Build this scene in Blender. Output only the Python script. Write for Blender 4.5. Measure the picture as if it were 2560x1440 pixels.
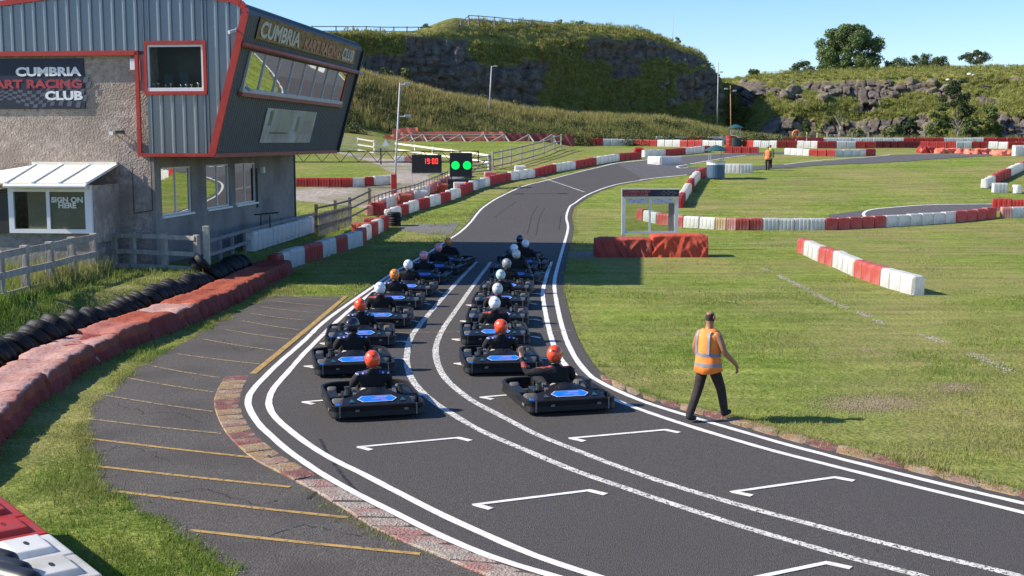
import bpy, bmesh, math, random
import numpy as np
from mathutils import Vector, Matrix, noise
R = math.radians
random.seed(7); rng = np.random.default_rng(7)
for o in list(bpy.data.objects): bpy.data.objects.remove(o)
scene = bpy.context.scene
COL = scene.collection

# ------------------------------------------------------------------ camera, sky, sun, exposure
F = 3000.0; CAMZ = 4.36; PITCH = math.atan(365 / F)
cam_d = bpy.data.cameras.new('camera'); cam = bpy.data.objects.new('camera', cam_d); COL.objects.link(cam)
cam.location = (0, 0, CAMZ); cam.rotation_euler = (math.pi / 2 - PITCH, 0, 0)
cam_d.sensor_width = 36; cam_d.lens = F / 2560 * 36; cam_d.clip_start = 0.1; cam_d.clip_end = 5000
scene.camera = cam
SUN_EL = R(35); SUN_DRIFT = R(3)
sun_vec = Vector((-math.cos(SUN_EL) * math.cos(SUN_DRIFT), -math.cos(SUN_EL) * math.sin(SUN_DRIFT), math.sin(SUN_EL)))
world = bpy.data.worlds.new('World'); scene.world = world; world.use_nodes = True
wn = world.node_tree.nodes; wl = world.node_tree.links; wn.clear()
sky = wn.new('ShaderNodeTexSky'); sky.sky_type = 'NISHITA'; sky.sun_disc = False
sky.sun_elevation = SUN_EL; sky.sun_rotation = math.atan2(sun_vec.x, sun_vec.y)
sky.altitude = 200; sky.air_density = 1.0; sky.dust_density = 0.3; sky.ozone_density = 2.5
bg = wn.new('ShaderNodeBackground'); bg.inputs['Strength'].default_value = 0.122
wo = wn.new('ShaderNodeOutputWorld'); hs = wn.new('ShaderNodeHueSaturation'); hs.inputs['Saturation'].default_value = 1.22; hs.inputs['Value'].default_value = .92; wl.new(sky.outputs[0], hs.inputs['Color']); tint = wn.new('ShaderNodeMix'); tint.data_type = 'RGBA'; tint.blend_type = 'MULTIPLY'; tint.inputs['Factor'].default_value = 1; tint.inputs['B'].default_value = (.86, .92, 1.10, 1); wl.new(hs.outputs[0], tint.inputs['A']); wl.new(tint.outputs['Result'], bg.inputs[0]); wl.new(bg.outputs[0], wo.inputs[0])
sun_d = bpy.data.lights.new('sun', 'SUN'); sun_d.energy = 5.0; sun_d.angle = R(0.5); sun_d.color = (1.0, 0.92, 0.79)
sun_o = bpy.data.objects.new('sun', sun_d); COL.objects.link(sun_o)
sun_o.rotation_euler = sun_vec.to_track_quat('Z', 'Y').to_euler()
scene.view_settings.view_transform = 'Standard'; scene.view_settings.look = 'None'
scene.view_settings.exposure = 0.72; scene.view_settings.gamma = 1.0
scene.view_settings.use_curve_mapping = False
scene.render.engine = 'CYCLES'; scene.cycles.max_bounces = 6

# ------------------------------------------------------------------ pixel to place
cp, sp_ = math.cos(PITCH), math.sin(PITCH)
def ray(px, py):
    u = (px - 1280) / F; v = (720 - py) / F
    return Vector((u, v * sp_ + cp, v * cp - sp_))
PROF = [(-50, 0), (0, 0), (50, 0), (55, .05), (60, .2), (66, .6), (72, 1.1), (80, 1.85), (86, 2.3), (95, 2.85), (105, 3.3), (115, 3.65), (125, 3.9), (140, 4.12), (160, 4.4), (200, 4.6), (900, 5)]
_px = [p[0] for p in PROF]; _pz = [p[1] for p in PROF]
_sl = [0] * len(PROF)
for i in range(1, len(PROF) - 1):
    a = (_pz[i] - _pz[i-1]) / (_px[i] - _px[i-1]); b = (_pz[i+1] - _pz[i]) / (_px[i+1] - _px[i])
    _sl[i] = 0 if a * b <= 0 else 2 * a * b / (a + b)
def profile(y):
    y = min(max(y, -50), 899.9)
    for i in range(len(PROF) - 1):
        if y <= _px[i+1]:
            h = _px[i+1] - _px[i]; t = (y - _px[i]) / h
            return ((1 + 2*t) * (1-t)**2 * _pz[i] + t * (1-t)**2 * h * _sl[i] + t*t*(3-2*t) * _pz[i+1] + t*t*(t-1) * h * _sl[i+1])
def sstep(a, b, x):
    t = min(max((x - a) / (b - a), 0), 1); return t * t * (3 - 2 * t)
def lerp_tab(tab, x):
    if x <= tab[0][0]: return tab[0][1]
    for (x0, y0), (x1, y1) in zip(tab, tab[1:]):
        if x <= x1: return y0 + (y1 - y0) * (x - x0) / (x1 - x0)
    return tab[-1][1]
RIDGE = [(-60, 12.5), (-22, 11.6), (-16.3, 11.2), (-12.1, 10.3), (-7.4, 9.2), (-3.1, 8.3), (1.3, 7.5), (5.7, 7.05), (10, 6.8), (17.3, 6.6), (22.5, 5.6), (27, 4.6), (32, 4.3)]
def bank_amount(x, y):
    y0 = 119 + 0.25 * (x + 16)
    return sstep(y0, y0 + 12, y)
def tz(x, y):
    z = profile(y)
    if x < -8.2 and y < 66:
        k = sstep(27, 33, y); z += .60 * sstep(9.6 - 1.3 * k, 11.9 - 2.6 * k, -x) * (1 - sstep(52, 64, y))
    if y > 88:
        z += 0.72 * math.exp(-((y - 117) / 9.0) ** 2) * sstep(-22, -12, x) * (1 - sstep(2, 8, x))
        if x < -11: z += min((-11 - x), 30) * 0.20 * sstep(90, 114, y)
    if y > 112 and x < 33:
        b = bank_amount(x, y)
        if b > 0:
            h = lerp_tab(RIDGE, x) + 0.35 * noise.noise((x * .35, y * .3, 1.7))
            z += max(0, h - z) * b
    return z
def ground(px, py, off=0.0):
    d = ray(px, py); o = Vector((0, 0, CAMZ)); t = 3.0; step = .5; prev = t
    while t < 420:
        p = o + d * t
        if p.z < tz(p.x, p.y):
            lo, hi = prev, t
            for _ in range(24):
                m = (lo + hi) / 2; q = o + d * m
                if q.z < tz(q.x, q.y): hi = m
                else: lo = m
            q = o + d * hi
            return Vector((q.x, q.y, tz(q.x, q.y) + off))
        prev = t; t += step
    q = o + d * 180
    return Vector((q.x, q.y, tz(q.x, q.y) + off))
def at_y(px, py, Y):
    d = ray(px, py); return Vector((0, 0, CAMZ)) + d * (Y / d.y)

# ------------------------------------------------------------------ materials
def nodes_of(name):
    m = bpy.data.materials.new(name); m.use_nodes = True
    nt = m.node_tree; return m, nt, nt.nodes['Principled BSDF']
def mat(name, c1, c2=None, scale=4.0, rough=.6, bump=0.0, bscale=None, metal=0.0, detail=5.0, lo=.35, hi=.65, spec=.5, coat=0.0, stretch=(1, 1, 1), c3=None, s3=.6):
    m, nt, b = nodes_of(name); N = nt.nodes; L = nt.links
    b.inputs['Roughness'].default_value = rough; b.inputs['Metallic'].default_value = metal
    b.inputs['Specular IOR Level'].default_value = spec; b.inputs['Coat Weight'].default_value = coat
    b.inputs['Base Color'].default_value = (*c1, 1)
    tc = N.new('ShaderNodeTexCoord'); mp = N.new('ShaderNodeMapping'); mp.inputs['Scale'].default_value = stretch
    L.new(tc.outputs['Object'], mp.inputs[0])
    if c2:
        n = N.new('ShaderNodeTexNoise'); n.inputs['Scale'].default_value = scale; n.inputs['Detail'].default_value = detail
        n.inputs['Roughness'].default_value = .62
        L.new(mp.outputs[0], n.inputs['Vector'])
        r = N.new('ShaderNodeValToRGB'); r.color_ramp.elements[0].position = lo; r.color_ramp.elements[1].position = hi
        r.color_ramp.elements[0].color = (*c1, 1); r.color_ramp.elements[1].color = (*c2, 1)
        L.new(n.outputs['Fac'], r.inputs[0]); out = r.outputs[0]
        if c3:
            n3 = N.new('ShaderNodeTexNoise'); n3.inputs['Scale'].default_value = s3; n3.inputs['Detail'].default_value = 5
            L.new(mp.outputs[0], n3.inputs['Vector'])
            r3 = N.new('ShaderNodeValToRGB'); r3.color_ramp.elements[0].position = .46; r3.color_ramp.elements[1].position = .64
            L.new(n3.outputs['Fac'], r3.inputs[0])
            mx = N.new('ShaderNodeMix'); mx.data_type = 'RGBA'
            L.new(r3.outputs[0], mx.inputs['Factor']); L.new(out, mx.inputs['A']); mx.inputs['B'].default_value = (*c3, 1)
            out = mx.outputs['Result']
        L.new(out, b.inputs['Base Color'])
    if bump:
        n2 = N.new('ShaderNodeTexNoise'); n2.inputs['Scale'].default_value = bscale or scale * 3; n2.inputs['Detail'].default_value = 6
        L.new(mp.outputs[0], n2.inputs['Vector'])
        bp = N.new('ShaderNodeBump'); bp.inputs['Strength'].default_value = bump; bp.inputs['Distance'].default_value = .05
        L.new(n2.outputs['Fac'], bp.inputs['Height']); L.new(bp.outputs[0], b.inputs['Normal'])
    return m
def attr_mat(name, rough=.7, trans=0.0):
    """foliage and grass: base colour from the per-blade colour attribute"""
    m, nt, b = nodes_of(name); N = nt.nodes; L = nt.links
    a = N.new('ShaderNodeAttribute'); a.attribute_name = 'col'; L.new(a.outputs['Color'], b.inputs['Base Color'])
    b.inputs['Roughness'].default_value = rough; b.inputs['Specular IOR Level'].default_value = .25
    if trans:
        t = N.new('ShaderNodeBsdfTranslucent'); L.new(a.outputs['Color'], t.inputs['Color'])
        mx = N.new('ShaderNodeMixShader'); mx.inputs[0].default_value = trans
        L.new(b.outputs[0], mx.inputs[1]); L.new(t.outputs[0], mx.inputs[2])
        L.new(mx.outputs[0], N['Material Output'].inputs['Surface'])
    return m
def paint_mat(name, col, under, wear_lo, wear_hi, scale=22, rough=.6):
    """paint layer worn through in places: where it is gone the surface below shows"""
    m, nt, b = nodes_of(name); N = nt.nodes; L = nt.links
    tc = N.new('ShaderNodeTexCoord'); n = N.new('ShaderNodeTexNoise'); n.inputs['Scale'].default_value = scale; n.inputs['Detail'].default_value = 7; n.inputs['Roughness'].default_value = .7
    L.new(tc.outputs['Object'], n.inputs['Vector'])
    r = N.new('ShaderNodeValToRGB'); r.color_ramp.elements[0].position = wear_lo; r.color_ramp.elements[1].position = wear_hi
    r.color_ramp.elements[0].color = (0, 0, 0, 1); r.color_ramp.elements[1].color = (1, 1, 1, 1); L.new(n.outputs['Fac'], r.inputs[0])
    n2 = N.new('ShaderNodeTexNoise'); n2.inputs['Scale'].default_value = 5; n2.inputs['Detail'].default_value = 6; L.new(tc.outputs['Object'], n2.inputs['Vector'])
    r2 = N.new('ShaderNodeValToRGB'); r2.color_ramp.elements[0].position = .3; r2.color_ramp.elements[1].position = .65
    r2.color_ramp.elements[0].color = (*[k * .72 for k in col], 1); r2.color_ramp.elements[1].color = (*col, 1); L.new(n2.outputs['Fac'], r2.inputs[0])
    L.new(r2.outputs[0], b.inputs['Base Color']); b.inputs['Roughness'].default_value = rough
    t = N.new('ShaderNodeBsdfTransparent'); mx = N.new('ShaderNodeMixShader'); L.new(r.outputs[0], mx.inputs[0]); L.new(b.outputs[0], mx.inputs[1]); L.new(t.outputs[0], mx.inputs[2]); L.new(mx.outputs[0], N['Material Output'].inputs['Surface'])
    return m
M = {}
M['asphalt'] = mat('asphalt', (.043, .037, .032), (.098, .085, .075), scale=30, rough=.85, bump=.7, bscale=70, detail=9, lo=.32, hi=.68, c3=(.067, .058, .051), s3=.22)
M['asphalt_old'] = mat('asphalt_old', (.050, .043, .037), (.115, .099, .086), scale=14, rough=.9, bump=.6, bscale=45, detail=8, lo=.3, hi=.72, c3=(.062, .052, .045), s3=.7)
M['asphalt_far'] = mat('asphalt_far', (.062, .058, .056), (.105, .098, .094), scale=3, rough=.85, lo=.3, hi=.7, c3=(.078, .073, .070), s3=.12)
UND = (.070, .060, .053)
M['white_paint'] = paint_mat('white_paint', (.80, .77, .70), UND, .60, .70)
M['white_worn'] = paint_mat('white_worn', (.72, .69, .62), UND, .50, .58, scale=30)
M['white_faint'] = paint_mat('white_faint', (.20, .18, .165), UND, .46, .60, scale=20)
M['skid'] = paint_mat('tyre_rubber_mark', (.026, .024, .023), UND, .40, .62, scale=7)
M['scuff'] = paint_mat('pale_scuff', (.17, .155, .145), UND, .36, .52, scale=14)
M['yellow_paint'] = paint_mat('yellow_paint', (.46, .29, .085), UND, .52, .68, scale=16)
M['yellow_faded'] = paint_mat('yellow_faded', (.36, .27, .14), UND, .48, .62, scale=18)
M['gravel_drive'] = mat('gravel_drive', (.20, .17, .14), (.40, .34, .28), scale=4, rough=.95, bump=.4, bscale=30, c3=(.16, .15, .07), s3=.25)
M['concrete'] = mat('concrete', (.18, .17, .15), (.30, .28, .25), scale=6, rough=.9, bump=.2)
M['path_grey'] = mat('path_grey', (.10, .095, .088), (.17, .16, .15), scale=6, rough=.9, bump=.3)

def ground_mat():
    m, nt, b = nodes_of('grass_ground'); N = nt.nodes; L = nt.links
    tc = N.new('ShaderNodeTexCoord')
    def nz(s, d=5, st=None):
        n = N.new('ShaderNodeTexNoise'); n.inputs['Scale'].default_value = s; n.inputs['Detail'].default_value = d; n.inputs['Roughness'].default_value = .62
        if st:
            mp = N.new('ShaderNodeMapping'); mp.inputs['Scale'].default_value = st; L.new(tc.outputs['Object'], mp.inputs[0]); L.new(mp.outputs[0], n.inputs['Vector'])
        else: L.new(tc.outputs['Object'], n.inputs['Vector'])
        return n.outputs['Fac']
    def ramp(f, stops):
        r = N.new('ShaderNodeValToRGB'); e = r.color_ramp.elements
        e[0].position, e[1].position = stops[0][0], stops[-1][0]
        e[0].color, e[1].color = (*stops[0][1], 1), (*stops[-1][1], 1)
        for p, c in stops[1:-1]:
            k = e.new(p); k.color = (*c, 1)
        L.new(f, r.inputs[0]); return r.outputs[0]
    def mix(f, a, c, mode='MIX'):
        x = N.new('ShaderNodeMix'); x.data_type = 'RGBA'; x.blend_type = mode
        if isinstance(f, float): x.inputs['Factor'].default_value = f
        else: L.new(f, x.inputs['Factor'])
        for s, q in (('A', a), ('B', c)):
            if isinstance(q, tuple): x.inputs[s].default_value = (*q, 1)
            else: L.new(q, x.inputs[s])
        return x.outputs['Result']
    g = ramp(nz(3.2, 8, (1, .6, 1)), [(.30, (.105, .155, .022)), (.5, (.180, .230, .042)), (.72, (.265, .285, .075))])
    dry = ramp(nz(.16, 6, (1, .8, 1)), [(.42, (0, 0, 0)), (.60, (.75, .75, .75))])
    c = mix(dry, g, (.265, .230, .095))
    mown = ramp(nz(.9, 4, (.25, 1.6, 1)), [(.40, (.80, .82, .8)), (.62, (1.15, 1.12, 1.05))])
    c = mix(1.0, c, mown, 'MULTIPLY')
    soil = ramp(nz(.75, 7), [(.63, (0, 0, 0)), (.70, (.9, .9, .9))])
    c = mix(soil, c, (.29, .215, .145))
    fine = ramp(nz(14, 6), [(.3, (.55, .55, .55)), (.7, (1.4, 1.4, 1.35))])
    c = mix(1.0, c, fine, 'MULTIPLY')
    L.new(c, b.inputs['Base Color']); b.inputs['Roughness'].default_value = .95; b.inputs['Specular IOR Level'].default_value = .1
    bp = N.new('ShaderNodeBump'); bp.inputs['Strength'].default_value = .8; bp.inputs['Distance'].default_value = .08
    L.new(nz(9, 8), bp.inputs['Height']); L.new(bp.outputs[0], b.inputs['Normal'])
    return m
M['ground'] = ground_mat()
M['blade'] = attr_mat('grass_blade', .75, .3)
M['leaf'] = attr_mat('leaf', .6, .25)

# ------------------------------------------------------------------ object helpers
def link(name, me, m=None, parent=None, kind=None, smooth=False):
    o = bpy.data.objects.new(name, me); COL.objects.link(o)
    if m is not None:
        if isinstance(m, (list, tuple)):
            for k in m: me.materials.append(k)
        elif not me.materials: me.materials.append(m)
    if parent: o.parent = parent
    if kind: o['kind'] = kind
    if smooth: me.polygons.foreach_set('use_smooth', [True] * len(me.polygons))
    return o
def tag(o, label, cat, group=None):
    o['label'] = label; o['category'] = cat
    if group: o['group'] = group
    return o
def empty(name, loc=(0, 0, 0), rz=0.0, label=None, cat=None, group=None):
    o = bpy.data.objects.new(name, None); COL.objects.link(o); o.location = loc; o.rotation_euler = (0, 0, rz); o.empty_display_size = .2
    if label: tag(o, label, cat, group)
    return o
def copy_tree(o, parent=None):
    c = o.copy(); COL.objects.link(c); c.parent = parent
    for ch in [k for k in bpy.data.objects if k.parent == o]: copy_tree(ch, c)
    return c
class MB:
    def __init__(s): s.v = []; s.f = []; s.mi = []; s.cur = 0
    def add(s, vs, fs):
        n = len(s.v); s.v += [tuple(p) for p in vs]; s.f += [tuple(i + n for i in f) for f in fs]; s.mi += [s.cur] * len(fs); return s
    def box(s, x0, x1, y0, y1, z0, z1):
        return s.add([(x0, y0, z0), (x1, y0, z0), (x1, y1, z0), (x0, y1, z0), (x0, y0, z1), (x1, y0, z1), (x1, y1, z1), (x0, y1, z1)],
                     [(0, 3, 2, 1), (4, 5, 6, 7), (0, 1, 5, 4), (1, 2, 6, 5), (2, 3, 7, 6), (3, 0, 4, 7)])
    def bar(s, a, b, w, h, up=(0, 0, 1)):
        """rectangular bar from a to b, w across, h along up"""
        a, b = Vector(a), Vector(b); d = (b - a).normalized(); up = Vector(up)
        sd = d.cross(up)
        if sd.length < 1e-4: sd = d.cross(Vector((0, 1, 0)))
        sd.normalize(); un = sd.cross(d).normalized(); sd *= w / 2; un *= h / 2
        vs = [p + q for p in (a, b) for q in (-sd - un, sd - un, sd + un, -sd + un)]
        return s.add(vs, [(0, 3, 2, 1), (4, 5, 6, 7), (0, 1, 5, 4), (1, 2, 6, 5), (2, 3, 7, 6), (3, 0, 4, 7)])
    def cyl(s, a, b, r0, r1=None, n=10, caps=True):
        a, b = Vector(a), Vector(b); r1 = r0 if r1 is None else r1
        d = (b - a).normalized(); x = d.orthogonal().normalized(); y = d.cross(x)
        vs = []
        for p, r in ((a, r0), (b, r1)):
            for i in range(n):
                t = 2 * math.pi * i / n; vs.append(p + x * (r * math.cos(t)) + y * (r * math.sin(t)))
        fs = [(i, (i + 1) % n, n + (i + 1) % n, n + i) for i in range(n)]
        if caps: fs += [tuple(reversed(range(n))), tuple(range(n, 2 * n))]
        return s.add(vs, fs)
    def tube(s, pts, r, n=6):
        for a, b in zip(pts, pts[1:]): s.cyl(a, b, r, r, n)
        return s
    def lathe(s, prof, n=16, c=(0, 0, 0), close=False):
        k = len(prof); vs = []
        for i in range(n):
            t = 2 * math.pi * i / n
            vs += [(c[0] + r * math.cos(t), c[1] + r * math.sin(t), c[2] + z) for r, z in prof]
        fs = []
        for i in range(n):
            j = (i + 1) % n
            for q in range(k - 1 if not close else k):
                q2 = (q + 1) % k
                fs.append((i * k + q, j * k + q, j * k + q2, i * k + q2))
        return s.add(vs, fs)
    def prism(s, poly, d0, d1, axis='y'):
        """poly of 2-d points extruded along an axis"""
        def P(p, d): return (p[0], d, p[1]) if axis == 'y' else ((d, p[0], p[1]) if axis == 'x' else (p[0], p[1], d))
        n = len(poly)
        vs = [P(p, d0) for p in poly] + [P(p, d1) for p in poly]
        fs = [tuple(range(n)), tuple(reversed(range(n, 2 * n)))] + [(i, n + i, n + (i + 1) % n, (i + 1) % n) for i in range(n)]
        return s.add(vs, fs)
    def loft(s, rings, cap=True):
        n = len(rings[0]); base = len(s.v)
        vs = [p for r in rings for p in r]
        fs = [(k * n + i, k * n + (i + 1) % n, (k + 1) * n + (i + 1) % n, (k + 1) * n + i) for k in range(len(rings) - 1) for i in range(n)]
        if cap: fs += [tuple(reversed(range(n))), tuple(range((len(rings) - 1) * n, len(rings) * n))]
        return s.add(vs, fs)
    def mesh(s, name='m', fix=True):
        me = bpy.data.meshes.new(name); me.from_pydata(s.v, [], s.f)
        me.polygons.foreach_set('material_index', s.mi)
        if fix:
            bm = bmesh.new(); bm.from_mesh(me); bmesh.ops.recalc_face_normals(bm, faces=bm.faces); bm.to_mesh(me); bm.free()
        me.update(); return me
    def build(s, name, m, parent=None, kind=None, smooth=False, bevel=0, seg=2):
        o = link(name, s.mesh(name), m, parent, kind, smooth)
        if bevel:
            b = o.modifiers.new('bevel', 'BEVEL'); b.width = bevel; b.segments = seg; b.limit_method = 'ANGLE'; b.angle_limit = R(35)
        return o
def np_mesh(name, verts, faces, cols=None):
    """fast mesh from arrays: faces all with the same number of corners"""
    me = bpy.data.meshes.new(name); nv = len(verts); nf, k = faces.shape
    me.vertices.add(nv); me.vertices.foreach_set('co', verts.astype(np.float32).ravel())
    me.loops.add(nf * k); me.loops.foreach_set('vertex_index', faces.astype(np.int32).ravel())
    me.polygons.add(nf); me.polygons.foreach_set('loop_start', np.arange(0, nf * k, k, dtype=np.int32))
    me.polygons.foreach_set('loop_total', np.full(nf, k, dtype=np.int32))
    if cols is not None:
        a = me.color_attributes.new('col', 'FLOAT_COLOR', 'POINT'); a.data.foreach_set('color', np.c_[cols, np.ones(nv)].astype(np.float32).ravel())
    me.update(calc_edges=True); return me

def text(s, size, m, parent, origin, xdir, zdir, name='lettering', depth=.012, align='LEFT', sx=1.0, bold=.0, label=None):
    cu = bpy.data.curves.new('t', 'FONT'); cu.body = s; cu.size = size; cu.extrude = depth / 2; cu.align_x = align; cu.offset = bold; cu.resolution_u = 3
    to = bpy.data.objects.new('t', cu); COL.objects.link(to)
    dg = bpy.context.evaluated_depsgraph_get(); me = bpy.data.meshes.new_from_object(to.evaluated_get(dg))
    bpy.data.objects.remove(to); bpy.data.curves.remove(cu)
    x = Vector(xdir).normalized(); z = Vector(zdir).normalized(); n = x.cross(z)
    mt = Matrix((x * sx, z, n)).transposed().to_4x4(); mt.translation = Vector(origin)
    me.transform(mt); me.update()
    return link(name, me, m, parent)

# ------------------------------------------------------------------ smooth ground lines
def catmull(pts, step=.5):
    P = [Vector(p) for p in pts]; P = [P[0] * 2 - P[1]] + P + [P[-1] * 2 - P[-2]]; out = []
    for i in range(1, len(P) - 2):
        a, b, c, d = P[i-1:i+3]; n = max(2, int((c - b).length / step))
        for k in range(n):
            t = k / n
            out.append(.5 * ((2*b) + (c - a) * t + (2*a - 5*b + 4*c - d) * t*t + (3*b - a - 3*c + d) * t**3))
    out.append(P[-2]); return out
def gpath(pxs, step=.5): return catmull([Vector((g.x, g.y, 0)) for g in (ground(*p) for p in pxs)], step)
def resample(path, n):
    d = [0]
    for a, b in zip(path, path[1:]): d.append(d[-1] + (b - a).length)
    out = []; j = 0
    for i in range(n):
        t = d[-1] * i / (n - 1)
        while j < len(d) - 2 and d[j+1] < t: j += 1
        k = (t - d[j]) / max(d[j+1] - d[j], 1e-6); out.append(path[j].lerp(path[j+1], min(max(k, 0), 1)))
    return out
def plen(path): return sum((b - a).length for a, b in zip(path, path[1:]))
def strip_mesh(A, B, off, across=1):
    """sheet between two matched paths, laid on the ground"""
    vs = []; n = len(A)
    for a, b in zip(A, B):
        for k in range(across + 1):
            p = a.lerp(b, k / across); vs.append((p.x, p.y, tz(p.x, p.y) + off))
    w = across + 1
    fs = [(i * w + k, i * w + k + 1, (i + 1) * w + k + 1, (i + 1) * w + k) for i in range(n - 1) for k in range(across)]
    me = bpy.data.meshes.new('sheet'); me.from_pydata(vs, [], fs)
    bm = bmesh.new(); bm.from_mesh(me); bm.normal_update()
    for f in bm.faces:
        if f.normal.z < 0: f.normal_flip()
    bm.to_mesh(me); bm.free(); return me
def side(path, d):
    """path moved d to its right"""
    out = []
    for i, p in enumerate(path):
        t = (path[min(i + 1, len(path) - 1)] - path[max(i - 1, 0)]).normalized(); out.append(p + Vector((t.y, -t.x, 0)) * d)
    return out
def line(pxs, w, m, off, name, parent, step=.5, path=None):
    p = path or gpath(pxs, step)
    def wob(q, ph): return [v + Vector((noise.noise((v.x * 4, v.y * 4, ph)), noise.noise((v.x * 4, v.y * 4, ph + 7)), 0)) * min(.012, w * .12) for v in q]
    return link(name, strip_mesh(wob(side(p, -w/2), 0), wob(side(p, w/2), 3), off), m, parent)
# ------------------------------------------------------------------ ground sheet
def make_ground():
    xs = list(np.arange(-420, -40, 20.)) + list(np.arange(-40, -14, 1.0)) + list(np.arange(-14, -8, .25)) + list(np.arange(-8, 74, 1.0)) + list(np.arange(74, 460, 20.))
    ys = list(np.arange(-60, 25, 5.)) + list(np.arange(25, 35, .5)) + list(np.arange(35, 45, 2.5)) + list(np.arange(45, 152, .75)) + list(np.arange(152, 220, 6.)) + list(np.arange(220, 900, 60.))
    vs = [(x, y, tz(x, y)) for y in ys for x in xs]; w = len(xs)
    i = np.arange(len(ys) - 1)[:, None] * w + np.arange(w - 1)[None, :]
    i = i.ravel(); fs = np.c_[i, i + 1, i + w + 1, i + w]
    me = np_mesh('ground', np.array(vs), fs)
    return link('ground', me, M['ground'], None, 'structure', True)
GROUND = make_ground()

# ------------------------------------------------------------------ track
L1 = [(1900, 1585), (1560, 1494), (1372, 1440), (1221, 1393), (1103, 1343), (985, 1284), (851, 1215), (739, 1143), (655, 1071), (625, 1027), (621, 1000), (635, 973), (688, 918), (760, 854), (819, 799), (932, 718), (985, 682), (1071, 633), (1110, 607), (1145, 585), (1175, 558), (1193, 535), (1211, 517), (1249, 493), (1309, 466), (1368, 451), (1445, 431), (1545, 408)]
R1 = [(3300, 1440), (2900, 1344), (2560, 1262), (2300, 1200), (2000, 1123), (1850, 1080), (1740, 1048), (1600, 1003), (1500, 957), (1469, 935), (1439, 897), (1412, 841), (1394, 770), (1386, 710), (1395, 665), (1410, 612), (1420, 570), (1416, 543), (1424, 518), (1436, 509), (1472, 486), (1536, 463), (1617, 449)]
pL1, pR1 = gpath(L1), gpath(R1)
def sheet(A, B, m, off, name, n=120, across=8, parent=None, kind='structure'):
    return link(name, strip_mesh(resample(A, n), resample(B, n), off, across), m, parent, kind)
track = sheet(side(pL1, -.16), side(pR1, .28), M['asphalt'], .012, 'race_track', 200, 10)
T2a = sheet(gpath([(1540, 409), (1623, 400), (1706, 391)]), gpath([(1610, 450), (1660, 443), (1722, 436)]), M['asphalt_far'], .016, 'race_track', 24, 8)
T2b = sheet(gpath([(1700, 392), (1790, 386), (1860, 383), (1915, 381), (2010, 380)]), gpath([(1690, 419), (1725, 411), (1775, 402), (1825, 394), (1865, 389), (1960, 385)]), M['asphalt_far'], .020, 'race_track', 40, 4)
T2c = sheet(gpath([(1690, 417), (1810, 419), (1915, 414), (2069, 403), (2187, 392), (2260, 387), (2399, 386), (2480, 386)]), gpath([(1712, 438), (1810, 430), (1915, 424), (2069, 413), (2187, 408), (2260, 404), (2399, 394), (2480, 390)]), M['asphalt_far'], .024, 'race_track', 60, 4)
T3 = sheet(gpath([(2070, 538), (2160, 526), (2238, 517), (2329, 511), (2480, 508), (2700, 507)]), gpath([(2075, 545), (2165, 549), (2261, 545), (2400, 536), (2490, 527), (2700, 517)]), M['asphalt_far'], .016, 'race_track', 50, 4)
LAY = [(1000, 1660), (640, 1500), (560, 1440), (470, 1345), (360, 1285), (290, 1238), (236, 1175), (215, 1120), (206, 1082), (222, 1043), (246, 1008), (290, 960), (372, 904), (470, 850), (560, 800), (640, 757), (690, 741)]
LIN = [(1850, 1590), (1500, 1485), (1330, 1440), (1200, 1395), (1085, 1345), (970, 1290), (830, 1215), (720, 1143), (636, 1071), (607, 1027), (603, 1000), (617, 970), (672, 914), (744, 850), (803, 795), (860, 752), (868, 742)]
def rough_path(p, amp, f=1.3, ph=0):
    out = []
    for i, q in enumerate(p):
        t = (p[min(i + 1, len(p) - 1)] - p[max(i - 1, 0)]).normalized()
        out.append(q + Vector((t.y, -t.x, 0)) * amp * (noise.noise((q.x * f, q.y * f, ph)) + .6 * noise.noise((q.x * f * 3, q.y * f * 3, ph + 5))))
    return out
pLAY = rough_path(gpath(LAY, .2), .16)
layby = sheet(pLAY, gpath(LIN), M['asphalt_old'], .008, 'paved_run_off', 220, 8)
path1 = sheet(gpath([(1150, 556), (1080, 560), (1000, 563)]), gpath([(1128, 588), (1070, 584), (1000, 576)]), M['path_grey'], .008, 'footpath', 14, 3)
path2 = sheet(gpath([(1392, 630), (1440, 630), (1500, 630)]), gpath([(1389, 646), (1440, 646), (1500, 646)]), M['path_grey'], .008, 'footpath', 10, 3)
yard = sheet(rough_path(gpath([(500, 500), (727, 500), (840, 512), (960, 520), (1090, 470)]), .5, .4), rough_path(gpath([(500, 458), (727, 470), (860, 452), (985, 433), (1060, 426)]), .6, .4), M['gravel_drive'], .010, 'gravel_yard', 40, 8)
lane = sheet(rough_path(gpath([(1010, 455), (960, 420), (890, 394), (820, 382), (700, 376)]), .4, .3), rough_path(gpath([(1100, 432), (1040, 412), (960, 396), (880, 384), (700, 371)]), .4, .3), M['gravel_drive'], .014, 'gravel_lane', 40, 5)
walk = sheet(gpath([(-200, 790), (10, 722), (130, 690), (270, 660), (480, 668), (560, 640), (780, 566)]), gpath([(-260, 728), (0, 676), (120, 652), (235, 634), (400, 645), (520, 632), (760, 556)]), M['path_grey'], .008, 'footpath', 40, 4)

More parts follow.
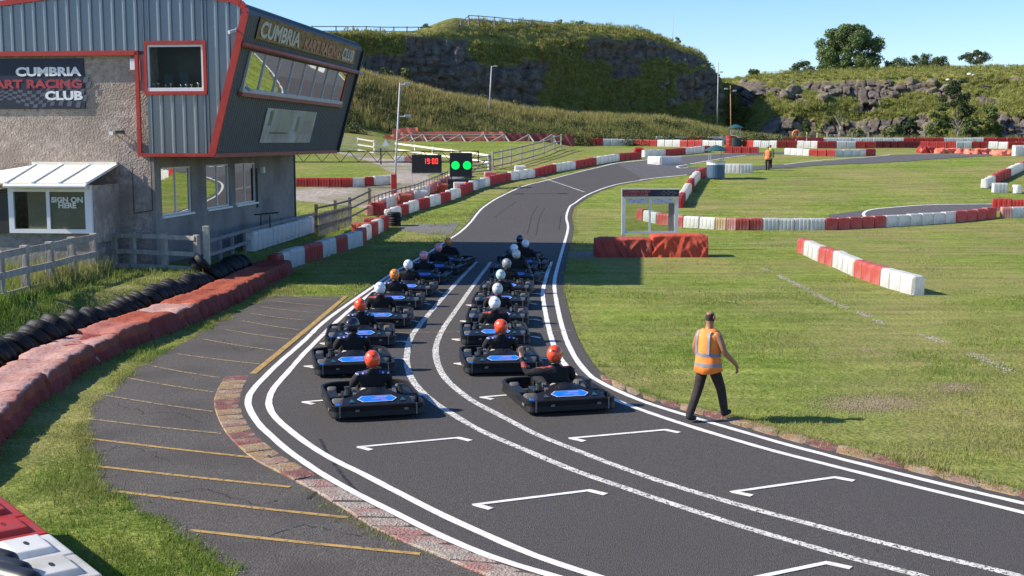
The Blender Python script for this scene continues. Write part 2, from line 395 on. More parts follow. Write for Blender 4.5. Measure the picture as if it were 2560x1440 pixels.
W = .115
L2 = [(1640, 1494), (1476, 1439), (1338, 1393), (1204, 1336), (1069, 1272), (935, 1202), (801, 1133), (705, 1062), (675, 1025), (673, 1000), (685, 972), (718, 934), (760, 886), (820, 826), (882, 770), (940, 725), (985, 690)]
C1 = [(2450, 1492), (2290, 1440), (2140, 1402), (2000, 1362), (1850, 1318), (1700, 1269), (1560, 1222), (1439, 1180), (1321, 1131), (1204, 1080), (1117, 1029), (1075, 999), (1037, 961), (1019, 920), (1018, 882), (1026, 849), (1052, 811), (1109, 744), (1150, 699), (1191, 656)]
C2 = [(2700, 1480), (2500, 1432), (2300, 1384), (2100, 1333), (1900, 1280), (1700, 1222), (1560, 1174), (1473, 1141), (1338, 1087), (1262, 1047), (1184, 1006), (1135, 969), (1105, 935), (1090, 894), (1092, 860), (1109, 822), (1142, 774), (1187, 710), (1227, 656)]
R2 = [(3300, 1470), (2900, 1372), (2560, 1285), (2300, 1222), (2000, 1147), (1850, 1106), (1700, 1060), (1560, 1011), (1490, 978), (1437, 940), (1398, 893), (1378, 845), (1364, 785), (1357, 736), (1364, 699), (1378, 656)]
for nm, p, w, mm in (('outer_left', L1, W, 'white_paint'), ('inner_left', L2, W, 'white_paint'), ('centre', C1, W * 1.1, 'white_worn'), ('centre', C2, W * 1.1, 'white_worn'), ('inner_right', R2, W, 'white_paint'), ('outer_right', R1, W, 'white_paint')):
    line(p, w, M[mm], .018, 'painted_line', track, .35)
for p in ([(1500, 418), (1545, 408), (1623, 400)], [(1717, 438), (1640, 446), (1600, 451)], [(1720, 420), (1700, 421), (1692, 418), (1700, 415), (1725, 411), (1775, 402), (1825, 394), (1865, 389)], [(1960, 412), (2069, 400), (2160, 394), (2215, 389), (2225, 387)], [(2163, 545), (2159, 534), (2179, 525), (2238, 519), (2329, 513), (2478, 511), (2600, 510)]):
    line(p, .16, M['white_paint'], .030, 'painted_line', track)
def mark(a, b, hook=True, w=.085, m='white_paint'):
    A, B = ground(*a), ground(*b); d = (B - A).normalized(); back = Vector((d.y, -d.x, 0)); mb = MB()
    mb.bar(A + Vector((0, 0, .020)), B + Vector((0, 0, .020)), w, .004)
    if hook:
        k = (back * .9 + d * .45).normalized() * .26
        mb.bar(A + d * .03 + Vector((0, 0, .0203)), A + d * .03 + k + Vector((0, 0, .0203)), w * 1.25, .004)
        mb.bar(B - d * .03 + Vector((0, 0, .0203)), B - d * .03 + k + Vector((0, 0, .0203)), w * 1.25, .004)
    return mb.build('grid_mark', M[m], track)
for a, b in (((893, 1121), (1150, 1097)), ((1182, 1266), (1478, 1229)), ((1423, 1099), (1668, 1077)), ((1828, 1234), (2092, 1196)), ((1890, 1448), (2072, 1410)),
             ((755, 1008), (1035, 985)), ((1200, 996), (1480, 972)), ((760, 918), (1000, 898)), ((1135, 911), (1350, 896)), ((1130, 850), (1335, 843)), ((800, 860), (1012, 855)),
             ((865, 808), (1032, 803)), ((1150, 804), (1338, 800)), ((905, 764), (1065, 760)), ((1165, 764), (1330, 760)), ((960, 734), (1098, 731)), ((1200, 738), (1342, 735)), ((1000, 702), (1115, 700)), ((1230, 708), (1350, 705)), ((1050, 679), (1150, 677)), ((1250, 684), (1352, 682)), ((1080, 660), (1170, 658))):
    mark(a, b, True, .075)
for a, b, w, m in (((1150, 655), (1412, 655), .07, 'white_faint'), ((985, 834), (1428, 829), .05, 'yellow_faded'), ((700, 838), (985, 834), .045, 'yellow_faded'), ((1340, 441), (1462, 481), .10, 'white_worn')):
    line([a, b], w, M[m], .0225, 'painted_line', track)
# rubber laid down along the lanes and pale scuffs
def skid(pts, w, m='skid', off=.0145): line(pts, w, M[m], off, 'tyre_mark', track, .4)
for pts in ([(1318, 585), (1330, 540), (1345, 515)], [(900, 1240), (840, 1170), (800, 1100)], [(1340, 590), (1348, 548), (1362, 520)], [(1398, 575), (1402, 540)], [(1235, 545), (1290, 505)], [(640, 1112), (700, 1170)], [(770, 1250), (830, 1200)]): skid(pts, .05, 'skid', .0160)
for pts in ([(262, 1095), (300, 1130)], [(285, 1100), (312, 1120)], [(505, 1160), (530, 1168)], [(555, 1158), (590, 1162)], [(345, 1030), (380, 1052)], [(470, 1000), (500, 1012)], [(1060, 1262), (1098, 1258)], [(1320, 1256), (1372, 1250)], [(1960, 1232), (2010, 1222)], [(1372, 1141), (1412, 1136)], [(1062, 882), (1082, 880)], [(2030, 1345), (2082, 1337)]): line(pts, .045, M['scuff'], .0175, 'pale_scuff', track, .2)
for i, (a, b) in enumerate((((474, 1328), (1050, 1388)), ((282, 1230), (868, 1297)), ((218, 1165), (726, 1220)), ((203, 1096), (632, 1146)), ((220, 1049), (554, 1086)), ((262, 990), (532, 1031)), ((315, 946), (533, 982)), ((382, 917), (550, 946)), ((443, 886), (651, 912)), ((507, 849), (686, 878)), ((562, 825), (723, 849)), ((605, 803), (749, 826)), ((627, 785), (765, 802)), ((651, 768), (785, 783)), ((683, 753), (812, 766)), ((735, 742), (838, 750)))):
    c = gpath([a, ((a[0] + b[0]) / 2, (a[1] + b[1]) / 2 + 1.5), b])
    line(None, .075 if i < 4 else .06, M['yellow_paint' if i < 4 else 'yellow_faded'], .016, 'painted_line', layby, path=c)
for pts in ([(300, 1010), (360, 1035), (420, 1030), (500, 1058)], [(250, 1130), (330, 1120), (420, 1155)], [(430, 1240), (520, 1225), (640, 1262), (700, 1255)], [(560, 850), (600, 880), (640, 870)], [(650, 1350), (760, 1320), (900, 1345)]):
    line(None, .018, M['skid'], .0125, 'crack', layby, path=rough_path(gpath(pts, .1), .12, 3))
line([(866, 741), (800, 797), (720, 864), (632, 936)], .13, M['yellow_paint'], .018, 'painted_line', layby)

# ------------------------------------------------------------------ kerbs, each stone a piece
M['kerb_yellow'] = mat('kerb_yellow', (.36, .22, .085), (.22, .14, .09), 7, .9, .7, 30, c3=(.33, .25, .17), s3=4.5)
M['kerb_red'] = mat('kerb_red', (.22, .055, .05), (.15, .075, .06), 7, .9, .7, 30, c3=(.28, .18, .13), s3=4.5)
M['kerb_brown'] = mat('kerb_brown', (.30, .19, .12), (.22, .12, .09), 9, .9, .6, 30, c3=(.34, .25, .17), s3=3.5)
M['kerb_stone'] = mat('kerb_stone', (.40, .335, .275), (.26, .21, .17), 8, .9, .8, 30, c3=(.31, .155, .13), s3=1.9)
def kerb(name, pin, pout, n, mats, h0, h1, gap, label=None, smooth_wave=0):
    """h0 next to the track, h1 on the outside"""
    root = empty(name); root['kind'] = 'structure'
    A, B = resample(pin, n * 4 + 1), resample(pout, n * 4 + 1)
    for i in range(n):
        mb = MB(); j0, j1 = i * 4, i * 4 + 4; rings = []
        hv = random.uniform(-.008, .008)
        for j in range(j0, j1 + 1):
            t = (j - j0) / 4; e = gap if t == 0 else (-gap if t == 1 else 0)
            jj = min(j + 1, len(A) - 1); jb = max(j - 1, 0)
            a = A[j] + (A[jj] - A[jb]).normalized() * e; b = B[j] + (B[jj] - B[jb]).normalized() * e
            dn = .012 if t in (0, 1) else 0; q = (b - a).normalized() * .012
            rings.append([Vector((a.x, a.y, -.05)), Vector((a.x, a.y, h0 + hv - dn - .006)), Vector((a.x + q.x, a.y + q.y, h0 + hv - dn)), Vector((b.x - q.x, b.y - q.y, h1 + hv - dn)), Vector((b.x, b.y, h1 + hv - dn - .012)), Vector((b.x, b.y, -.05))])
        mb.loft(rings); mb.build('kerb_stone', M[mats[i % len(mats)]], root)
    return root
kerb('kerb', gpath([(624, 938), (606, 975), (601, 1005), (607, 1035), (625, 1068), (650, 1098), (700, 1136), (792, 1190)]), gpath([(562, 944), (542, 980), (535, 1008), (542, 1040), (562, 1080), (596, 1118), (640, 1154), (736, 1203)]), 18, ['kerb_red', 'kerb_yellow', 'kerb_yellow', 'kerb_brown', 'kerb_yellow', 'kerb_red'], .016, .034, .0015)
kerb('kerb', gpath([(806, 1199), (828, 1210), (866, 1231), (915, 1257), (965, 1283), (1032, 1317), (1090, 1344), (1140, 1367), (1225, 1402), (1318, 1434), (1470, 1482)]), gpath([(738, 1205), (750, 1212), (784, 1229), (828, 1256), (871, 1282), (918, 1314), (975, 1342), (1029, 1366), (1113, 1400), (1184, 1430), (1300, 1478)]), 13, ['kerb_stone'], .022, .040, .007)
kerb('kerb', gpath([(1502, 950), (1560, 979), (1640, 1008), (1740, 1036), (1850, 1067), (2000, 1110), (2300, 1186), (2560, 1248), (2900, 1330)]), gpath([(1500, 938), (1560, 965), (1645, 995), (1745, 1022), (1856, 1050), (2006, 1092), (2306, 1168), (2560, 1230), (2900, 1309)]), 19, ['kerb_red', 'kerb_yellow', 'kerb_brown', 'kerb_yellow', 'kerb_red', 'kerb_yellow'], .020, .032, .001)
# ------------------------------------------------------------------ vegetation builders
def tuft_arrays(P, n, h, w, spread, lean, cA, cB, seed=1):
    """n blades for every point of P; one triangle per blade"""
    g = np.random.default_rng(seed); K = len(P) * n
    base = np.repeat(P, n, 0); sc = np.repeat(g.uniform(.6, 1.35, len(P)), n)
    spread = np.repeat(np.broadcast_to(spread, len(P)), n); h = np.repeat(np.broadcast_to(h, len(P)), n)
    a = g.uniform(0, 2 * np.pi, K); r = np.sqrt(g.uniform(0, 1, K)) * spread * sc
    base = base + np.c_[r * np.cos(a), r * np.sin(a), np.zeros(K) - .02]
    t = g.uniform(0, 2 * np.pi, K); dx, dy = np.cos(t), np.sin(t)
    la = g.uniform(0, 2 * np.pi, K); lm = g.uniform(.1, 1, K) * lean
    hh = h * sc * g.uniform(.5, 1.25, K)
    tip = base + np.c_[np.cos(la) * lm * hh, np.sin(la) * lm * hh, hh]
    ww = w * g.uniform(.6, 1.4, K) / 2
    d = np.c_[dx * ww, dy * ww, np.zeros(K)]
    V = np.empty((K, 3, 3)); V[:, 0] = base - d; V[:, 1] = base + d; V[:, 2] = tip
    k = np.repeat(g.uniform(0, 1, len(P)), n) * .6 + g.uniform(0, 1, K) * .4
    A_ = np.repeat(cA, n, 0) if np.ndim(cA) == 2 else np.asarray(cA)[None]; B_ = np.repeat(cB, n, 0) if np.ndim(cB) == 2 else np.asarray(cB)[None]
    c = A_ * (1 - k[:, None]) + B_ * k[:, None]
    C = np.repeat(c[:, None], 3, 1) * 1.45; C[:, :2] *= .8
    return V.reshape(-1, 3), np.arange(K * 3).reshape(-1, 3), C.reshape(-1, 3)
def leaf_arrays(C, rad, n, size, cA, cB, seed=1, hollow=.35, flat=1.0):
    """n leaf quads in a ball round each centre"""
    g = np.random.default_rng(seed); K = len(C) * n
    d = g.normal(size=(K, 3)); d /= np.linalg.norm(d, axis=1)[:, None]
    r = (hollow + (1 - hollow) * g.uniform(0, 1, K) ** .6) * np.repeat(np.broadcast_to(rad, len(C)), n) * g.uniform(.8, 1.12, K)
    off = d * r[:, None]; off[:, 2] *= flat
    P = np.repeat(C, n, 0) + off
    nn = d + g.normal(size=(K, 3)) * .7; nn /= np.linalg.norm(nn, axis=1)[:, None]
    u = np.cross(nn, g.normal(size=(K, 3))); u /= np.linalg.norm(u, axis=1)[:, None]; v = np.cross(nn, u)
    s = size * g.uniform(.55, 1.35, K)[:, None]
    V = np.empty((K, 4, 3)); V[:, 0] = P - u * s; V[:, 1] = P - v * s * .55; V[:, 2] = P + u * s; V[:, 3] = P + v * s * .55
    k = (np.repeat(g.uniform(0, 1, len(C)), n) * .5 + g.uniform(0, 1, K) * .5)[:, None]
    c = np.asarray(cA)[None] * (1 - k) + np.asarray(cB)[None] * k
    return V.reshape(-1, 3), np.arange(K * 4).reshape(-1, 4), np.repeat(c[:, None] * 1.6, 4, 1).reshape(-1, 3)
M['bark'] = mat('bark', (.07, .055, .04), (.13, .105, .08), 9, .95, .6, 20)
M['bark_pale'] = mat('bark_pale', (.22, .19, .15), (.30, .27, .22), 9, .95, .5, 20)
GA, GB = (.06, .09, .022), (.11, .14, .04)
def tree(name, base, h, w, label, cat, nclump=30, nleaf=220, leaf=.16, cA=GA, cB=GB, crown0=.15, seed=1, trunk=.22, shape='round', group=None, cr=.30):
    g = random.Random(seed); root = empty(name, base, 0, label, cat, group)
    C = []; rad = []
    for i in range(nclump):
        t = g.random(); ang = g.uniform(0, 2 * math.pi)
        if shape == 'round': prof_ = math.sin(math.pi * (0.12 + .80 * t)) ** .7
        elif shape == 'cone': prof_ = (1 - t) ** .8
        elif shape == 'umbrella': prof_ = .75 + .25 * math.sin(math.pi * t) if t < .6 else (1 - t) * 1.9
        elif shape == 'dome': prof_ = .92 + .08 * t if t < .35 else math.sqrt(max(0, 1 - ((t - .3) / .72) ** 2))
        else: prof_ = 1 - t * .45
        rr = w / 2 * prof_ * math.sqrt(g.uniform(.18, 1)) * g.uniform(.72, 1.08)
        C.append((rr * math.cos(ang), rr * math.sin(ang), h * (crown0 + (1 - crown0) * (t * .9 + .03)))); rad.append(w * cr * g.uniform(.55, 1.05) * (.55 + .45 * prof_))
    C = np.array(C); rad = np.array(rad)
    V, Fc, Cc = leaf_arrays(C, rad * .8, nleaf, leaf, cA, cB, seed, .25, .8)
    link('crown', np_mesh('crown', V, Fc, Cc), M['leaf'], root)
    mb = MB(); top = Vector((0, 0, h * (crown0 + .45)))
    segs = 5; last = Vector((0, 0, -.3)); r = trunk
    for i in range(segs):
        p = Vector((g.uniform(-.04, .04) * w, g.uniform(-.04, .04) * w, top.z * (i + 1) / segs)); mb.cyl(last, p, r, r * .82, 8, False); last = p; r *= .82
    for k in range(min(9, nclump)):
        a = Vector((0, 0, h * (crown0 * .6 + .25 * g.random()))); b = Vector(C[k]); m_ = a.lerp(b, .5) + Vector((0, 0, .05 * h))
        mb.cyl(a, m_, trunk * .45, trunk * .28, 6, False); mb.cyl(m_, b, trunk * .28, trunk * .08, 6, False)
    mb.build('trunk', M['bark'], root, smooth=True)
    return root

# ------------------------------------------------------------------ quarry cliffs
def cliff_mat():
    m, nt, b = nodes_of('cliff'); N = nt.nodes; L = nt.links
    tc = N.new('ShaderNodeTexCoord'); a = N.new('ShaderNodeAttribute'); a.attribute_name = 'col'
    def nz(s, d, st=(1, 1, 1)):
        mp = N.new('ShaderNodeMapping'); mp.inputs['Scale'].default_value = st; L.new(tc.outputs['Object'], mp.inputs[0])
        n = N.new('ShaderNodeTexNoise'); n.inputs['Scale'].default_value = s; n.inputs['Detail'].default_value = d; n.inputs['Roughness'].default_value = .65; L.new(mp.outputs[0], n.inputs['Vector']); return n.outputs['Fac']
    def ramp(f, p0, c0, p1, c1):
        r = N.new('ShaderNodeValToRGB'); r.color_ramp.elements[0].position = p0; r.color_ramp.elements[1].position = p1
        r.color_ramp.elements[0].color = (*c0, 1); r.color_ramp.elements[1].color = (*c1, 1); L.new(f, r.inputs[0]); return r.outputs[0]
    rock = ramp(nz(.8, 8, (1, 1, 1.8)), .3, (.062, .052, .043), .70, (.22, .182, .146))
    grass = ramp(nz(1.1, 8), .3, (.11, .13, .028), .7, (.25, .23, .072))
    nm = nz(.9, 6); ad = N.new('ShaderNodeMath'); ad.operation = 'ADD'; L.new(a.outputs['Fac'], ad.inputs[0])
    sb = N.new('ShaderNodeMath'); sb.operation = 'MULTIPLY_ADD'; L.new(nm, sb.inputs[0]); sb.inputs[1].default_value = .9; sb.inputs[2].default_value = -.45
    L.new(sb.outputs[0], ad.inputs[1])
    f = ramp(ad.outputs[0], .42, (0, 0, 0), .56, (1, 1, 1))
    mx = N.new('ShaderNodeMix'); mx.data_type = 'RGBA'; L.new(f, mx.inputs['Factor']); L.new(grass, mx.inputs['A']); L.new(rock, mx.inputs['B'])
    L.new(mx.outputs['Result'], b.inputs['Base Color']); b.inputs['Roughness'].default_value = .95; b.inputs['Specular IOR Level'].default_value = .15
    bp = N.new('ShaderNodeBump'); bp.inputs['Strength'].default_value = .9; bp.inputs['Distance'].default_value = .5
    L.new(nz(1.3, 9, (1, 1, 1.6)), bp.inputs['Height']); L.new(bp.outputs[0], b.inputs['Normal'])
    return m
M['cliff'] = cliff_mat()
M['rock'] = mat('rock', (.085, .07, .058), (.23, .19, .155), 1.6, .95, .7, 4, detail=8, c3=(.17, .16, .075), s3=.8)
def hsh(*k):
    x = math.sin(sum(v * w for v, w in zip(k, (12.9898, 78.233, 37.719)))) * 43758.5453; return x - math.floor(x)
def make_cliff(name, ctrl, regions, rock_noise, step_px=2.6, face_rows=52, seed=0.0, blocky=1.0, setback=4.6, rough=1.0):
    n = int((ctrl[-1][0] - ctrl[0][0]) / step_px)
    tabs = [[(c[0], c[k]) for c in ctrl] for k in (1, 2, 3)]
    verts = []; rk = []; info = []
    tops = [(1.0 + .55 * k / 7, k / 7) for k in range(1, 8)]
    for i in range(n + 1):
        px = ctrl[0][0] + i * step_px
        # soften the control tables
        Yb = sum(lerp_tab(tabs[0], px + d) for d in (-24, -12, 0, 12, 24)) / 5
        yl = sum(lerp_tab(tabs[1], px + d) for d in (-10, 0, 10)) / 3; yt = sum(lerp_tab(tabs[2], px + d) for d in (-10, 0, 10)) / 3
        Y2 = sum(lerp_tab(tabs[0], px + 14 + d) for d in (-24, -12, 0, 12, 24)) / 5
        tx, ty = (px + 14 - 1280) / F * Y2 - (px - 1280) / F * Yb, Y2 - Yb
        l = math.hypot(tx, ty); nx, ny = ty / l, -tx / l
        zl = CAMZ + (355 - yl) / F * (Yb + setback); zt = CAMZ + (355 - yt) / F * (Yb + setback + 6)
        sarc = px / 20.0 + Yb * .3
        col = []
        for r in range(face_rows + 1):
            t = r / face_rows; Y = Yb + setback * t ** 1.25 - .3; z0 = 3.0; z = z0 + (zl - z0) * t
            X = (px - 1280) / F * Y; py = 355 - (z - CAMZ) / Y * F
            rm = 0; qx = px + 26 * noise.noise((X * .16, z * .22, 5 + seed)) + 9 * noise.noise((X * .6, z * .7, 2 + seed)); qy = py + 20 * noise.noise((X * .17, z * .2, 15 + seed)) + 7 * noise.noise((X * .6, z * .7, 12 + seed))
            for (a, b, c, d) in regions:
                e = min((qx - a) / 16, (b - qx) / 16, (qy - c) / 12, (d - qy) / 12); rm = max(rm, min(max(.5 + e * .5, 0), 1))
            rm = min(1, max(0, rm * 1.05 + rock_noise * noise.noise((X * .18, Y * .18, z * .28 + seed)) - .05))
            disp = rough * 1.5 * noise.noise((X * .09, Y * .09, z * .11 + seed)) + .5 * noise.noise((X * .35, Y * .35, z * .4 + seed))
            wob = noise.noise((X * .22, Y * .2, z * .25 + 9)) * (.9 + .5 * rough)
            bed = math.floor((z + wob) / 1.55); jn = math.floor((sarc * 1.0 + wob * .8) / 1.25 + hsh(bed, 3.1) * 5)
            sub = math.floor((z + wob) / .78)
            blk = (hsh(bed, jn, 1.3) - .4) * 1.25 + (hsh(bed, 7.7) - .5) * .7 + (hsh(sub, jn, 5.1) - .5) * .4
            fz = ((z + wob) / 1.55) % 1; fj = ((sarc + wob * .8) / 1.25 + hsh(bed, 3.1) * 5) % 1
            if fz < .12 or fj < .10: blk -= .45
            disp += blk * rm * blocky + (1 - rm) * .45 * noise.noise((X * .8, Y * .8, z * .8))
            disp *= sstep(0, .08, t) * (1 - .55 * sstep(.9, 1, t))
            col.append((X + nx * disp, Y + ny * disp, z)); rk.append(rm); info.append((px, py, rm, t))
        for tt, k in tops:
            Y = Yb + setback - .3 + 6.7 * k; z = zl + (zt - zl) * math.sin(k * math.pi / 2) ** .8
            X = (px - 1280) / F * Y; bmp = .35 * noise.noise((X * .3, Y * .3, seed)) * (1 - k * .4)
            col.append((X, Y, z + bmp)); rk.append(.05); info.append((px, 0, .0, 1 + k))
        for dY, dz in ((14, .05), (20, .0), (34, -.4), (70, -1), (140, -3)):
            Y = Yb + setback - 4.6 + dY; X = (px - 1280) / F * Y; col.append((X, Y, zt + dz + .25 * noise.noise((X * .1, Y * .1, 3 + seed)))); rk.append(0); info.append((px, 0, 0, 3))
        verts += col
    w = len(verts) // (n + 1); V = np.array(verts)
    i = (np.arange(n)[:, None] * w + np.arange(w - 1)[None, :]).ravel()
    fs = np.c_[i, i + w, i + w + 1, i + 1]
    rk = np.array(rk); me = np_mesh(name, V, fs, np.c_[rk, rk, rk])
    o = link(name, me, M['cliff'], None, 'structure')
    return o, V, info
MAIN = [(700, 128, 92, 87), (760, 130, 92, 87), (900, 136, 93, 88), (1038, 142, 100, 88), (1070, 143, 103, 76), (1100, 144.5, 106, 62), (1142, 146, 112, 52), (1176, 148, 112, 55), (1277, 152, 122, 65), (1391, 157, 106, 67), (1478, 161, 104, 72), (1579, 165, 106, 80), (1629, 167, 113, 92), (1663, 168.5, 126, 111), (1700, 170, 138, 127), (1734, 171.5, 146, 133), (1757, 172.5, 168, 154), (1778, 174, 198, 186), (1796, 177, 224, 212), (1812, 183, 250, 240), (1830, 190, 300, 290)]
REG1 = [(905, 1060, 150, 270), (1020, 1180, 100, 280), (1150, 1350, 170, 300), (1310, 1375, 150, 235), (1450, 1700, 106, 160), (1540, 1600, 155, 195), (1665, 1795, 190, 262), (1690, 1745, 140, 175), (1750, 1800, 160, 300)]
main_cliff, V1, I1 = make_cliff('quarry_cliff', MAIN, REG1, .35)
RIGHT = [(1770, 196, 216, 206), (1811, 186, 214, 205), (1840, 178, 212, 202), (1868, 175, 208, 198), (1908, 173, 210, 193), (1969, 171.5, 214, 186), (2100, 170, 212, 181), (2271, 168, 206, 175), (2400, 165, 198, 173), (2560, 161, 200, 173), (2800, 155, 200, 172), (3200, 148, 200, 172)]
REG2 = [(1851, 1908, 195, 240), (2002, 2063, 203, 232), (2063, 2330, 202, 236), (1915, 2030, 284, 350), (2030, 2265, 290, 350), (2130, 2172, 250, 288), (2254, 2308, 279, 350), (2472, 2700, 275, 350), (2422, 2530, 185, 208), (1845, 1885, 225, 270), (1935, 2010, 236, 262), (2440, 2490, 240, 262), (2360, 2420, 200, 215)]
right_cliff, V2, I2 = make_cliff('quarry_cliff', RIGHT, REG2, 1.05, seed=4.2, blocky=1.7, setback=13, rough=1.9)

# loose boulders standing out of the cliffs, each a piece of its cliff
def rock_mesh(seed):
    bm = bmesh.new(); bmesh.ops.create_icosphere(bm, subdivisions=2, radius=1); g = random.Random(seed)
    cuts = [Vector((g.gauss(0, 1), g.gauss(0, 1), g.gauss(0, 1))).normalized() for _ in range(9)]
    for v in bm.verts:
        for c in cuts:
            d = v.co.dot(c) - .62
            if d > 0: v.co -= c * d
        v.co *= 1 + .12 * noise.noise(v.co * 2 + Vector((seed, 0, 0)))
    me = bpy.data.meshes.new('boulder'); bm.to_mesh(me); bm.free(); me.materials.append(M['rock']); return me
RM = [rock_mesh(s) for s in range(6)]
def boulders(V, info, parent, n, pick, s0, s1, seed):
    g = random.Random(seed); idx = [k for k, q in enumerate(info) if pick(*q)]
    for k in g.sample(idx, min(n, len(idx))):
        o = link('boulder', g.choice(RM), None, parent); o.location = Vector(V[k]) + Vector((0, .2, 0)); s = g.uniform(s0, s1)
        o.scale = (s * g.uniform(.8, 1.5), s * g.uniform(.7, 1), s * g.uniform(.55, .95)); o.rotation_euler = (g.uniform(-.4, .4), g.uniform(-.4, .4), g.uniform(0, 6))
boulders(V2, I2, right_cliff, 30, lambda px, py, rm, t: 1830 < px < 2620 and 190 < py < 345 and rm > .35 and t <= 1, .5, 1.5, 3)
boulders(V2, I2, right_cliff, 24, lambda px, py, rm, t: 1850 < px < 2620 and 185 < py < 330 and rm <= .35 and t <= 1, .3, .8, 4)
boulders(V1, I1, main_cliff, 16, lambda px, py, rm, t: 1640 < px < 1800 and 190 < py < 300 and t <= 1, .5, 1.1, 5)
boulders(V1, I1, main_cliff, 14, lambda px, py, rm, t: 1320 < px < 1660 and 250 < py < 320 and t <= 1, .3, .8, 6)

M['pale_rock'] = mat('pale_rock', (.55, .52, .47), (.68, .66, .62), 4, .9, .4)
for px, py, s in ((2370, 199, .26), (2424, 185, .3), (2433, 187, .2)):
    me = RM[1].copy(); me.materials.clear(); me.materials.append(M['pale_rock']); o = link('pale_boulder', me, None, right_cliff); o.location = at_y(px, py, lerp_tab([(c[0], c[1]) for c in RIGHT], px) + 11.5); o.scale = (s * 1.3, s, s * .8)
# rough grass on the cliffs and the bank
def cliff_grass(name, V, info, parent, n, h, seed, cA, cB, keep):
    g = np.random.default_rng(seed)
    ok = np.array([k for k, q in enumerate(info) if keep(*q)]); P = V[g.choice(ok, n)] + g.normal(size=(n, 3)) * .18
    a, f, c = tuft_arrays(P, 15, h, .075, .32, .75, cA, cB, seed)
    return link(name, np_mesh(name, a, f, c), M['blade'], parent, 'stuff')
DRYA, DRYB = (.085, .095, .022), (.20, .175, .070)
cliff_grass('rough_grass', V1, I1, main_cliff, 9500, .36, 11, (.125, .15, .034), (.28, .255, .08), lambda px, py, rm, t: rm < .4 and 860 < px < 1830 and t > .1 and (t < 1.25 or (px > 1180 and t < 1.9)))
cliff_grass('rough_grass', V2, I2, right_cliff, 9000, .38, 12, (.125, .16, .034), (.28, .265, .078), lambda px, py, rm, t: rm < .42 and 1780 < px < 2640 and t < 2.2)
def bank_points(n, seed, t0, t1, x0=-24, x1=30):
    g = np.random.default_rng(seed); out = []
    while len(out) < n:
        x = g.uniform(x0, x1); y0 = 119 + .25 * (x + 16); y = y0 + g.uniform(t0, t1) * 12
        out.append((x, y, tz(x, y)))
    return np.array(out)
P = bank_points(10000, 21, .22, 1.15)
k = np.clip((P[:, 2] - 5) / 4.5, 0, 1) * .6 + np.array([.4 + .4 * noise.noise((p[0] * .3, p[1] * .3, 0)) for p in P]); k = np.clip(k, 0, 1)[:, None]
cA = np.array((.085, .11, .024)) * (1 - k) + np.array((.19, .17, .055)) * k; cB = np.array((.145, .165, .044)) * (1 - k) + np.array((.34, .28, .12)) * k
a, f, c = tuft_arrays(P, 18, .75, .085, .36, .5, cA, cB, 22)
link('rough_grass', np_mesh('rough_grass', a, f, c), M['blade'], GROUND, 'stuff')
# scrub low on the bank: leafy mounds
P = bank_points(1700, 23, .0, .66); keep = np.array([noise.noise((p[0] * .25, p[1] * .35, 4)) > -.10 for p in P]); P = P[keep]; P[:, 2] += np.array([.15 + .7 * max(0, noise.noise((p[0] * .5, p[1] * .5, 9))) for p in P])
a, f, c = leaf_arrays(P, .85, 85, .10, (.026, .038, .012), (.075, .082, .027), 24, .25, .9)
scrub = link('bank_scrub', np_mesh('bank_scrub', a, f, c), M['leaf'], None, 'stuff'); tag(scrub, 'low dark scrub growing along the foot of the grassy bank', 'scrub')
P = np.array([(x, y, tz(x, y)) for x, y in zip(rng.uniform(22, 75, 700), rng.uniform(150, 168, 700))])
a, f, c = tuft_arrays(P, 16, .8, .09, .4, .5, (.09, .10, .03), (.19, .17, .07), 25)
link('rough_grass', np_mesh('rough_grass', a, f, c), M['blade'], GROUND, 'stuff')

# ------------------------------------------------------------------ trees and shrubs
def on_top(px, py, dY, tab=None):
    tab = tab or (RIGHT if px > 1800 else MAIN); Y = lerp_tab([(c[0], c[1]) for c in tab], px) + dY + (8.4 if tab is RIGHT else 0)
    return at_y(px, py, Y)
tree('broadleaf_tree', on_top(2118, 187, 16), 7.9, 12.2, 'big round broadleaf tree alone on the right skyline', 'tree', 95, 420, .17, (.055, .085, .028), (.105, .140, .050), .03, 5, .4, 'dome', cr=.15)
tree('hawthorn_tree', on_top(2440, 175, 13), 3.0, 5.0, 'small flat-topped hawthorn with bare trunk at the right end of the skyline', 'tree', 30, 120, .12, (.035, .05, .018), (.06, .075, .03), .36, 6, .16, 'umbrella', cr=.2)
for px, py, h, w, s, lab in ((2005, 189, 2.3, 4.6, 7, 'low dark hawthorn bush just left of the big skyline tree'), (2238, 184, 2.4, 4.6, 8, 'low bush just right of the big skyline tree'), (2300, 181, 3.0, 4.2, 9, 'rounded bush on the right skyline, left of a pair'), (2345, 181, 2.4, 4.2, 10, 'flatter bush on the right skyline, right of a pair'), (1884, 201, 1.8, 2.8, 12, 'small bush on the rocky left end of the right skyline')):
    tree('skyline_bush', on_top(px, py + 3, 12), h, w, lab, 'bush', 34, 110, .13, (.035, .052, .018), (.065, .085, .03), .0, s, .08, 'mound', cr=.30)
for px, py, h, w, s, sh, lab in ((1062, 84, 1.3, 1.9, 13, 'mound', 'pale leafy shrub behind the rails on the cliff top'), (1403, 80, 1.7, 1.3, 14, 'cone', 'small dark conifer standing on the cliff top'), (1447, 82, 1.6, 2.0, 15, 'mound', 'wispy shrub beside the conifer on the cliff top'), (1693, 124, 1.9, 1.9, 16, 'mound', 'spiky shrub where the cliff top starts to fall to the right'), (1745, 158, 1.3, 1.4, 17, 'mound', 'small shrub low on the right shoulder of the main cliff')):
    tree('cliff_shrub', on_top(px, py, 10), h, w, lab, 'shrub', 10, 46, .12, (.045, .06, .02), (.10, .115, .04), .0, s, .04, sh, cr=.26)
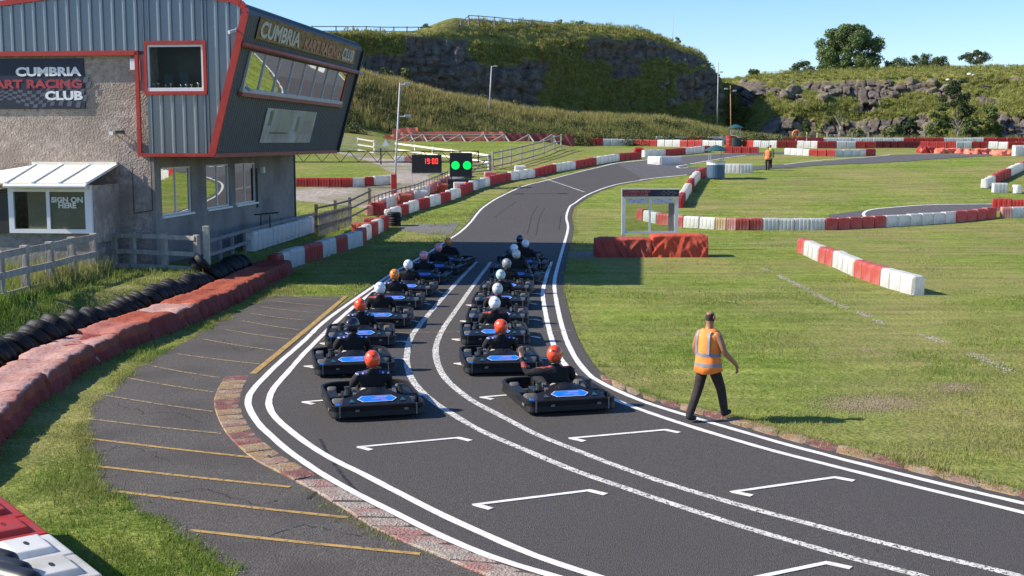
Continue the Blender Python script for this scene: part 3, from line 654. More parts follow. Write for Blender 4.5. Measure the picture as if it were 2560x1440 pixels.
for px, py, dY, h, w, s, lab in ((1432, 145, 3.2, 2.2, 2.0, 18, 'pale shrub hanging on the upper face of the main cliff'), (1010, 215, -3, 2.0, 2.6, 19, 'left leafy shrub at the ridge under the dark cliff'), (965, 208, -3, 1.8, 2.4, 20, 'bushy growth at the ridge nearest the tower roof'), (1210, 268, -8, 1.6, 1.9, 21, 'shrub at the foot of the lamp post on the bank'), (1290, 280, -8, 1.4, 1.8, 22, 'shrub on the bank ridge right of the lamp post')):
    tree('cliff_shrub', on_top(px, py, dY), h, w, lab, 'shrub', 12, 60, .13, (.045, .062, .02), (.11, .125, .045), .0, s, .04, 'mound', cr=.25)
for px, py, dY, h, w, s, cc, lab in ((2392, 330, -1.0, 7.4, 4.8, 30, 0, 'tall dark ivy-like tree against the right cliff'), (2340, 346, -3, 4.4, 3.6, 31, 1, 'lighter green bushy tree left of the dark tree'), (2470, 346, -2.5, 4.2, 4.0, 32, 1, 'lighter green bushy tree right of the dark tree'), (2230, 352, -3.5, 2.2, 3.6, 33, 2, 'pale low bush at the foot of the right cliff'), (2140, 351, -4, 1.6, 2.6, 34, 2, 'low olive bush at the cliff foot by the dead tree'), (2015, 350, -3, 2.6, 1.5, 35, 1, 'slim sapling in front of the dark rock face'), (2425, 351, -5, 3.0, 3.0, 36, 1, 'rounded bush in front of the dark tree'), (2275, 345, -2, 3.0, 2.6, 37, 0, 'dark bush between the pale bush and the rocks')):
    A, B = [((.022, .036, .014), (.042, .060, .024)), ((.05, .075, .02), (.095, .12, .036)), ((.07, .09, .03), (.13, .14, .055))][cc]
    b = at_y(px, py, lerp_tab([(c[0], c[1]) for c in RIGHT], px) + dY); b.z = min(b.z, tz(b.x, b.y) + 1.5)
    tree('quarry_bush', b, h, w, lab, 'bush', 26, 170, .15, A, B, .0, s, .1, 'round' if h > 4 else 'mound', cr=.24)
# bare dead tree
def dead_tree(base, h, label, seed):
    g = random.Random(seed); root = empty('dead_tree', base, 0, label, 'tree'); mb = MB()
    mb.cyl((0, 0, -.2), (.15, 0, h * .5), .13, .08, 7); mb.build('trunk', M['bark_pale'], root, smooth=True)
    for k in range(9):
        z = h * (.25 + .07 * k); a = g.uniform(0, 6.28); q = MB(); p = Vector((.1, 0, min(z, h * .5))); e = p + Vector((math.cos(a) * h * .26, math.sin(a) * h * .2, h * g.uniform(.18, .42)))
        q.cyl(p, e, .06, .025, 5); q.cyl(p.lerp(e, .6), p.lerp(e, .6) + Vector((g.uniform(-.6, .6), 0, .7)), .03, .012, 4); q.cyl(p.lerp(e, .8), p.lerp(e, .8) + Vector((g.uniform(-.5, .5), 0, .6)), .025, .01, 4)
        q.build('branch', M['bark_pale'], root)
b = at_y(2098, 350, 163); b.z = tz(b.x, b.y); dead_tree(b, 4.2, 'bare pale dead tree in front of the dark right rock face', 3)
b = at_y(2392, 352, 156); b.z = tz(b.x, b.y); dead_tree(b, 3.4, 'bare pale dead tree in front of the tall dark tree', 9)
# ------------------------------------------------------------------ control tower building
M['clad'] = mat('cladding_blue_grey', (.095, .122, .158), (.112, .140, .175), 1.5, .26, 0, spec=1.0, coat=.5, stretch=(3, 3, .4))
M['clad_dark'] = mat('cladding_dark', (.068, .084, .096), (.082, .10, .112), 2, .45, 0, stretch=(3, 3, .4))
M['red_trim'] = mat('red_trim', (.40, .030, .020), (.46, .048, .034), 3, .42, spec=.4)
M['red_faded'] = mat('red_trim_faded', (.30, .085, .075), (.38, .12, .105), 3, .5)
M['roughcast'] = mat('roughcast', (.24, .185, .15), (.54, .445, .375), 5.5, .95, 1.0, 16, detail=9, lo=.3, hi=.68, c3=(.29, .235, .195), s3=.8)
M['render_grey'] = mat('render_grey', (.26, .23, .205), (.32, .29, .26), 2.5, .95, .5, 60, c3=(.20, .18, .17), s3=.6)
M['upvc'] = mat('white_upvc', (.78, .78, .78), (.72, .72, .71), 2, .35)
M['upvc_cream'] = mat('cream_roof', (.76, .70, .56), (.82, .79, .70), 1.2, .4)
M['alu'] = mat('window_alu', (.42, .44, .48), (.50, .52, .55), 3, .4)
def mirror(name, col, rough, bump=0, bs=1.0, metal=1.0):
    m = mat(name, col, None, 1, rough, bump, bs, metal); return m
M['win_side'] = mirror('side_window_glass', (.62, .64, .62), .015, .015, .5)
M['win_dark'] = mirror('dark_glass', (.006, .008, .010), .03, 0, 1, 0)
M['plate'] = mirror('polished_plate', (.15, .125, .105), .20, .8, 3.0)
M['black'] = mat('black_metal', (.012, .012, .013), (.02, .02, .022), 6, .45)
M['dark_pipe'] = mat('dark_pipe', (.02, .022, .03), (.03, .032, .04), 6, .5)
M['navy'] = mat('banner_navy', (.008, .011, .030), (.014, .017, .042), 1.3, .5)
M['navy2'] = mat('banner_grey', (.085, .095, .125), (.11, .12, .15), 2, .5)
M['txt_white'] = mat('letter_white', (.80, .80, .80), (.72, .72, .72), 2, .5)
M['txt_red'] = mat('letter_red', (.42, .045, .06), (.34, .035, .05), 2, .5)
M['txt_pale'] = mat('letter_pale_red', (.46, .26, .21), (.38, .17, .13), 3, .35, metal=.3)
M['txt_grey'] = mat('letter_grey', (.55, .57, .58), (.45, .47, .48), 3, .3, metal=.3)
M['chair'] = mat('teal_fabric', (.012, .045, .065), (.018, .06, .085), 5, .8)
M['trophy'] = mat('trophy_metal', (.45, .42, .34), (.30, .26, .2), 8, .3, metal=.6)
M['steel'] = mat('galvanised_steel', (.34, .35, .37), (.44, .45, .46), 7, .45, metal=.4)

TH = math.atan(.107); Y0 = 36.5
N0 = at_y(383, 600, Y0); N0.z = 0
uv = Vector((math.cos(TH), -math.sin(TH), 0)); vv = Vector((math.sin(TH), math.cos(TH), 0))
tower = empty('control_tower', N0, -TH, 'two-storey kart club tower with blue-grey cladding, red trim and leaning glazed side', 'building')
def fpx(px, py, off=0.0):
    """pixel to (a, z) on the front plane (off metres in front of it)"""
    d = ray(px, py); o = Vector((0, 0, CAMZ)); t = ((N0 - vv * off - o).dot(vv)) / d.dot(vv); p = o + d * t - N0
    return p.dot(uv), p.z
def spx(px, py, a0=0.0):
    """pixel to (v, z) on the side plane at a = a0"""
    d = ray(px, py); o = Vector((0, 0, CAMZ)); t = ((N0 + uv * a0 - o).dot(uv)) / d.dot(uv); p = o + d * t - N0
    return p.dot(vv), p.z
PR = .12                                   # cladding stands this far in front of the roughcast
ab, zb = fpx(530, 385, PR); at_, zt_ = fpx(612, 40, PR)
a350, _ = fpx(351, 383, PR); lean = Vector((at_ - ab, 0, zt_ - zb)); llen = lean.length; ldir = lean / llen
lnorm = Vector((ldir.z, 0, -ldir.x))       # outward
def lpx(px, py):
    """pixel to (v, w) on the leaning side: w along the slope"""
    P0 = N0 + uv * ab + Vector((0, 0, zb)); n = uv * lnorm.x + Vector((0, 0, lnorm.z)); o = Vector((0, 0, CAMZ)); d = ray(px, py)
    p = o + d * ((P0 - o).dot(n) / d.dot(n)) - P0
    return p.dot(vv), p.dot(uv * ldir.x + Vector((0, 0, ldir.z)))
def LP(v, w, off=0): return Vector((ab, v, zb)) + ldir * w + lnorm * off
LEN = lpx(842, 372)[0]
_, zmid = fpx(100, 130, PR)                # bottom of the upper cladding, left part
rl = [fpx(-420, 60, PR), fpx(-200, 30, PR), fpx(0, 9, PR), fpx(110, -6, PR), fpx(260, -20, PR), fpx(420, -18, PR), fpx(540, -6, PR), fpx(585, 1, PR)]
def roof_z(a): return lerp_tab(rl, a)
aR, zR = rl[-1]; eave = [Vector((aR, zR)), Vector((fpx(602, 8, PR))), Vector((fpx(612, 20, PR))), Vector((fpx(614, 32, PR))), Vector((at_, zt_))]

# walls of the lower storey
left_a = fpx(-420, 300)[0]
w = MB(); w.box(left_a, 0, 0, LEN, -.2, zmid + .4); w.build('rendered_wall', M['roughcast'], tower)
w = MB(); w.box(-.02, 0.0, .03, LEN - .02, -.2, zb + .05)
MBs = MB()
# the grey side wall is a slab with real window holes
holes = []
for (x0, y0), (x1, y1) in (((404, 420), (479, 530)), ((516, 408), (574, 512)), ((588, 403), (640, 496))):
    v0 = spx(x0, (y0 + y1) / 2, .12)[0]; v1 = spx(x1, (y0 + y1) / 2, .12)[0]
    holes.append((v0, v1, spx(x0, y1 + 8, .12)[1] if 0 else None))
zw0 = spx(404, 541, .12)[1]; zw1 = spx(404, 419, .12)[1]
def slab_with_holes(mb, a0, a1, v0, v1, z0, z1, hs):
    c = v0
    for h0, h1, q0, q1 in hs:
        mb.box(a0, a1, c, h0, z0, z1); mb.box(a0, a1, h0, h1, z0, q0); mb.box(a0, a1, h0, h1, q1, z1); c = h1
    mb.box(a0, a1, c, v1, z0, z1)
hs_ = [(h[0], h[1], zw0, zw1) for h in holes]
w = MB(); slab_with_holes(w, 0, .12, -.02, LEN, -.2, zb - .02, hs_); w.build('side_wall', M['render_grey'], tower)
for h0, h1, q0, q1 in hs_:
    f = MB(); t = .05
    f.box(.02, .08, h0, h1, q0, q0 + t); f.box(.02, .08, h0, h1, q1 - t, q1); f.box(.02, .08, h0, h0 + t, q0 + t, q1 - t); f.box(.02, .08, h1 - t, h1, q0 + t, q1 - t); f.box(.02, .08, (h0 + h1) / 2 - t / 2, (h0 + h1) / 2 + t / 2, q0 + t, q1 - t)
    win = f.build('window', M['upvc'], tower)
    MB().box(.01, .20, h0 - .06, h1 + .06, q0 - .07, q0 - .002).build('sill', M['upvc'], win)
    for p0, p1 in ((h0 + t, (h0 + h1) / 2 - t / 2), ((h0 + h1) / 2 + t / 2, h1 - t)):
        g = MB(); g.box(.035, .05, p0, p1, q0 + t, q1 - t); g.build('pane', M['win_side'], win)
MB().box(-.15, .16, LEN + .001, LEN + .12, -.2, zb - .03).build('corner_post', M['dark_pipe'], tower)
p = MB(); p.tube([(.04, -.06, 3.9), (.04, -.06, 2.3), (-.55, -.06, 2.2), (-.55, -.06, 3.6)], .012, 5); p.build('cable', M['black'], tower)
# upper storey core, roof shell
core = [(left_a, zmid + .02), (a350 + .05, zmid + .02), (a350 + .05, zb + .02), (ab - .05, zb + .02), (at_ - .06, zt_)] + [(e.x - .06, e.y - .06) for e in reversed(eave[:-1])] + [(q[0], q[1] - .07) for q in reversed(rl[:-1])]
_w0, _w1 = fpx(372, 118, PR), fpx(506, 224, PR)
# core built as front-less shell behind the window: side pieces
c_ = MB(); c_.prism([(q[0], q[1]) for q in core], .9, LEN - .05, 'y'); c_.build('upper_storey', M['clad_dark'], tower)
roof = MB(); RP = [(q[0], q[1]) for q in rl] + [(e.x, e.y) for e in eave[1:]]
nv = 90; vs = []; fs = []
for i, (x, z) in enumerate(RP):
    nrm = Vector((0, 1))
    if i > len(rl) - 2:
        nx_ = RP[min(i + 1, len(RP) - 1)]; pv = RP[i - 1]; d = Vector((nx_[0] - pv[0], nx_[1] - pv[1])).normalized(); nrm = Vector((-d.y, d.x)); nrm = nrm if nrm.y > 0 or nrm.x > 0 else -nrm
    for j in range(nv * 2 + 1):
        v = -PR - .03 + (LEN + PR + .06) * j / (nv * 2); q = .018 * (1 if j % 2 else -1); vs.append((x + nrm.x * q, v, z + nrm.y * q))
wv = nv * 2 + 1
fs = [(i * wv + j, (i + 1) * wv + j, (i + 1) * wv + j + 1, i * wv + j + 1) for i in range(len(RP) - 1) for j in range(wv - 1)]
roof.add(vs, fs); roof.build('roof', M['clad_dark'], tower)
# leaning corrugated side
sd = MB(); nr = int(LEN / .2); vs = []; prof_ = [(0, 0), (.055, 0), (.085, .03), (.145, .03), (.175, 0)]
vl = []
for r in range(nr):
    for dv, h in prof_: vl.append((r * LEN / nr + dv, h))
vl.append((LEN, 0))
for v, h in vl: vs += [LP(v, 0, h - .02), LP(v, llen + .02, h - .02)]
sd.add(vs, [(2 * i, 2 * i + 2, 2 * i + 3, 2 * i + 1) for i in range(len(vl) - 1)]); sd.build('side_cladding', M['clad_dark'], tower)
MB().prism([(a350, zb), (ab, zb), (ab, zb + .01), (a350, zb + .01)], -PR, LEN, 'y').build('soffit', M['clad_dark'], tower)
# front cladding: one folded sheet per rib
pitch = fpx(128.0, 60, PR)[0] - fpx(100, 60, PR)[0]; a = fpx(8.5, 60, PR)[0]
while a > left_a: a -= pitch
wa0, wa1 = fpx(363, 112, PR)[0], fpx(512, 112, PR)[0]; wz1 = fpx(440, 109, PR)[1]; wz0 = fpx(440, 231, PR)[1]
def lean_z(x): return zb + (x - ab) / (at_ - ab) * (zt_ - zb)
def panel(x0, x1, zlo, zhi):
    """folded sheet between x0 and x1: flat pan, then a raised rib"""
    k = x1 - x0; pr = [(0, 0), (.08 * k, 0), (.58 * k, 0), (.72 * k, .022), (.78 * k, .05), (.93 * k, .05), (k, 0)]
    mb = MB(); vs = []
    for dx, h in pr:
        x = x0 + dx; vs += [(x, -PR - h, zlo(x)), (x, -PR - h, zhi(x))]
    mb.add(vs, [(2 * i, 2 * i + 2, 2 * i + 3, 2 * i + 1) for i in range(len(pr) - 1)]); return mb.build('cladding_panel', M['clad'], tower)
top = lambda x: (roof_z(x) - .02) if x < aR else (lerp_tab([(e.x, e.y) for e in eave[:4]], min(x, eave[3].x)) - .02)
while a < at_ + .1:
    x0, x1 = max(a, left_a), min(a + pitch, at_ + .05); xm = (x0 + x1) / 2
    if x1 - x0 > .06:
        if x1 <= a350: panel(x0, x1, lambda x: zmid, top)
        else:
            for s0, s1 in [(x0, min(x1, wa0)), (max(x0, wa0), min(x1, wa1)), (max(x0, wa1), x1)]:
                if s1 - s0 < .03: continue
                m_ = (s0 + s1) / 2
                if wa0 <= m_ <= wa1:
                    panel(s0, s1, lambda x: wz1, top); panel(max(s0, a350), s1, lambda x: max(zb, lean_z(x)), lambda x: wz0)
                elif m_ < wa0: panel(s0, s1, lambda x: zmid if x < wa0 else wz1, top)
                else: panel(s0, s1, lambda x: max(zb, lean_z(x)), top)
    a += pitch
# red trim
tr = MB(); y0_, y1_ = -PR - .06, -PR + .03
def tb(x0, z0, x1, z1, w_, nm='trim', m='red_trim', d=.0):
    q = MB(); q.bar((x0, (y0_ + y1_) / 2 - d, z0), (x1, (y0_ + y1_) / 2 - d, z1), .09, w_, (0, 1, 0) if 0 else (-(z1 - z0), 0, (x1 - x0))); return q.build(nm, M[m], tower)
tb(left_a, zmid - .05, a350 + .03, zmid - .05, .14); tb(a350, zmid - .02, a350, zb, .11); tb(a350 - .05, zb - .03, ab + .06, zb - .03, .10, d=.004)
tb(ab, zb - .03, at_, zt_, .21, d=.008)
for q0, q1 in zip(eave, eave[1:]): tb(q0.x, q0.y, q1.x, q1.y, .20, d=.006)
for q0, q1 in zip(rl, rl[1:]): tb(q0[0], q0[1], q1[0] + .02, q1[1], .16, d=.004)
MB().box(a350 + .04, wa0 - .02, -PR - .02, -PR + .02, wz0 + .05, zmid - .1).build('red_panel', M['red_faded'], tower)
MB().box(a350 + .09, a350 + .12, -PR - .06, -PR - .02, wz0 + .35, zmid - .25).build('conduit', M['red_faded'], tower)
# big front window with the room behind it
f = MB(); t = .06
for m_, g0, nm in (('red_trim', .0, 'trim'),):
    q = MB(); e = .10; Yf0, Yf1 = -PR - .07, -PR + .02
    q.box(wa0 - .03, wa1 + .05, Yf0, Yf1, wz1 - .03, wz1 + .08); q.box(wa0 - .03, wa1 + .05, Yf0 - .03, Yf1, wz0 - .07, wz0 + .03); q.box(wa0 - .03, wa0 + .05, Yf0, Yf1, wz0 + .03, wz1 - .03); q.box(wa1 - .05, wa1 + .05, Yf0, Yf1, wz0 + .03, wz1 - .03); q.build('window_surround', M['red_trim'], tower)
i0, i1, j0, j1 = wa0 + .055, wa1 - .055, wz0 + .035, wz1 - .035
f.box(i0, i1, -PR - .03, -PR + .05, j1 - t, j1); f.box(i0, i1, -PR - .06, -PR + .05, j0, j0 + t * 1.7); f.box(i0, i0 + t, -PR - .03, -PR + .05, j0 + t * 1.7, j1 - t); f.box(i1 - t, i1, -PR - .03, -PR + .05, j0 + t * 1.7, j1 - t)
fw = f.build('window', M['upvc'], tower)
mg, nt, b = nodes_of('clear_glass'); tr_ = nt.nodes.new('ShaderNodeBsdfTransparent'); tr_.inputs[0].default_value = (.82, .86, .85, 1); gs_ = nt.nodes.new('ShaderNodeBsdfGlossy'); gs_.inputs['Roughness'].default_value = .01; ms_ = nt.nodes.new('ShaderNodeMixShader'); ms_.inputs[0].default_value = .008; nt.links.new(tr_.outputs[0], ms_.inputs[1]); nt.links.new(gs_.outputs[0], ms_.inputs[2]); nt.links.new(ms_.outputs[0], nt.nodes['Material Output'].inputs['Surface']); M['glass'] = mg
MB().box(i0 + t, i1 - t, -PR + .005, -PR + .012, j0 + t * 1.7, j1 - t).build('pane', M['glass'], fw)
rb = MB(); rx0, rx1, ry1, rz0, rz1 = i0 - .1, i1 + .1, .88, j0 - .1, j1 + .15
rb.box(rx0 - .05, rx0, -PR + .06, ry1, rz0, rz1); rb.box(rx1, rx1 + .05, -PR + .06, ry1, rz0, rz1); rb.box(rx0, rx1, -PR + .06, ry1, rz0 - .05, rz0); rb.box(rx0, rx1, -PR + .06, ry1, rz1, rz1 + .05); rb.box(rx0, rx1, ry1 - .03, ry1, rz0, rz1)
rb.build('room_lining', M['black'], tower)  # black lining: the dimness of the room is put into its colour
for k, cx in enumerate((.24, .53, .93)):
    x = i0 + (i1 - i0) * cx; ch = MB(); ch.box(x - .14, x + .14, .40, .47, j0 + .05, j0 + .52 + .06 * (k == 1)); ch.box(x - .13, x + .13, .15, .40, j0 + .0, j0 + .12); ch.build('chair', M['chair'], tower, bevel=.03)
for k, cx in enumerate((.05, .13, .27, .37, .57, .67, .77, .90)):
    x = i0 + t + (i1 - i0 - 2 * t) * cx; tp = MB(); z = j0 + t * 1.7 + .002; hh = (.13, .15, .10, .14, .09, .11, .10, .15)[k]
    tp.lathe([(.0, 0), (.03, 0), (.03, .015), (.008, .025), (.008, hh * .5), (.035, hh * .7), (.042, hh), (.0, hh)], 8, (x, -.02, z)); tp.build('trophy', M['trophy'], tower, smooth=True)

# roof-edge rail, glazing and signs on the leaning side
def side_quad(c, off0, off1, name, m, parent):
    """box over four (v, w) corners"""
    vs = [LP(v, w_, off0) for v, w_ in c] + [LP(v, w_, off1) for v, w_ in c]; mb = MB()
    mb.add(vs, [(0, 1, 2, 3), (7, 6, 5, 4), (0, 4, 5, 1), (1, 5, 6, 2), (2, 6, 7, 3), (3, 7, 4, 0)]); return mb.build(name, m, parent)
def rect(v0, v1, w0, w1): return [(v0, w0), (v1, w0), (v1, w1), (v0, w1)]
gv0 = lpx(600, 225)[0]; gv1 = lpx(848, 255)[0]; gw0 = lpx(600, 228)[1]; gw1 = lpx(604, 118)[1]
rv0, rw = lpx(600, 108); rv1 = lpx(884, 178)[0]
gl = empty('glazing'); gl.parent = tower
n = 8; t = .07
for k in range(n):
    v0 = gv0 + (gv1 - gv0) * k / n; v1 = gv0 + (gv1 - gv0) * (k + 1) / n
    side_quad(rect(v0 + t / 2, v1 - t / 2, gw0 + .12, gw1 - .05), .03, .05, 'pane', M['win_side'], gl)
    side_quad(rect(v1 - t / 2, v1 + t / 2, gw0 + .12, gw1 - .05), .02, .09, 'mullion', M['alu' if k < 7 else 'red_trim'], gl)
side_quad(rect(gv0 - t / 2, gv0 + t / 2, gw0 + .12, gw1 - .05), .02, .09, 'mullion', M['alu'], gl)
side_quad(rect(gv0 - .1, gv1 + .1, gw0, gw0 + .12), .02, .12, 'sill', M['alu'], gl)
side_quad(rect(gv0 - .15, gv1 + .15, gw0 - .12, gw0 - .001), .02, .15, 'lower_rail', M['red_faded'], gl)
q = MB(); q.cyl(LP(rv0 - .15, rw, .14), LP(rv1, rw, .14), .085, .085, 10); q.build('shutter_housing', M['red_faded'], tower, smooth=True)
# polished sign above the windows
sv0, sv1 = lpx(638, 80)[0], lpx(884, 140)[0]; sw0, sw1 = lpx(638, 100)[1] + .05, lpx(650, 40)[1]
sg = side_quad(rect(sv0, sv1, sw0, sw1), .04, .06, 'fascia_sign', M['plate'], tower)
bw = Vector((0, 1, 0)); hgt = (sw1 - sw0)
def stext(s, v, w_, size, m, sx=1.0, off=.068):
    return text(s, size, M[m], sg, LP(v, w_, off), bw, ldir, 'lettering', .016, 'LEFT', sx, .022)
L_ = sv1 - sv0
stext('CUMBRIA', sv0 + .02 * L_, sw0 + .14 * hgt, hgt * .98, 'txt_grey', L_ * .36 / (hgt * .98 * 4.55))
stext('KART RACING', sv0 + .41 * L_, sw0 + .14 * hgt, hgt * .80, 'txt_pale', L_ * .40 / (hgt * .80 * 6.6))
stext('CLUB', sv0 + .835 * L_, sw0 + .14 * hgt, hgt * .92, 'txt_grey', L_ * .16 / (hgt * .92 * 2.75))
# poster of the building interior below
pv0, pw0 = lpx(646, 356); pv1, pw1 = lpx(790, 280)
m_p = mat('poster_print', (.20, .23, .20), (.48, .50, .49), .55, .22, 0, c3=(.30, .34, .28), s3=.9)
po = side_quad(rect(pv0, pv1, pw0, pw1), .02, .05, 'poster_board', m_p, tower)
for x0, x1, z0, z1, c in ((.12, .45, .26, .32, (.08, .09, .08)), (.06, .12, .5, .92, (.10, .14, .08)), (.52, .56, .2, .75, (.33, .35, .34)), (.60, .66, .35, .8, (.14, .15, .14)), (.74, .95, .3, .7, (.27, .24, .23))):
    side_quad(rect(pv0 + (pv1 - pv0) * x0, pv0 + (pv1 - pv0) * x1, pw0 + (pw1 - pw0) * z0, pw0 + (pw1 - pw0) * z1), .0505, .053, 'print', mat('print_patch', c, tuple(k * 1.4 for k in c), 2, .4), po)
side_quad(rect(0, LEN, -.10, .03), -.02, .06, 'lower_edge_trim', M['red_faded'], tower)
side_quad(rect(LEN - .05, LEN + .10, -.05, llen + .1), -.05, .12, 'downpipe', M['dark_pipe'], tower)
# cameras and lamps fixed to the walls
def cctv(P, d, nm='security_camera'):
    e = MB(); P = Vector(P); d = Vector(d).normalized(); e.cyl(P, P + d * .22, .05, .055, 8); e.cyl(P + Vector((0, 0, 0)), P + Vector((0, .12, .08)), .02, .02, 6); return e.build(nm, M['alu'], tower, smooth=False)
x, z = fpx(586, 76, PR + .2); cctv((x, -PR - .15, z), (-.6, -.8, -.3))
cctv(LP(lpx(596, 212)[0], lpx(596, 212)[1], .25), (.7, -.3, -.5))
cctv(LP(lpx(884, 178)[0] + .1, lpx(884, 178)[1], .2), (.5, .6, -.2))
x, z = fpx(334, 161, .1); MB().box(x - .10, x + .10, -.14, -.001, z - .17, z + .17).build('alarm_box', M['upvc'], tower, bevel=.015)
x, z = fpx(278, 333, .1); q = MB(); q.box(x - .03, x + .10, -.2, -.08, z - .05, z + .05); q.cyl((x + .04, -.001, z), (x + .04, -.12, z), .02, .02, 6); q.build('flood_light', M['upvc'], tower)
x, z = fpx(300, 331, .1); q = MB(); q.box(x - .10, x + .14, -.2, -.08, z - .04, z + .06); q.cyl((x + .02, -.001, z), (x + .02, -.12, z), .02, .02, 6); q.build('flood_light', M['black'], tower)
v, z = spx(655, 425, .2); MB().box(.121, .30, v - .1, v + .1, z - .12, z + .12).build('wall_box', M['upvc'], tower, bevel=.02)
v, z = spx(645, 440, .2); q = MB(); q.cyl((.15, v, z + .3), (.15, v, z - 1.2), .04, .04, 8); q.build('pipe', M['dark_pipe'], tower)
# banner
bx0, bz1 = fpx(-130, 148, .06); bx1, bz0 = fpx(213, 272, .06)
ban = MB().box(bx0, bx1, -.05, -.001, bz0, bz1).build('club_banner', M['navy'], tower)
bh = bz1 - bz0
def btext(s, y, m, cap=.215, right=.02, width=None):
    sz = bh * cap / .73; o = text(s, sz, M[m], ban, (0, -.058, 0), (1, 0, 0), (0, 0, 1), 'lettering', .006, 'LEFT', 1.0, .016)
    co = np.empty(len(o.data.vertices) * 3); o.data.vertices.foreach_get('co', co); co = co.reshape(-1, 3)
    k = width / (co[:, 0].max() - co[:, 0].min()); co[:, 0] = (co[:, 0] - co[:, 0].max()) * k + bx1 - right; co[:, 2] += bz0 + bh * y
    o.data.vertices.foreach_set('co', co.ravel()); o.data.update()
pw_ = (bx1 - bx0) / 343
btext('CUMBRIA', .66, 'txt_white', .17, 6 * pw_, 166 * pw_); btext('KART RACING', .42, 'txt_red', .165, 6 * pw_, 245 * pw_); btext('CLUB', .185, 'txt_white', .17, 5 * pw_, 95 * pw_)
ck = MB()
for i in range(22):
    for j in range(5):
        if (i + j) % 2 == 0:
            def W_(i, j):
                u = i / 22; x = bx0 + (bx1 - bx0) * (.30 + .69 * u); base = bz0 + bh * (.02 + .20 * math.sin(u * 5.2 + .6) ** 2 * (1 - u)); hh = bh * (.055 + .05 * u)
                return (x + j * .05 * u * 4 * .35, -.0535, min(base + j * hh * (.55 + .7 * u), bz1))
            ck.add([W_(i, j), W_(i + 1, j), W_(i + 1, j + 1), W_(i, j + 1)], [(0, 1, 2, 3)])
ck.build('chequered_print', M['navy2'], ban)

# ------------------------------------------------------------------ entrance porch in front of the roughcast wall
YP = 1.9
porch = empty('porch', N0, -TH, 'white framed glazed entrance porch with pale sloping roof in front of the rough wall', 'porch')
def ppx(px, py, off=YP): return fpx(px, py, off)
pl, _ = ppx(20, 500); prr, _ = ppx(228, 500); _, pz0 = ppx(100, 583); _, pz1 = ppx(100, 462); _, psill = ppx(100, 572)
lft = pl - 2.2
fr = MB(); t = .16
def pframe(x0, x1, z0, z1, nm='frame'): MB().box(x0, x1, -YP, -YP + .09, z0, z1).build(nm, M['upvc'], porch)
pframe(pl, pl + t, pz0, pz1 - .2, 'post'); pframe(prr - .20, prr, pz0, pz1 - .2, 'post'); pframe(pl, prr, pz1 - .2, pz1, 'head_rail'); pframe(pl + t, prr - .2, pz0, pz0 + .12, 'sill')
xm, _ = ppx(119, 500); pframe(xm - .05, xm + .05, pz0 + .12, pz1 - .2, 'mullion')
for x0, x1 in ((pl + t, xm - .05), (xm + .05, prr - .2)): MB().box(x0, x1, -YP + .04, -YP + .05, pz0 + .12, pz1 - .2).build('pane', M['glass'], porch)
MB().box(lft, prr - .1, -YP + .12, -.002, -.1, pz0 - .002).build('base_wall', M['concrete'], porch)
MB().box(prr - .09, prr - .01, -YP + .10, -.002, pz0 - .3, pz1 - .02).build('side_panel', M['roughcast'], porch)
MB().box(lft, lft + .1, -YP + .1, -.002, pz0, pz1 - .2).build('side_panel', M['black'], porch); MB().box(lft, pl, -YP + .02, -YP + .06, pz0, pz1 - .25).build('side_panel', M['black'], porch)
M['added_backing'] = mat('lit_wall_beige', (.27, .215, .135), (.32, .26, .17), 3, .8)  # beige panels added behind the panes stand in for the sunlit inner wall
MB().box(ppx(66, 500)[0], xm - .055, -YP + .062, -YP + .072, pz0 + .125, pz1 - .205).build('added_backing', M['added_backing'], porch); MB().box(xm + .055, prr - .205, -YP + .062, -YP + .072, pz0 + .125, pz1 - .205).build('added_backing', M['added_backing'], porch)
dx0 = ppx(33, 500)[0]; MB().box(dx0, ppx(66, 500)[0], -.6, -.56, .3, pz1 - .35).build('doorway', M['black'], porch)
_, rzt = fpx(100, 415, .25); xa, _ = fpx(82, 415, .25); xb, _ = fpx(285, 412, .25); ra, _ = ppx(14, 470, YP + .25); rb_, _ = ppx(216, 462, YP + .25); rz = pz1 + .03
for k in range(3):
    t0, t1 = k / 3, (k + 1) / 3
    T = lambda t_, s_: Vector((xa + (xb - xa) * t_, -.10, rzt)).lerp(Vector((ra + (rb_ - ra) * t_, -YP - .22, rz)), s_)
    mb = MB(); A_ = [T(t0 + .01, 0), T(t1 - .01, 0), T(t1 - .01, 1), T(t0 + .01, 1)]; up = Vector((0, 0, .03)); mb.add(A_ + [p + up for p in A_], [(3, 2, 1, 0), (4, 5, 6, 7), (0, 1, 5, 4), (1, 2, 6, 5), (2, 3, 7, 6), (3, 0, 4, 7)]); mb.build('roof_panel', M['upvc_cream'], porch)
for k in range(4):
    MB().bar(T(k - 2 if 0 else 0, 0) if 0 else Vector((xa + (xb - xa) * k / 3, -.10, rzt + .03)), Vector((ra + (rb_ - ra) * k / 3, -YP - .24, rz + .03)), .07, .07).build('roof_bar', M['upvc'], porch)
mb = MB(); A_ = [Vector((xa - .03, -.1, rzt)), Vector((ra - .02, -YP - .22, rz)), Vector((lft - .6, -YP - .22, rz - .05)), Vector((lft - .6, -.1, rzt - .45))]; mb.add(A_ + [p + Vector((0, 0, .03)) for p in A_], [(3, 2, 1, 0), (4, 5, 6, 7), (0, 1, 5, 4), (1, 2, 6, 5), (2, 3, 7, 6), (3, 0, 4, 7)]); mb.build('roof_panel', M['upvc_cream'], porch)
MB().box(xa - .1, xb + .02, -.12, -.001, rzt + .02, rzt + .12).build('wall_flashing', M['upvc_cream'], porch)
q = MB(); q.cyl((ra - .05, -YP - .26, rz - .06), (rb_, -YP - .26, rz - .06), .065, .065, 8); q.build('gutter', M['upvc'], porch)
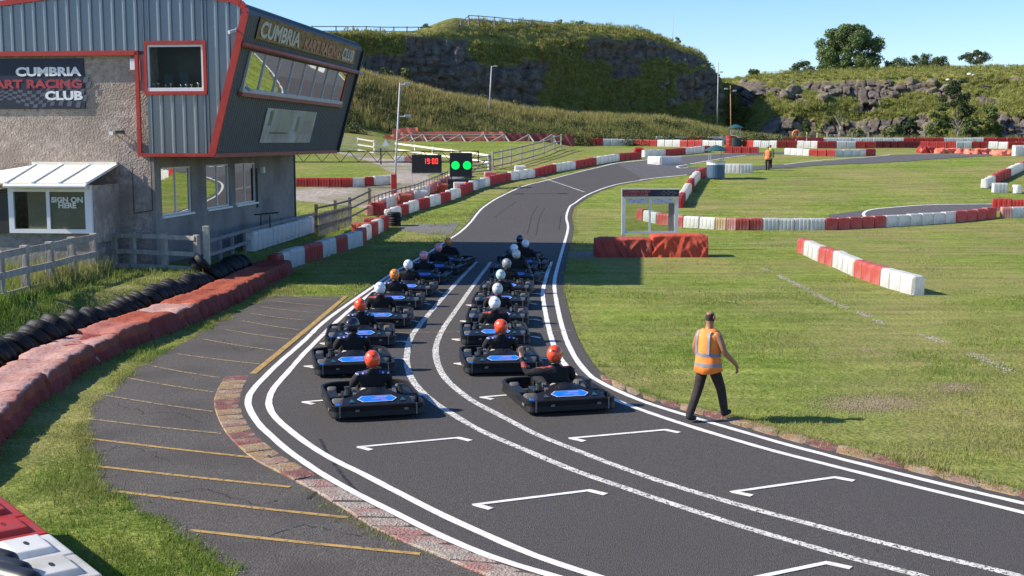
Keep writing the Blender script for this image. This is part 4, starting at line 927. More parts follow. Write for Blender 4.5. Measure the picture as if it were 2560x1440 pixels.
for s, yy in (('SIGN ON', 506), ('HERE', 520)):
    x, z = ppx(167, yy); o = text(s, .21, M['txt_grey'], porch, (x, -YP - .001 + .03, z), (1, 0, 0), (0, 0, 1), 'lettering', .006, 'CENTER', 1.12, .010)
# ------------------------------------------------------------------ plastic barriers
def plastic(name, c, c2, dirt=(.35, .32, .27)):
    m = mat(name, c, c2, 2.5, .45, .1, 8, c3=dirt, s3=2.2, lo=.3, hi=.7); nt = m.node_tree; b = nt.nodes['Principled BSDF']
    t = nt.nodes.new('ShaderNodeBsdfTranslucent'); mx = nt.nodes.new('ShaderNodeMixShader'); mx.inputs[0].default_value = .40
    nt.links.new(b.inputs['Base Color'].links[0].from_socket, t.inputs['Color']); nt.links.new(b.outputs[0], mx.inputs[1]); nt.links.new(t.outputs[0], mx.inputs[2]); nt.links.new(mx.outputs[0], nt.nodes['Material Output'].inputs['Surface']); return m
M['bar_R'] = plastic('barrier_red', (.50, .035, .030), (.60, .07, .055), (.42, .09, .075))
M['bar_F'] = plastic('barrier_sunlit_red', (.58, .10, .085), (.66, .17, .14), (.60, .22, .19))  # paler copy of the red for sunlit rows, sunlight put into the colour
M['bar_W'] = plastic('barrier_white', (.74, .74, .72), (.82, .82, .80), (.62, .60, .55))
M['bar_P'] = plastic('barrier_faded_pink', (.62, .26, .23), (.70, .36, .32), (.66, .45, .40))
M['bar_Y'] = plastic('barrier_yellowed', (.66, .46, .22), (.72, .56, .34), (.7, .6, .45))
M['bar_O'] = plastic('barrier_orange_red', (.52, .13, .075), (.60, .2, .13), (.5, .2, .14))
M['bar_D'] = plastic('barrier_dark_red', (.20, .018, .018), (.26, .03, .028), (.2, .04, .04))
def block_mesh(L=.8, W=.40, H=.57):
    """hollow plastic block: chamfered top, three vertical flutes on each long side, foot notches"""
    mb = MB(); xs = [-.5, -.44, -.30, -.24, -.10, -.04, .12, .18, .32, .38, .44, .5]; ins = [.05, 0, 0, .035, .035, 0, 0, .035, .035, 0, 0, .05]
    xs = [-.5, -.455, -.31, -.28, -.20, -.17, -.06, -.03, .05, .08, .19, .22, .30, .33, .455, .5]
    ins = [.045, 0, 0, .014, .014, 0, 0, .014, .014, 0, 0, .014, .014, 0, 0, .045]
    rings = []
    for x, i in zip(xs, ins):
        w = W / 2 - (.045 if abs(x) > .49 else 0); e = .03 if abs(x) > .49 else 0
        rings.append([Vector((x * L, -w + i * .0, .0 + e * .5)), Vector((x * L, -w + i, .07)), Vector((x * L, -w + i * .9 + .01, H - .10)), Vector((x * L, -w + .035, H - .03 - e)), Vector((x * L, -w + .075, H - e)),
                      Vector((x * L, w - .075, H - e)), Vector((x * L, w - .035, H - .03 - e)), Vector((x * L, w - i * .9 - .01, H - .10)), Vector((x * L, w - i, .07)), Vector((x * L, w, e * .5))])
    mb.loft(rings); me = mb.mesh('barrier_block'); return me
BM = {}
for c in 'RWPYODF':
    BM[c] = block_mesh(); BM[c].materials.append(M['bar_' + c])
CORD = {'R': 'red', 'W': 'white', 'P': 'pink', 'Y': 'yellow', 'O': 'orange', 'D': 'dark red'}
def barrier_run(pts, cols, label, flip=0.0, L=.8, zs=1.0, side_off=.2, jitter=.05, n_fix=None, group=None):
    """row of linked blocks; pts are points on the near foot line, cols one colour per stretch"""
    G = [ground(*p) for p in pts]; root = empty('barrier_row', G[0], 0, label, 'barrier', group); g = random.Random(len(label) + int(pts[0][0]))
    D_ = G[-1] - G[0]; sg_ = 1 if Vector((-D_.y, D_.x, 0)).dot(Vector(((G[0].x + G[-1].x) / 2, (G[0].y + G[-1].y) / 2, 0))) > 0 else -1
    for k, (a, b, c) in enumerate(zip(G, G[1:], cols)):
        d = Vector((b.x - a.x, b.y - a.y, 0)); ln = d.length; n = max(1, round(ln / L)); d.normalize(); nn = Vector((-d.y, d.x, 0)) * sg_
        for i in range(n):
            t = (i + .5) / n; p = a.lerp(b, t) + nn * side_off; o = link('barrier_block', BM[c], None, root)
            p.z = tz(p.x, p.y) - .01; o.location = p - root.location; o.rotation_euler = (g.uniform(-1, 1) * .02, 0, math.atan2(d.y, d.x) + g.uniform(-1, 1) * jitter); o.scale = (ln / n / .8 * .985, 1, zs * g.uniform(.97, 1.03))
    return root
barrier_run([(1992, 631), (2008, 637), (2043, 654), (2081, 667), (2132, 691), (2198, 714), (2277, 738)], 'FWFWFW', 'free-standing red and white barrier row slanting across the right-hand grass')
barrier_run([(1590, 549), (1606, 552), (1640, 560), (1672, 564), (1694, 567), (1706, 568), (1788, 574), (1815, 575), (1840, 576), (1908, 576), (2064, 576), (2216, 568), (2391, 557), (2492, 545)], 'FWFWFWYPFWFWF', 'long curving red and white barrier row behind the tarp boxes on the right')
barrier_run([(2505, 546), (2530, 546), (2570, 545), (2640, 545)], 'PWW', 'short pale pink and white barrier row at the right edge of the picture')
barrier_run([(2480, 522), (2530, 524), (2600, 527)], 'RR', 'red barrier pair at the right edge above the pale pink row')
barrier_run([(2468, 472), (2490, 460), (2528, 441), (2560, 426), (2600, 410)], 'WRWR', 'red and white barrier row climbing the grass at the far right edge')
barrier_run([(2483, 482), (2521, 482)], 'W', 'single white barrier block below the climbing row at the right', L=1.3)
barrier_run([(1697, 520), (1706, 503), (1721, 479), (1729, 466), (1744, 447), (1766, 437)], 'RWRWR', 'winding barrier row running up to the blue kiosk', side_off=0)
barrier_run([(1808, 432), (1850, 433), (1882, 433)], 'WW', 'white barrier blocks just right of the blue kiosk', zs=1.15)
barrier_run([(1616, 410), (1652, 413), (1706, 412)], 'WW', 'white barrier group standing alone on the bend of the track', L=1.2, zs=1.15)
barrier_run([(1810, 383), (1897, 384)], 'R', 'plain red barrier row behind the blue kiosk', zs=1.05)
barrier_run([(1960, 386), (2022, 390), (2088, 392), (2150, 391), (2166, 390), (2190, 389)], 'WRWWR', 'white and red barrier row inside the far hairpin')
barrier_run([(700, 684), (712, 678), (764, 659), (810, 645), (844, 634), (872, 624), (909, 614), (918, 602), (931, 595), (948, 585), (962, 577), (974, 569)], 'RWRWRWRWRWR', 'red and white barrier row in the tower shade along the left of the grid', zs=1.12, side_off=.22)
barrier_run([(978, 553), (1006, 541), (1024, 534), (1050, 525), (1077, 518), (1104, 510), (1129, 502), (1154, 491), (1185, 477), (1227, 464), (1279, 452), (1340, 443), (1393, 430), (1441, 422), (1493, 412), (1550, 402), (1604, 397)], 'WRWRWRWRWRWRWRWR', 'long red and white barrier row along the far left edge of the track', side_off=.22)
barrier_run([(1612, 393), (1665, 390), (1715, 386), (1762, 381), (1778, 380)], 'WRWR', 'red and white barrier row on the outside of the far bend')
barrier_run([(690, 467), (740, 467), (882, 468), (913, 466), (936, 464), (978, 461)], 'WRWRW', 'low red and white barrier row along the gravel yard left of the lamp post')
barrier_run([(930, 540), (965, 522), (1000, 509), (1040, 498), (1080, 484), (1125, 462), (1165, 440)], 'PWPWPW', 'faded barrier row stacked behind the picket fence', jitter=.25)
barrier_run([(985, 408), (1012, 408), (1032, 408)], 'WP', 'pale barrier pair beyond the gantry')
barrier_run([(1437, 363), (1508, 364), (1585, 365), (1642, 366), (1700, 367), (1755, 368), (1805, 369)], 'RWRWRW', 'distant red and white barrier row right of the red tarp fence', zs=1.25)
barrier_run([(1856, 368), (1882, 369), (1942, 370), (1992, 370), (2043, 371), (2092, 371), (2140, 371), (2188, 371)], 'RWRWRWR', 'distant red and white barrier row beyond the hairpin', zs=1.25)
barrier_run([(2188, 370), (2300, 370), (2390, 371), (2430, 371), (2470, 371), (2520, 372), (2560, 372), (2640, 372)], 'DRWRWRW', 'distant barrier row at the far right below the cliff', zs=1.2)
barrier_run([(1640, 360.5), (1720, 360.5), (1770, 360.5), (1830, 360.5), (1900, 360.5), (1960, 361), (2060, 361), (2130, 361), (2260, 361), (2360, 361), (2460, 361), (2600, 361)], 'WRWRWRWWRWR', 'farthest barrier row along the foot of the cliffs', zs=1.35, L=1.3)
def loose_block(px, py, c, rz, label, tilt=0.0, s=1.0):
    o = link('barrier_block', BM[c], None); p = ground(px, py); o.location = p + Vector((0, 0, .0 + .2 * abs(math.sin(tilt)))); o.rotation_euler = (tilt, 0, rz); o.scale = (s, s, s); return tag(o, label, 'barrier block')
loose_block(945, 537, 'R', .15, 'red barrier block beside the tyre stack at the bend of the left row', 0, 1.15)
loose_block(905, 592, 'O', -.2, 'near orange-red loose block beside the picket fence', .0, 1.15); loose_block(932, 578, 'O', .1, 'far orange-red loose block beside the picket fence', 0, 1.15)
loose_block(1012, 512, 'O', .3, 'orange-red loose block between the two left rows', .25); loose_block(1052, 500, 'W', .1, 'white loose block between the two left rows', 0); loose_block(1106, 480, 'O', .2, 'small orange-red block half hidden below the light panel', .3, .8)
loose_block(1150, 478, 'W', .15, 'white loose block below the start lights', 0); loose_block(1225, 452, 'P', .2, 'pale pink block poking out behind the left row', .1); loose_block(1300, 436, 'W', .2, 'white loose block laid on the left row', .2); loose_block(1595, 388, 'R', .2, 'red block tipped over at the far end of the left row', .5); loose_block(2542, 483, 'W', 1.57, 'upright white block at the right edge of the upper grass', 0, .9)

# ------------------------------------------------------------------ tarp-covered barriers and tyres on the left
def tarp(name, c, c2, c3): return mat(name, c, c2, 3.0, .8, .5, 9, c3=c3, s3=1.1, lo=.3, hi=.7, spec=.2)
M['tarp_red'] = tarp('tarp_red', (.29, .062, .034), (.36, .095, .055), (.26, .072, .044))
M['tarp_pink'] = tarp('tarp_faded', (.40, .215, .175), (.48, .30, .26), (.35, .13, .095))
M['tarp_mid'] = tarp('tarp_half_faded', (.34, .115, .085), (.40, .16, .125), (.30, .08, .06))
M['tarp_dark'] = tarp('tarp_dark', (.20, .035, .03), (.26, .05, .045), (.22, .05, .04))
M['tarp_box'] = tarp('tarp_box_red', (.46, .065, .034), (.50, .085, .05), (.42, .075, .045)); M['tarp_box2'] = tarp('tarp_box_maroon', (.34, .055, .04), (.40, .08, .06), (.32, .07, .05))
M['rubber'] = mat('tyre_rubber', (.007, .007, .0075), (.015, .0145, .014), 5, .62, .2, 20, spec=.3)
def cover_mesh(L, W, H, seed, sag=.04, nx=18, ny=26, nz=8, wr=.035, deep=0.0):
    """cloth cover over a box: wrinkled top, skirt hanging with folds"""
    g = seed * 3.7; mb = MB()
    def P(u, v):
        """u 0..1 along, v 0..1 across going up one side, over and down the other"""
        x = (u - .5) * L
        if v < .3: y = -W / 2; z = H * v / .3
        elif v > .7: y = W / 2; z = H * (1 - v) / .3
        else: y = (v - .5) / .4 * W; z = H
        e = min(1, min(u, 1 - u) * 9); cr = (1 - e) * .05
        top = 1 if .3 <= v <= .7 else z / H
        n1 = noise.noise((x * 6 + y * 2.2, y * .9, g)); n3 = noise.noise((x * 13 + y * 3.5, y * 1.1, g + 4)); fold = (1 - abs(n1) * 3.2) * .75 + (1 - abs(n3) * 3) * .35 + .9 * noise.noise((x * 2.2, y * 2, z * 2 + g))
        z2 = z - sag * (1 - abs(y) / (W / 2)) * top + wr * .55 * fold * top - cr * top
        hang = 1 - z / H
        nrm = (-1 if v < .3 else (1 if v > .7 else 0))
        y2 = y + nrm * (.02 + hang * .05 + wr * 1.6 * hang * (1 - 3 * abs(noise.noise((x * 3.2 + z * 1.4, z * .8, g)))) + wr * 1.3 * noise.noise((x * 2.5, z * 3, g + 2)))
        if deep: y2 += nrm * deep * min(1, hang * 3) * (max(0, 1 - 5 * abs(noise.noise((x * 1.6 - z * .9, z * .35, g + 7)))) + .7 * max(0, 1 - 5 * abs(noise.noise((x * 2.7 + z * 1.3, z * .3, g + 11)))) - .4)
        if .28 < v < .32 or .68 < v < .72: z2 -= .025
        return (x * (1 - .02 * top), y2, max(z2, .0))
    vs = []
    for i in range(nx + 1):
        for j in range(ny + 1): vs.append(P(i / nx, j / ny))
    w = ny + 1; fs = [(i * w + j, (i + 1) * w + j, (i + 1) * w + j + 1, i * w + j + 1) for i in range(nx) for j in range(ny)]
    fs += [tuple(range(ny, -1, -1)), tuple(nx * w + j for j in range(w))]
    mb.add(vs, fs); me = mb.mesh('cover')
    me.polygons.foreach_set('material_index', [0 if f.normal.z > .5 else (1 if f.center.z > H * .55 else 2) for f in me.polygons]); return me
# centre line of the row: points on its top surface, by the photograph (top height .62 m)
def at_z(px, py, z):
    d = ray(px, py); t = (z - CAMZ) / d.z; return Vector((d.x * t, d.y * t, z))
TOP = [(-260, 1150), (-130, 1060), (-50, 990), (30, 930), (157, 857), (270, 812), (380, 776), (465, 745), (535, 718), (600, 688), (655, 663), (690, 648)]
tp_ = catmull([at_z(x, y, .48) * Vector((1, 1, 0)) if 0 else Vector((at_z(x, y, .48).x, at_z(x, y, .48).y, 0)) for x, y in TOP], .1)
NC = 17; cl = resample(tp_, NC + 1); mats = ['tarp_red', 'tarp_red', 'tarp_pink', 'tarp_pink', 'tarp_pink', 'tarp_pink', 'tarp_pink', 'tarp_mid', 'tarp_red', 'tarp_pink', 'tarp_red', 'tarp_red', 'tarp_red', 'tarp_red', 'tarp_red', 'tarp_red', 'tarp_dark', 'tarp_red']
ORD = ['first', 'second', 'third', 'fourth', 'fifth', 'sixth', 'seventh', 'eighth', 'ninth', 'tenth', 'eleventh', 'twelfth', 'thirteenth', 'fourteenth', 'fifteenth', 'sixteenth', 'seventeenth', 'eighteenth']
LOOK = {'tarp_red': 'red', 'tarp_pink': 'sun-faded pink', 'tarp_mid': 'half-faded red', 'tarp_dark': 'dark red'}
for i in range(NC):
    a, b = cl[i], cl[i + 1]; L = (b - a).length; r = empty('tarp_barrier', (a + b) / 2, math.atan2(b.y - a.y, b.x - a.x), '%s tarp-covered barrier, %s of the row counted from the white barriers' % (LOOK[mats[i]], ORD[NC - 1 - i]), 'barrier', 'tarp-covered barriers beside the run-off')
    o = link('cover', cover_mesh(L * 1.03, .94, .44 + random.uniform(-.05, .04), i + 1, nx=30, wr=.05), [M[mats[i]], M[{'tarp_pink': 'tarp_red', 'tarp_mid': 'tarp_red', 'tarp_red': 'tarp_dark', 'tarp_dark': 'tarp_dark'}[mats[i]]], M['tarp_dark']], r, smooth=True)  # top sun-faded; darker sides and lower skirt have shade put into the colour
    MB().box(-L * .45, L * .45, -.38, .38, .0, .37).build('foam_block', M['tarp_dark'], r)
# white barriers behind, in shade
barrier_run([(640, 640), (700, 622), (790, 592)], 'WW', 'bluish white barrier row under the tower fence in the shade', zs=1.2, side_off=.25)

def tyre_mesh(Ro=.30, Wd=.19):
    mb = MB(); pr = [(Ro * .58, -Wd * .42), (Ro * .80, -Wd * .52), (Ro * .95, -Wd * .44), (Ro, -Wd * .25), (Ro * .985, -Wd * .22), (Ro * .985, -.01), (Ro, 0), (Ro, Wd * .25), (Ro * .95, Wd * .44), (Ro * .80, Wd * .52), (Ro * .58, Wd * .42), (Ro * .55, Wd * .3), (Ro * .55, -Wd * .3)]
    mb.lathe(pr, 22, close=True); return mb.mesh('tyre')
TY = tyre_mesh(); TY.materials.append(M['rubber']); TY.polygons.foreach_set('use_smooth', [True] * len(TY.polygons))
trow = resample(side(tp_, -.92), 62)
for i, p in enumerate(trow[4:60]):
    o = link('tyre', TY, None); j = i + 4; t = (trow[min(j + 1, 61)] - trow[j - 1]).normalized(); rz = math.atan2(t.y, t.x)
    g = random.Random(i); s = g.uniform(1.0, 1.28)
    o.location = (p.x + g.uniform(-.05, .05), p.y + g.uniform(-.05, .05), .34 + g.uniform(.0, .14)); o.rotation_euler = (R(90) + g.uniform(-.95, -.45), g.uniform(-.2, .2), rz + R(62) + g.uniform(-.25, .25)); o.scale = (s, s, s)
    tag(o, 'worn black tyre in the slumped row behind the tarp-covered barriers', 'tyre', 'tyres behind the tarp row')
for k, (px, py, z) in enumerate(((497, 682, .30), (507, 690, .5))):
    o = link('tyre', TY, None); p = ground(px, py); o.location = p + Vector((0, 0, z - .1)); o.rotation_euler = (.5 * k, .7, k); tag(o, ['big tyre slumped on the far end of the tyre row', 'tyre leaning on the far end of the tyre row', 'tyre lying on top of the near part of the tyre row', 'upper tyre lying on the near part of the tyre row, by the fence'][k], 'tyre', 'tyres behind the tarp row')
# drum of tyres at the bend of the left row
p = ground(984, 566)
for k in range(3):
    o = link('tyre', TY, None); o.location = p + Vector((.05 * (k % 2), .25, .12 + .23 * k)); o.scale = (1.15, 1.15, 1.2); tag(o, '%s tyre of the black stack where the left barrier row bends' % ['bottom', 'middle', 'top'][k], 'tyre', 'tyre stack at the bend')

# foreground barrier at the bottom left corner: wide blocks seen from above
def pad_block():
    mb = MB(); L, Wd, H = .95, .72, .62
    mb.box(-L / 2, L / 2, -Wd / 2, Wd / 2, 0, H); return mb
def fg_row():
    zt = .80; a, b = at_z(-90, 1165, zt), at_z(330, 1490, zt)
    d = Vector((b.x - a.x, b.y - a.y, 0)); ln = d.length; d.normalize(); nn = Vector((d.y, -d.x, 0)); ang = math.atan2(d.y, d.x)
    root = empty('barrier_row', (a.x, a.y, 0), ang, 'close red and white barrier blocks in the bottom left corner, seen from above', 'barrier')
    edges = [0]; z0 = lambda px, py: (at_z(px, py, zt) - a).dot(d)
    cuts = [0, z0(0, 1237), z0(42, 1292), z0(80, 1340), z0(157, 1388), z0(246, 1438), ln]
    cuts = sorted(cuts)
    for i, (s0, s1) in enumerate(zip(cuts, cuts[1:])):
        c = 'R' if i < 3 else 'W'; L = s1 - s0; Wd = .62
        mb = MB(); mb.box(s0 + .008, s1 - .008, -Wd, 0, 0, zt); o = mb.build('barrier_block', M['bar_' + c], root, bevel=.03, seg=3)
        # raised pad with an oval filler hole
        x0, x1 = s0 + L * .14, s1 - L * .16; y0, y1 = -.50, -.12
        q = MB(); e = .03; lo = [(x0, y0), (x1, y0), (x1, y1), (x0, y1)]; hi = [(x0 + e, y0 + e), (x1 - e, y0 + e), (x1 - e, y1 - e), (x0 + e, y1 - e)]
        q.add([(x, y, zt + .001) for x, y in lo] + [(x, y, zt + .055) for x, y in hi], [(4, 5, 6, 7), (0, 1, 5, 4), (1, 2, 6, 5), (2, 3, 7, 6), (3, 0, 4, 7)]); pad = q.build('raised_pad', M['bar_' + c], o, bevel=.015)
        h = MB(); cx, cy = (x0 + x1) / 2, (y0 + y1) / 2; h.add([(cx + .06 * math.cos(t), cy + .022 * math.sin(t), zt + .0565) for t in [k * math.pi / 8 for k in range(16)]], [tuple(range(16))]); h.build('filler_hole', M['black'] if c == 'W' else M['bar_D'], o)
    return root, a, d, nn, ang
fgr, fa, fd, fn, fang = fg_row()
fpil = mat('black_vinyl', (.012, .011, .011), (.02, .018, .017), 5, .4)
for k, (px, py, r) in enumerate(((-14, 1398, .10), (18, 1424, .10), (40, 1450, .11))):
    p = at_z(px, py, .95); mb = MB(); rot = Vector((.85, -.5, 0)).normalized()
    rings = []
    for t, q in ((-.34, .3), (-.33, .72), (-.29, .95), (-.2, 1), (.1, 1), (.19, .95), (.23, .72), (.24, .3)):
        c = p + rot * t; x = Vector((-rot.y, rot.x, 0)); rings.append([c + x * (r * q * math.cos(s)) + Vector((0, 0, r * q * math.sin(s))) for s in [i * math.pi / 7 for i in range(14)]])
    mb.loft(rings); tag(mb.build('roll_cushion', fpil, smooth=True), '%s black rolled cushion on the white barrier in the bottom left corner' % ['back', 'middle', 'front'][k], 'cushion')
# two red tarp boxes beside the track
def tarp_box(x0, x1, y1, Y, h, label, m, seed):
    a, b = ground(x0, y1), ground(x1, y1); L = (b - a).length; d = .95
    r = empty('tarp_box', (a + b) / 2 + Vector((0, d / 2, 0)), math.atan2(b.y - a.y, b.x - a.x), label, 'box')
    link('cover', cover_mesh(L, d, h, seed, .03, 90, 60, wr=.02, deep=.06), M[m], r, smooth=True); MB().box(-L * .46, L * .46, -d * .4, d * .4, 0, h - .12).build('foam_block', M['tarp_dark'], r)
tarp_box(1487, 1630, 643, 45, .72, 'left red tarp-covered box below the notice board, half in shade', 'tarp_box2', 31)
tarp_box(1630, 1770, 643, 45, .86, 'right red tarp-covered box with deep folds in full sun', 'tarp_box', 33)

# ------------------------------------------------------------------ notice board
pa, pb = ground(1553, 610), ground(1694, 610); Yn = 48.6
def nb(px, py): p = at_y(px, py, Yn); return p
P0 = nb(1555, 630); P1 = nb(1692, 630); X0, X1 = P0.x, P1.x; zt, zh, zq = nb(1600, 474).z, nb(1600, 491).z, nb(1600, 578).z
nbd = empty('notice_board', ((X0 + X1) / 2, Yn, 0), 0, 'white framed glazed notice board with dark club header behind the tarp boxes', 'notice board')
hw = (X1 - X0) / 2
for x in (-hw + .04, hw - .04): MB().box(x - .07, x + .07, -.06, .06, 0, zt - .01).build('post', M['upvc'], nbd)
MB().box(-.04, .04, -.05, .05, zq, zh).build('mullion', M['upvc'], nbd); MB().box(-hw + .11, hw - .11, -.055, .055, zq - .08, zq).build('sill_rail', M['upvc'], nbd); MB().box(-hw + .11, hw - .11, -.055, .055, zh - .06, zh).build('head_rail', M['upvc'], nbd)
hd = MB().box(-hw - .02, hw + .04, -.085, .07, zh + .001, zt).build('header_board', M['navy'], nbd); MB().box(-hw - .05, hw + .05, -.09, .09, zt + .001, zt + .035).build('header_cap', M['upvc'], nbd)
M['txt_dullred'] = mat('letter_dull_red', (.42, .11, .11), (.34, .08, .08), 3, .5)
th = (zt - zh)
for s, f in (('CUMBRIA KART', .56), ('RACING CLUB', .10)): text(s, th * .46, M['txt_dullred'], hd, (-hw + .02, -.09, zh + th * f), (1, 0, 0), (0, 0, 1), 'lettering', .006, 'LEFT', 1.22, .008)
mb = MB()
for i in range(7):
    for j in range(3):
        if (i + j) % 2: x = hw * (.36 + .085 * i); z = zh + th * (.15 + .22 * j + .04 * i % .2); mb.box(x, x + hw * .08, -.088, -.0855, z, z + th * .18)
mb.build('chequered_print', M['navy2'], hd)
M['paper'] = mat('paper', (.55, .58, .66), (.66, .68, .74), 9, .7)
for s in (-1, 1):
    MB().box(min(s * .05, s * (hw - .12)), max(s * .05, s * (hw - .12)), -.012, -.004, zq + .005, zh - .065).build('pane', M['glass'], nbd)
    z1 = zh - .08; pc = MB().box(min(s * .09, s * (hw - .2)), max(s * .09, s * (hw - .2)), -.030, -.016, z1 - .20, z1).build('paper_notice', M['paper'], nbd)
    for k in range(4): MB().box((s * hw / 2) - .3 + .16 * k, (s * hw / 2) - .18 + .16 * k, -.0325, -.0305, z1 - .06 - .05 * (k % 3), z1 - .045 - .05 * (k % 3)).build('print', M['navy2'], pc)
MB().box(hw - .36, hw - .14, -.03, .03, zq + .01, zh - .27).build('grey_board', M['render_grey'], nbd)

# ------------------------------------------------------------------ marshal kiosks
M['kiosk_blue'] = mat('drum_blue', (.035, .085, .15), (.05, .11, .18), 2, .5, c3=(.06, .10, .14), s3=3)
M['roof_green'] = mat('kiosk_roof', (.015, .07, .075), (.025, .09, .09), 3, .5)
M['drum_green'] = mat('drum_green', (.012, .035, .032), (.02, .05, .045), 3, .5)
M['clear_screen'] = mg
def kiosk(px, py, s, label, body, band=True):
    b = ground(px, py); r = empty('marshal_kiosk', b, 0, label, 'kiosk')
    MB().lathe([(0, .08), (.60 * s, .08), (.60 * s, .93 * s), (.0, .93 * s)], 24).build('drum', M[body], r, smooth=False)
    if band: MB().lathe([(.604 * s, .94 * s), (.612 * s, .94 * s), (.612 * s, 1.12 * s), (.5 * s, 1.12 * s)], 24).build('white_band', M['upvc'], r)
    MB().lathe([(.60 * s, 1.12 * s), (.66 * s, 1.125 * s), (.66 * s, 1.17 * s), (.5 * s, 1.17 * s)], 24).build('rim', M['steel'], r)
    for k in range(4):
        a = math.pi / 4 + k * math.pi / 2; MB().cyl((.58 * s * math.cos(a), .58 * s * math.sin(a), 1.1 * s), (.58 * s * math.cos(a), .58 * s * math.sin(a), 1.95 * s), .03, .03, 6).build('post', M['steel'], r)
    MB().lathe([(.76 * s, 1.86 * s), (.76 * s, 1.93 * s), (.35 * s, 2.16 * s), (.0, 2.26 * s)], 20).build('roof', M['roof_green'], r)
    MB().box(-.75 * s, .70 * s, -.35, .35, -.15, .08).build('plinth', M['concrete'], r)
    return r
kiosk(1789, 447, 1.0, 'blue drum marshal kiosk with white band and dark green conical roof', 'kiosk_blue'); kiosk(1838, 368, 1.02, 'dark green marshal kiosk in the distance beside the red drum', 'drum_green', False)
b = ground(1825, 368); o = MB().lathe([(0, 0), (.40, 0), (.42, .35), (.40, .4), (.42, .75), (.40, .8), (.42, 1.2), (0, 1.2)], 16).build('red_drum', M['bar_R']); o.location = b; tag(o, 'red drum at the foot of the brown lamp post', 'drum')
b = ground(1847, 368); o = MB().box(-.18, .18, -.1, .1, 0, 1.05).build('white_board', M['bar_W'], bevel=.03); o.location = b; tag(o, 'small white board leaning beside the dark green kiosk', 'board')

# ------------------------------------------------------------------ lamp posts and masts
M['pole_grey'] = mat('pole_grey', (.36, .37, .37), (.45, .46, .46), 3, .5); M['pole_brown'] = mat('pole_brown', (.30, .13, .06), (.36, .18, .09), 3, .6)
def lamp(base, top_dx, h, label, m='pole_grey', heads=((0, 1),), r=.07, name='lamp_post', cat='lamp post'):
    t = empty(name, base, 0, label, cat); MB().cyl((0, 0, -.3), (top_dx, 0, h), r, r * .65, 10).build('pole', M[m], t, smooth=True)
    for dz, s in heads:
        q = MB(); q.bar((top_dx * (1 - dz / h), 0, h - dz), (top_dx + s * .35, -.1, h - dz + .02), .05, .05); q.build('arm', M[m], t)
        q = MB(); q.box(top_dx + s * .26, top_dx + s * .62, -.2, .08, h - dz - .05, h - dz + .11) if s > 0 else q.box(top_dx + s * .62, top_dx + s * .26, -.2, .08, h - dz - .05, h - dz + .11); q.build('flood_light', M['steel'], t, bevel=.03)
    return t
b = ground(985, 487); top = at_y(1000, 207, b.y); lp = lamp(b, top.x - b.x, top.z - b.z, 'tall grey lamp post leaning right beside the gravel yard, red padding at its foot', heads=((.1, 1), (2.0, 1)))
MB().box(-.17, .17, -.17, .17, 0, 1.25).build('padding', M['bar_R'], lp, bevel=.05)
b = Vector(at_y(1222, 266, 131)); b.z = tz(b.x, b.y); top = at_y(1229, 165, b.y); lamp(b, top.x - b.x, top.z - b.z, 'grey lamp post standing on the grassy bank before the dark cliff', heads=((.05, 1),), r=.09)
b = Vector(at_y(1793, 305, 168)); top = at_y(1792, 155, 168); b.z -= .5; lamp(b, 0, top.z - b.z, 'grey mast with cross lamp in the gap between the two cliffs', heads=((1.4, 1),), r=.09)
b = ground(1828, 366); top = at_y(1826, 213, b.y); lamp(b, top.x - b.x, top.z - b.z, 'thin brown lamp post rising behind the red drum', 'pole_brown', heads=((.6, 1), (.4, -1)), r=.07)
b = at_y(1681, 125, 178); lamp(b, .05, 5.6, 'thin pale mast on the cliff top', heads=(), r=.04, name='mast', cat='mast')
# life ring on a post
b = ground(1990, 361); lr = empty('life_ring', b + Vector((0, 0, 0)), 0, 'orange life ring on a post before the dark rock', 'life ring')
top = at_y(1990, 335, b.y); mb = MB(); mb.cyl((0, .1, 0), (0, .1, top.z - b.z), .04, .04, 6); mb.build('post', M['pole_grey'], lr)
mb = MB(); Rr, rr = .38, .11; rg = []
vs = []; fs = []
for i in range(18):
    for j in range(8):
        t, s = 2 * math.pi * i / 18, 2 * math.pi * j / 8; q = Rr + rr * math.cos(s); vs.append((q * math.cos(t), rr * math.sin(s), top.z - b.z + q * math.sin(t))); fs.append((i * 8 + j, ((i + 1) % 18) * 8 + j, ((i + 1) % 18) * 8 + (j + 1) % 8, i * 8 + (j + 1) % 8))
mb.add(vs, fs); mb.build('ring', mat('life_orange', (.62, .16, .04), (.66, .22, .08), 3, .5), lr, smooth=True)

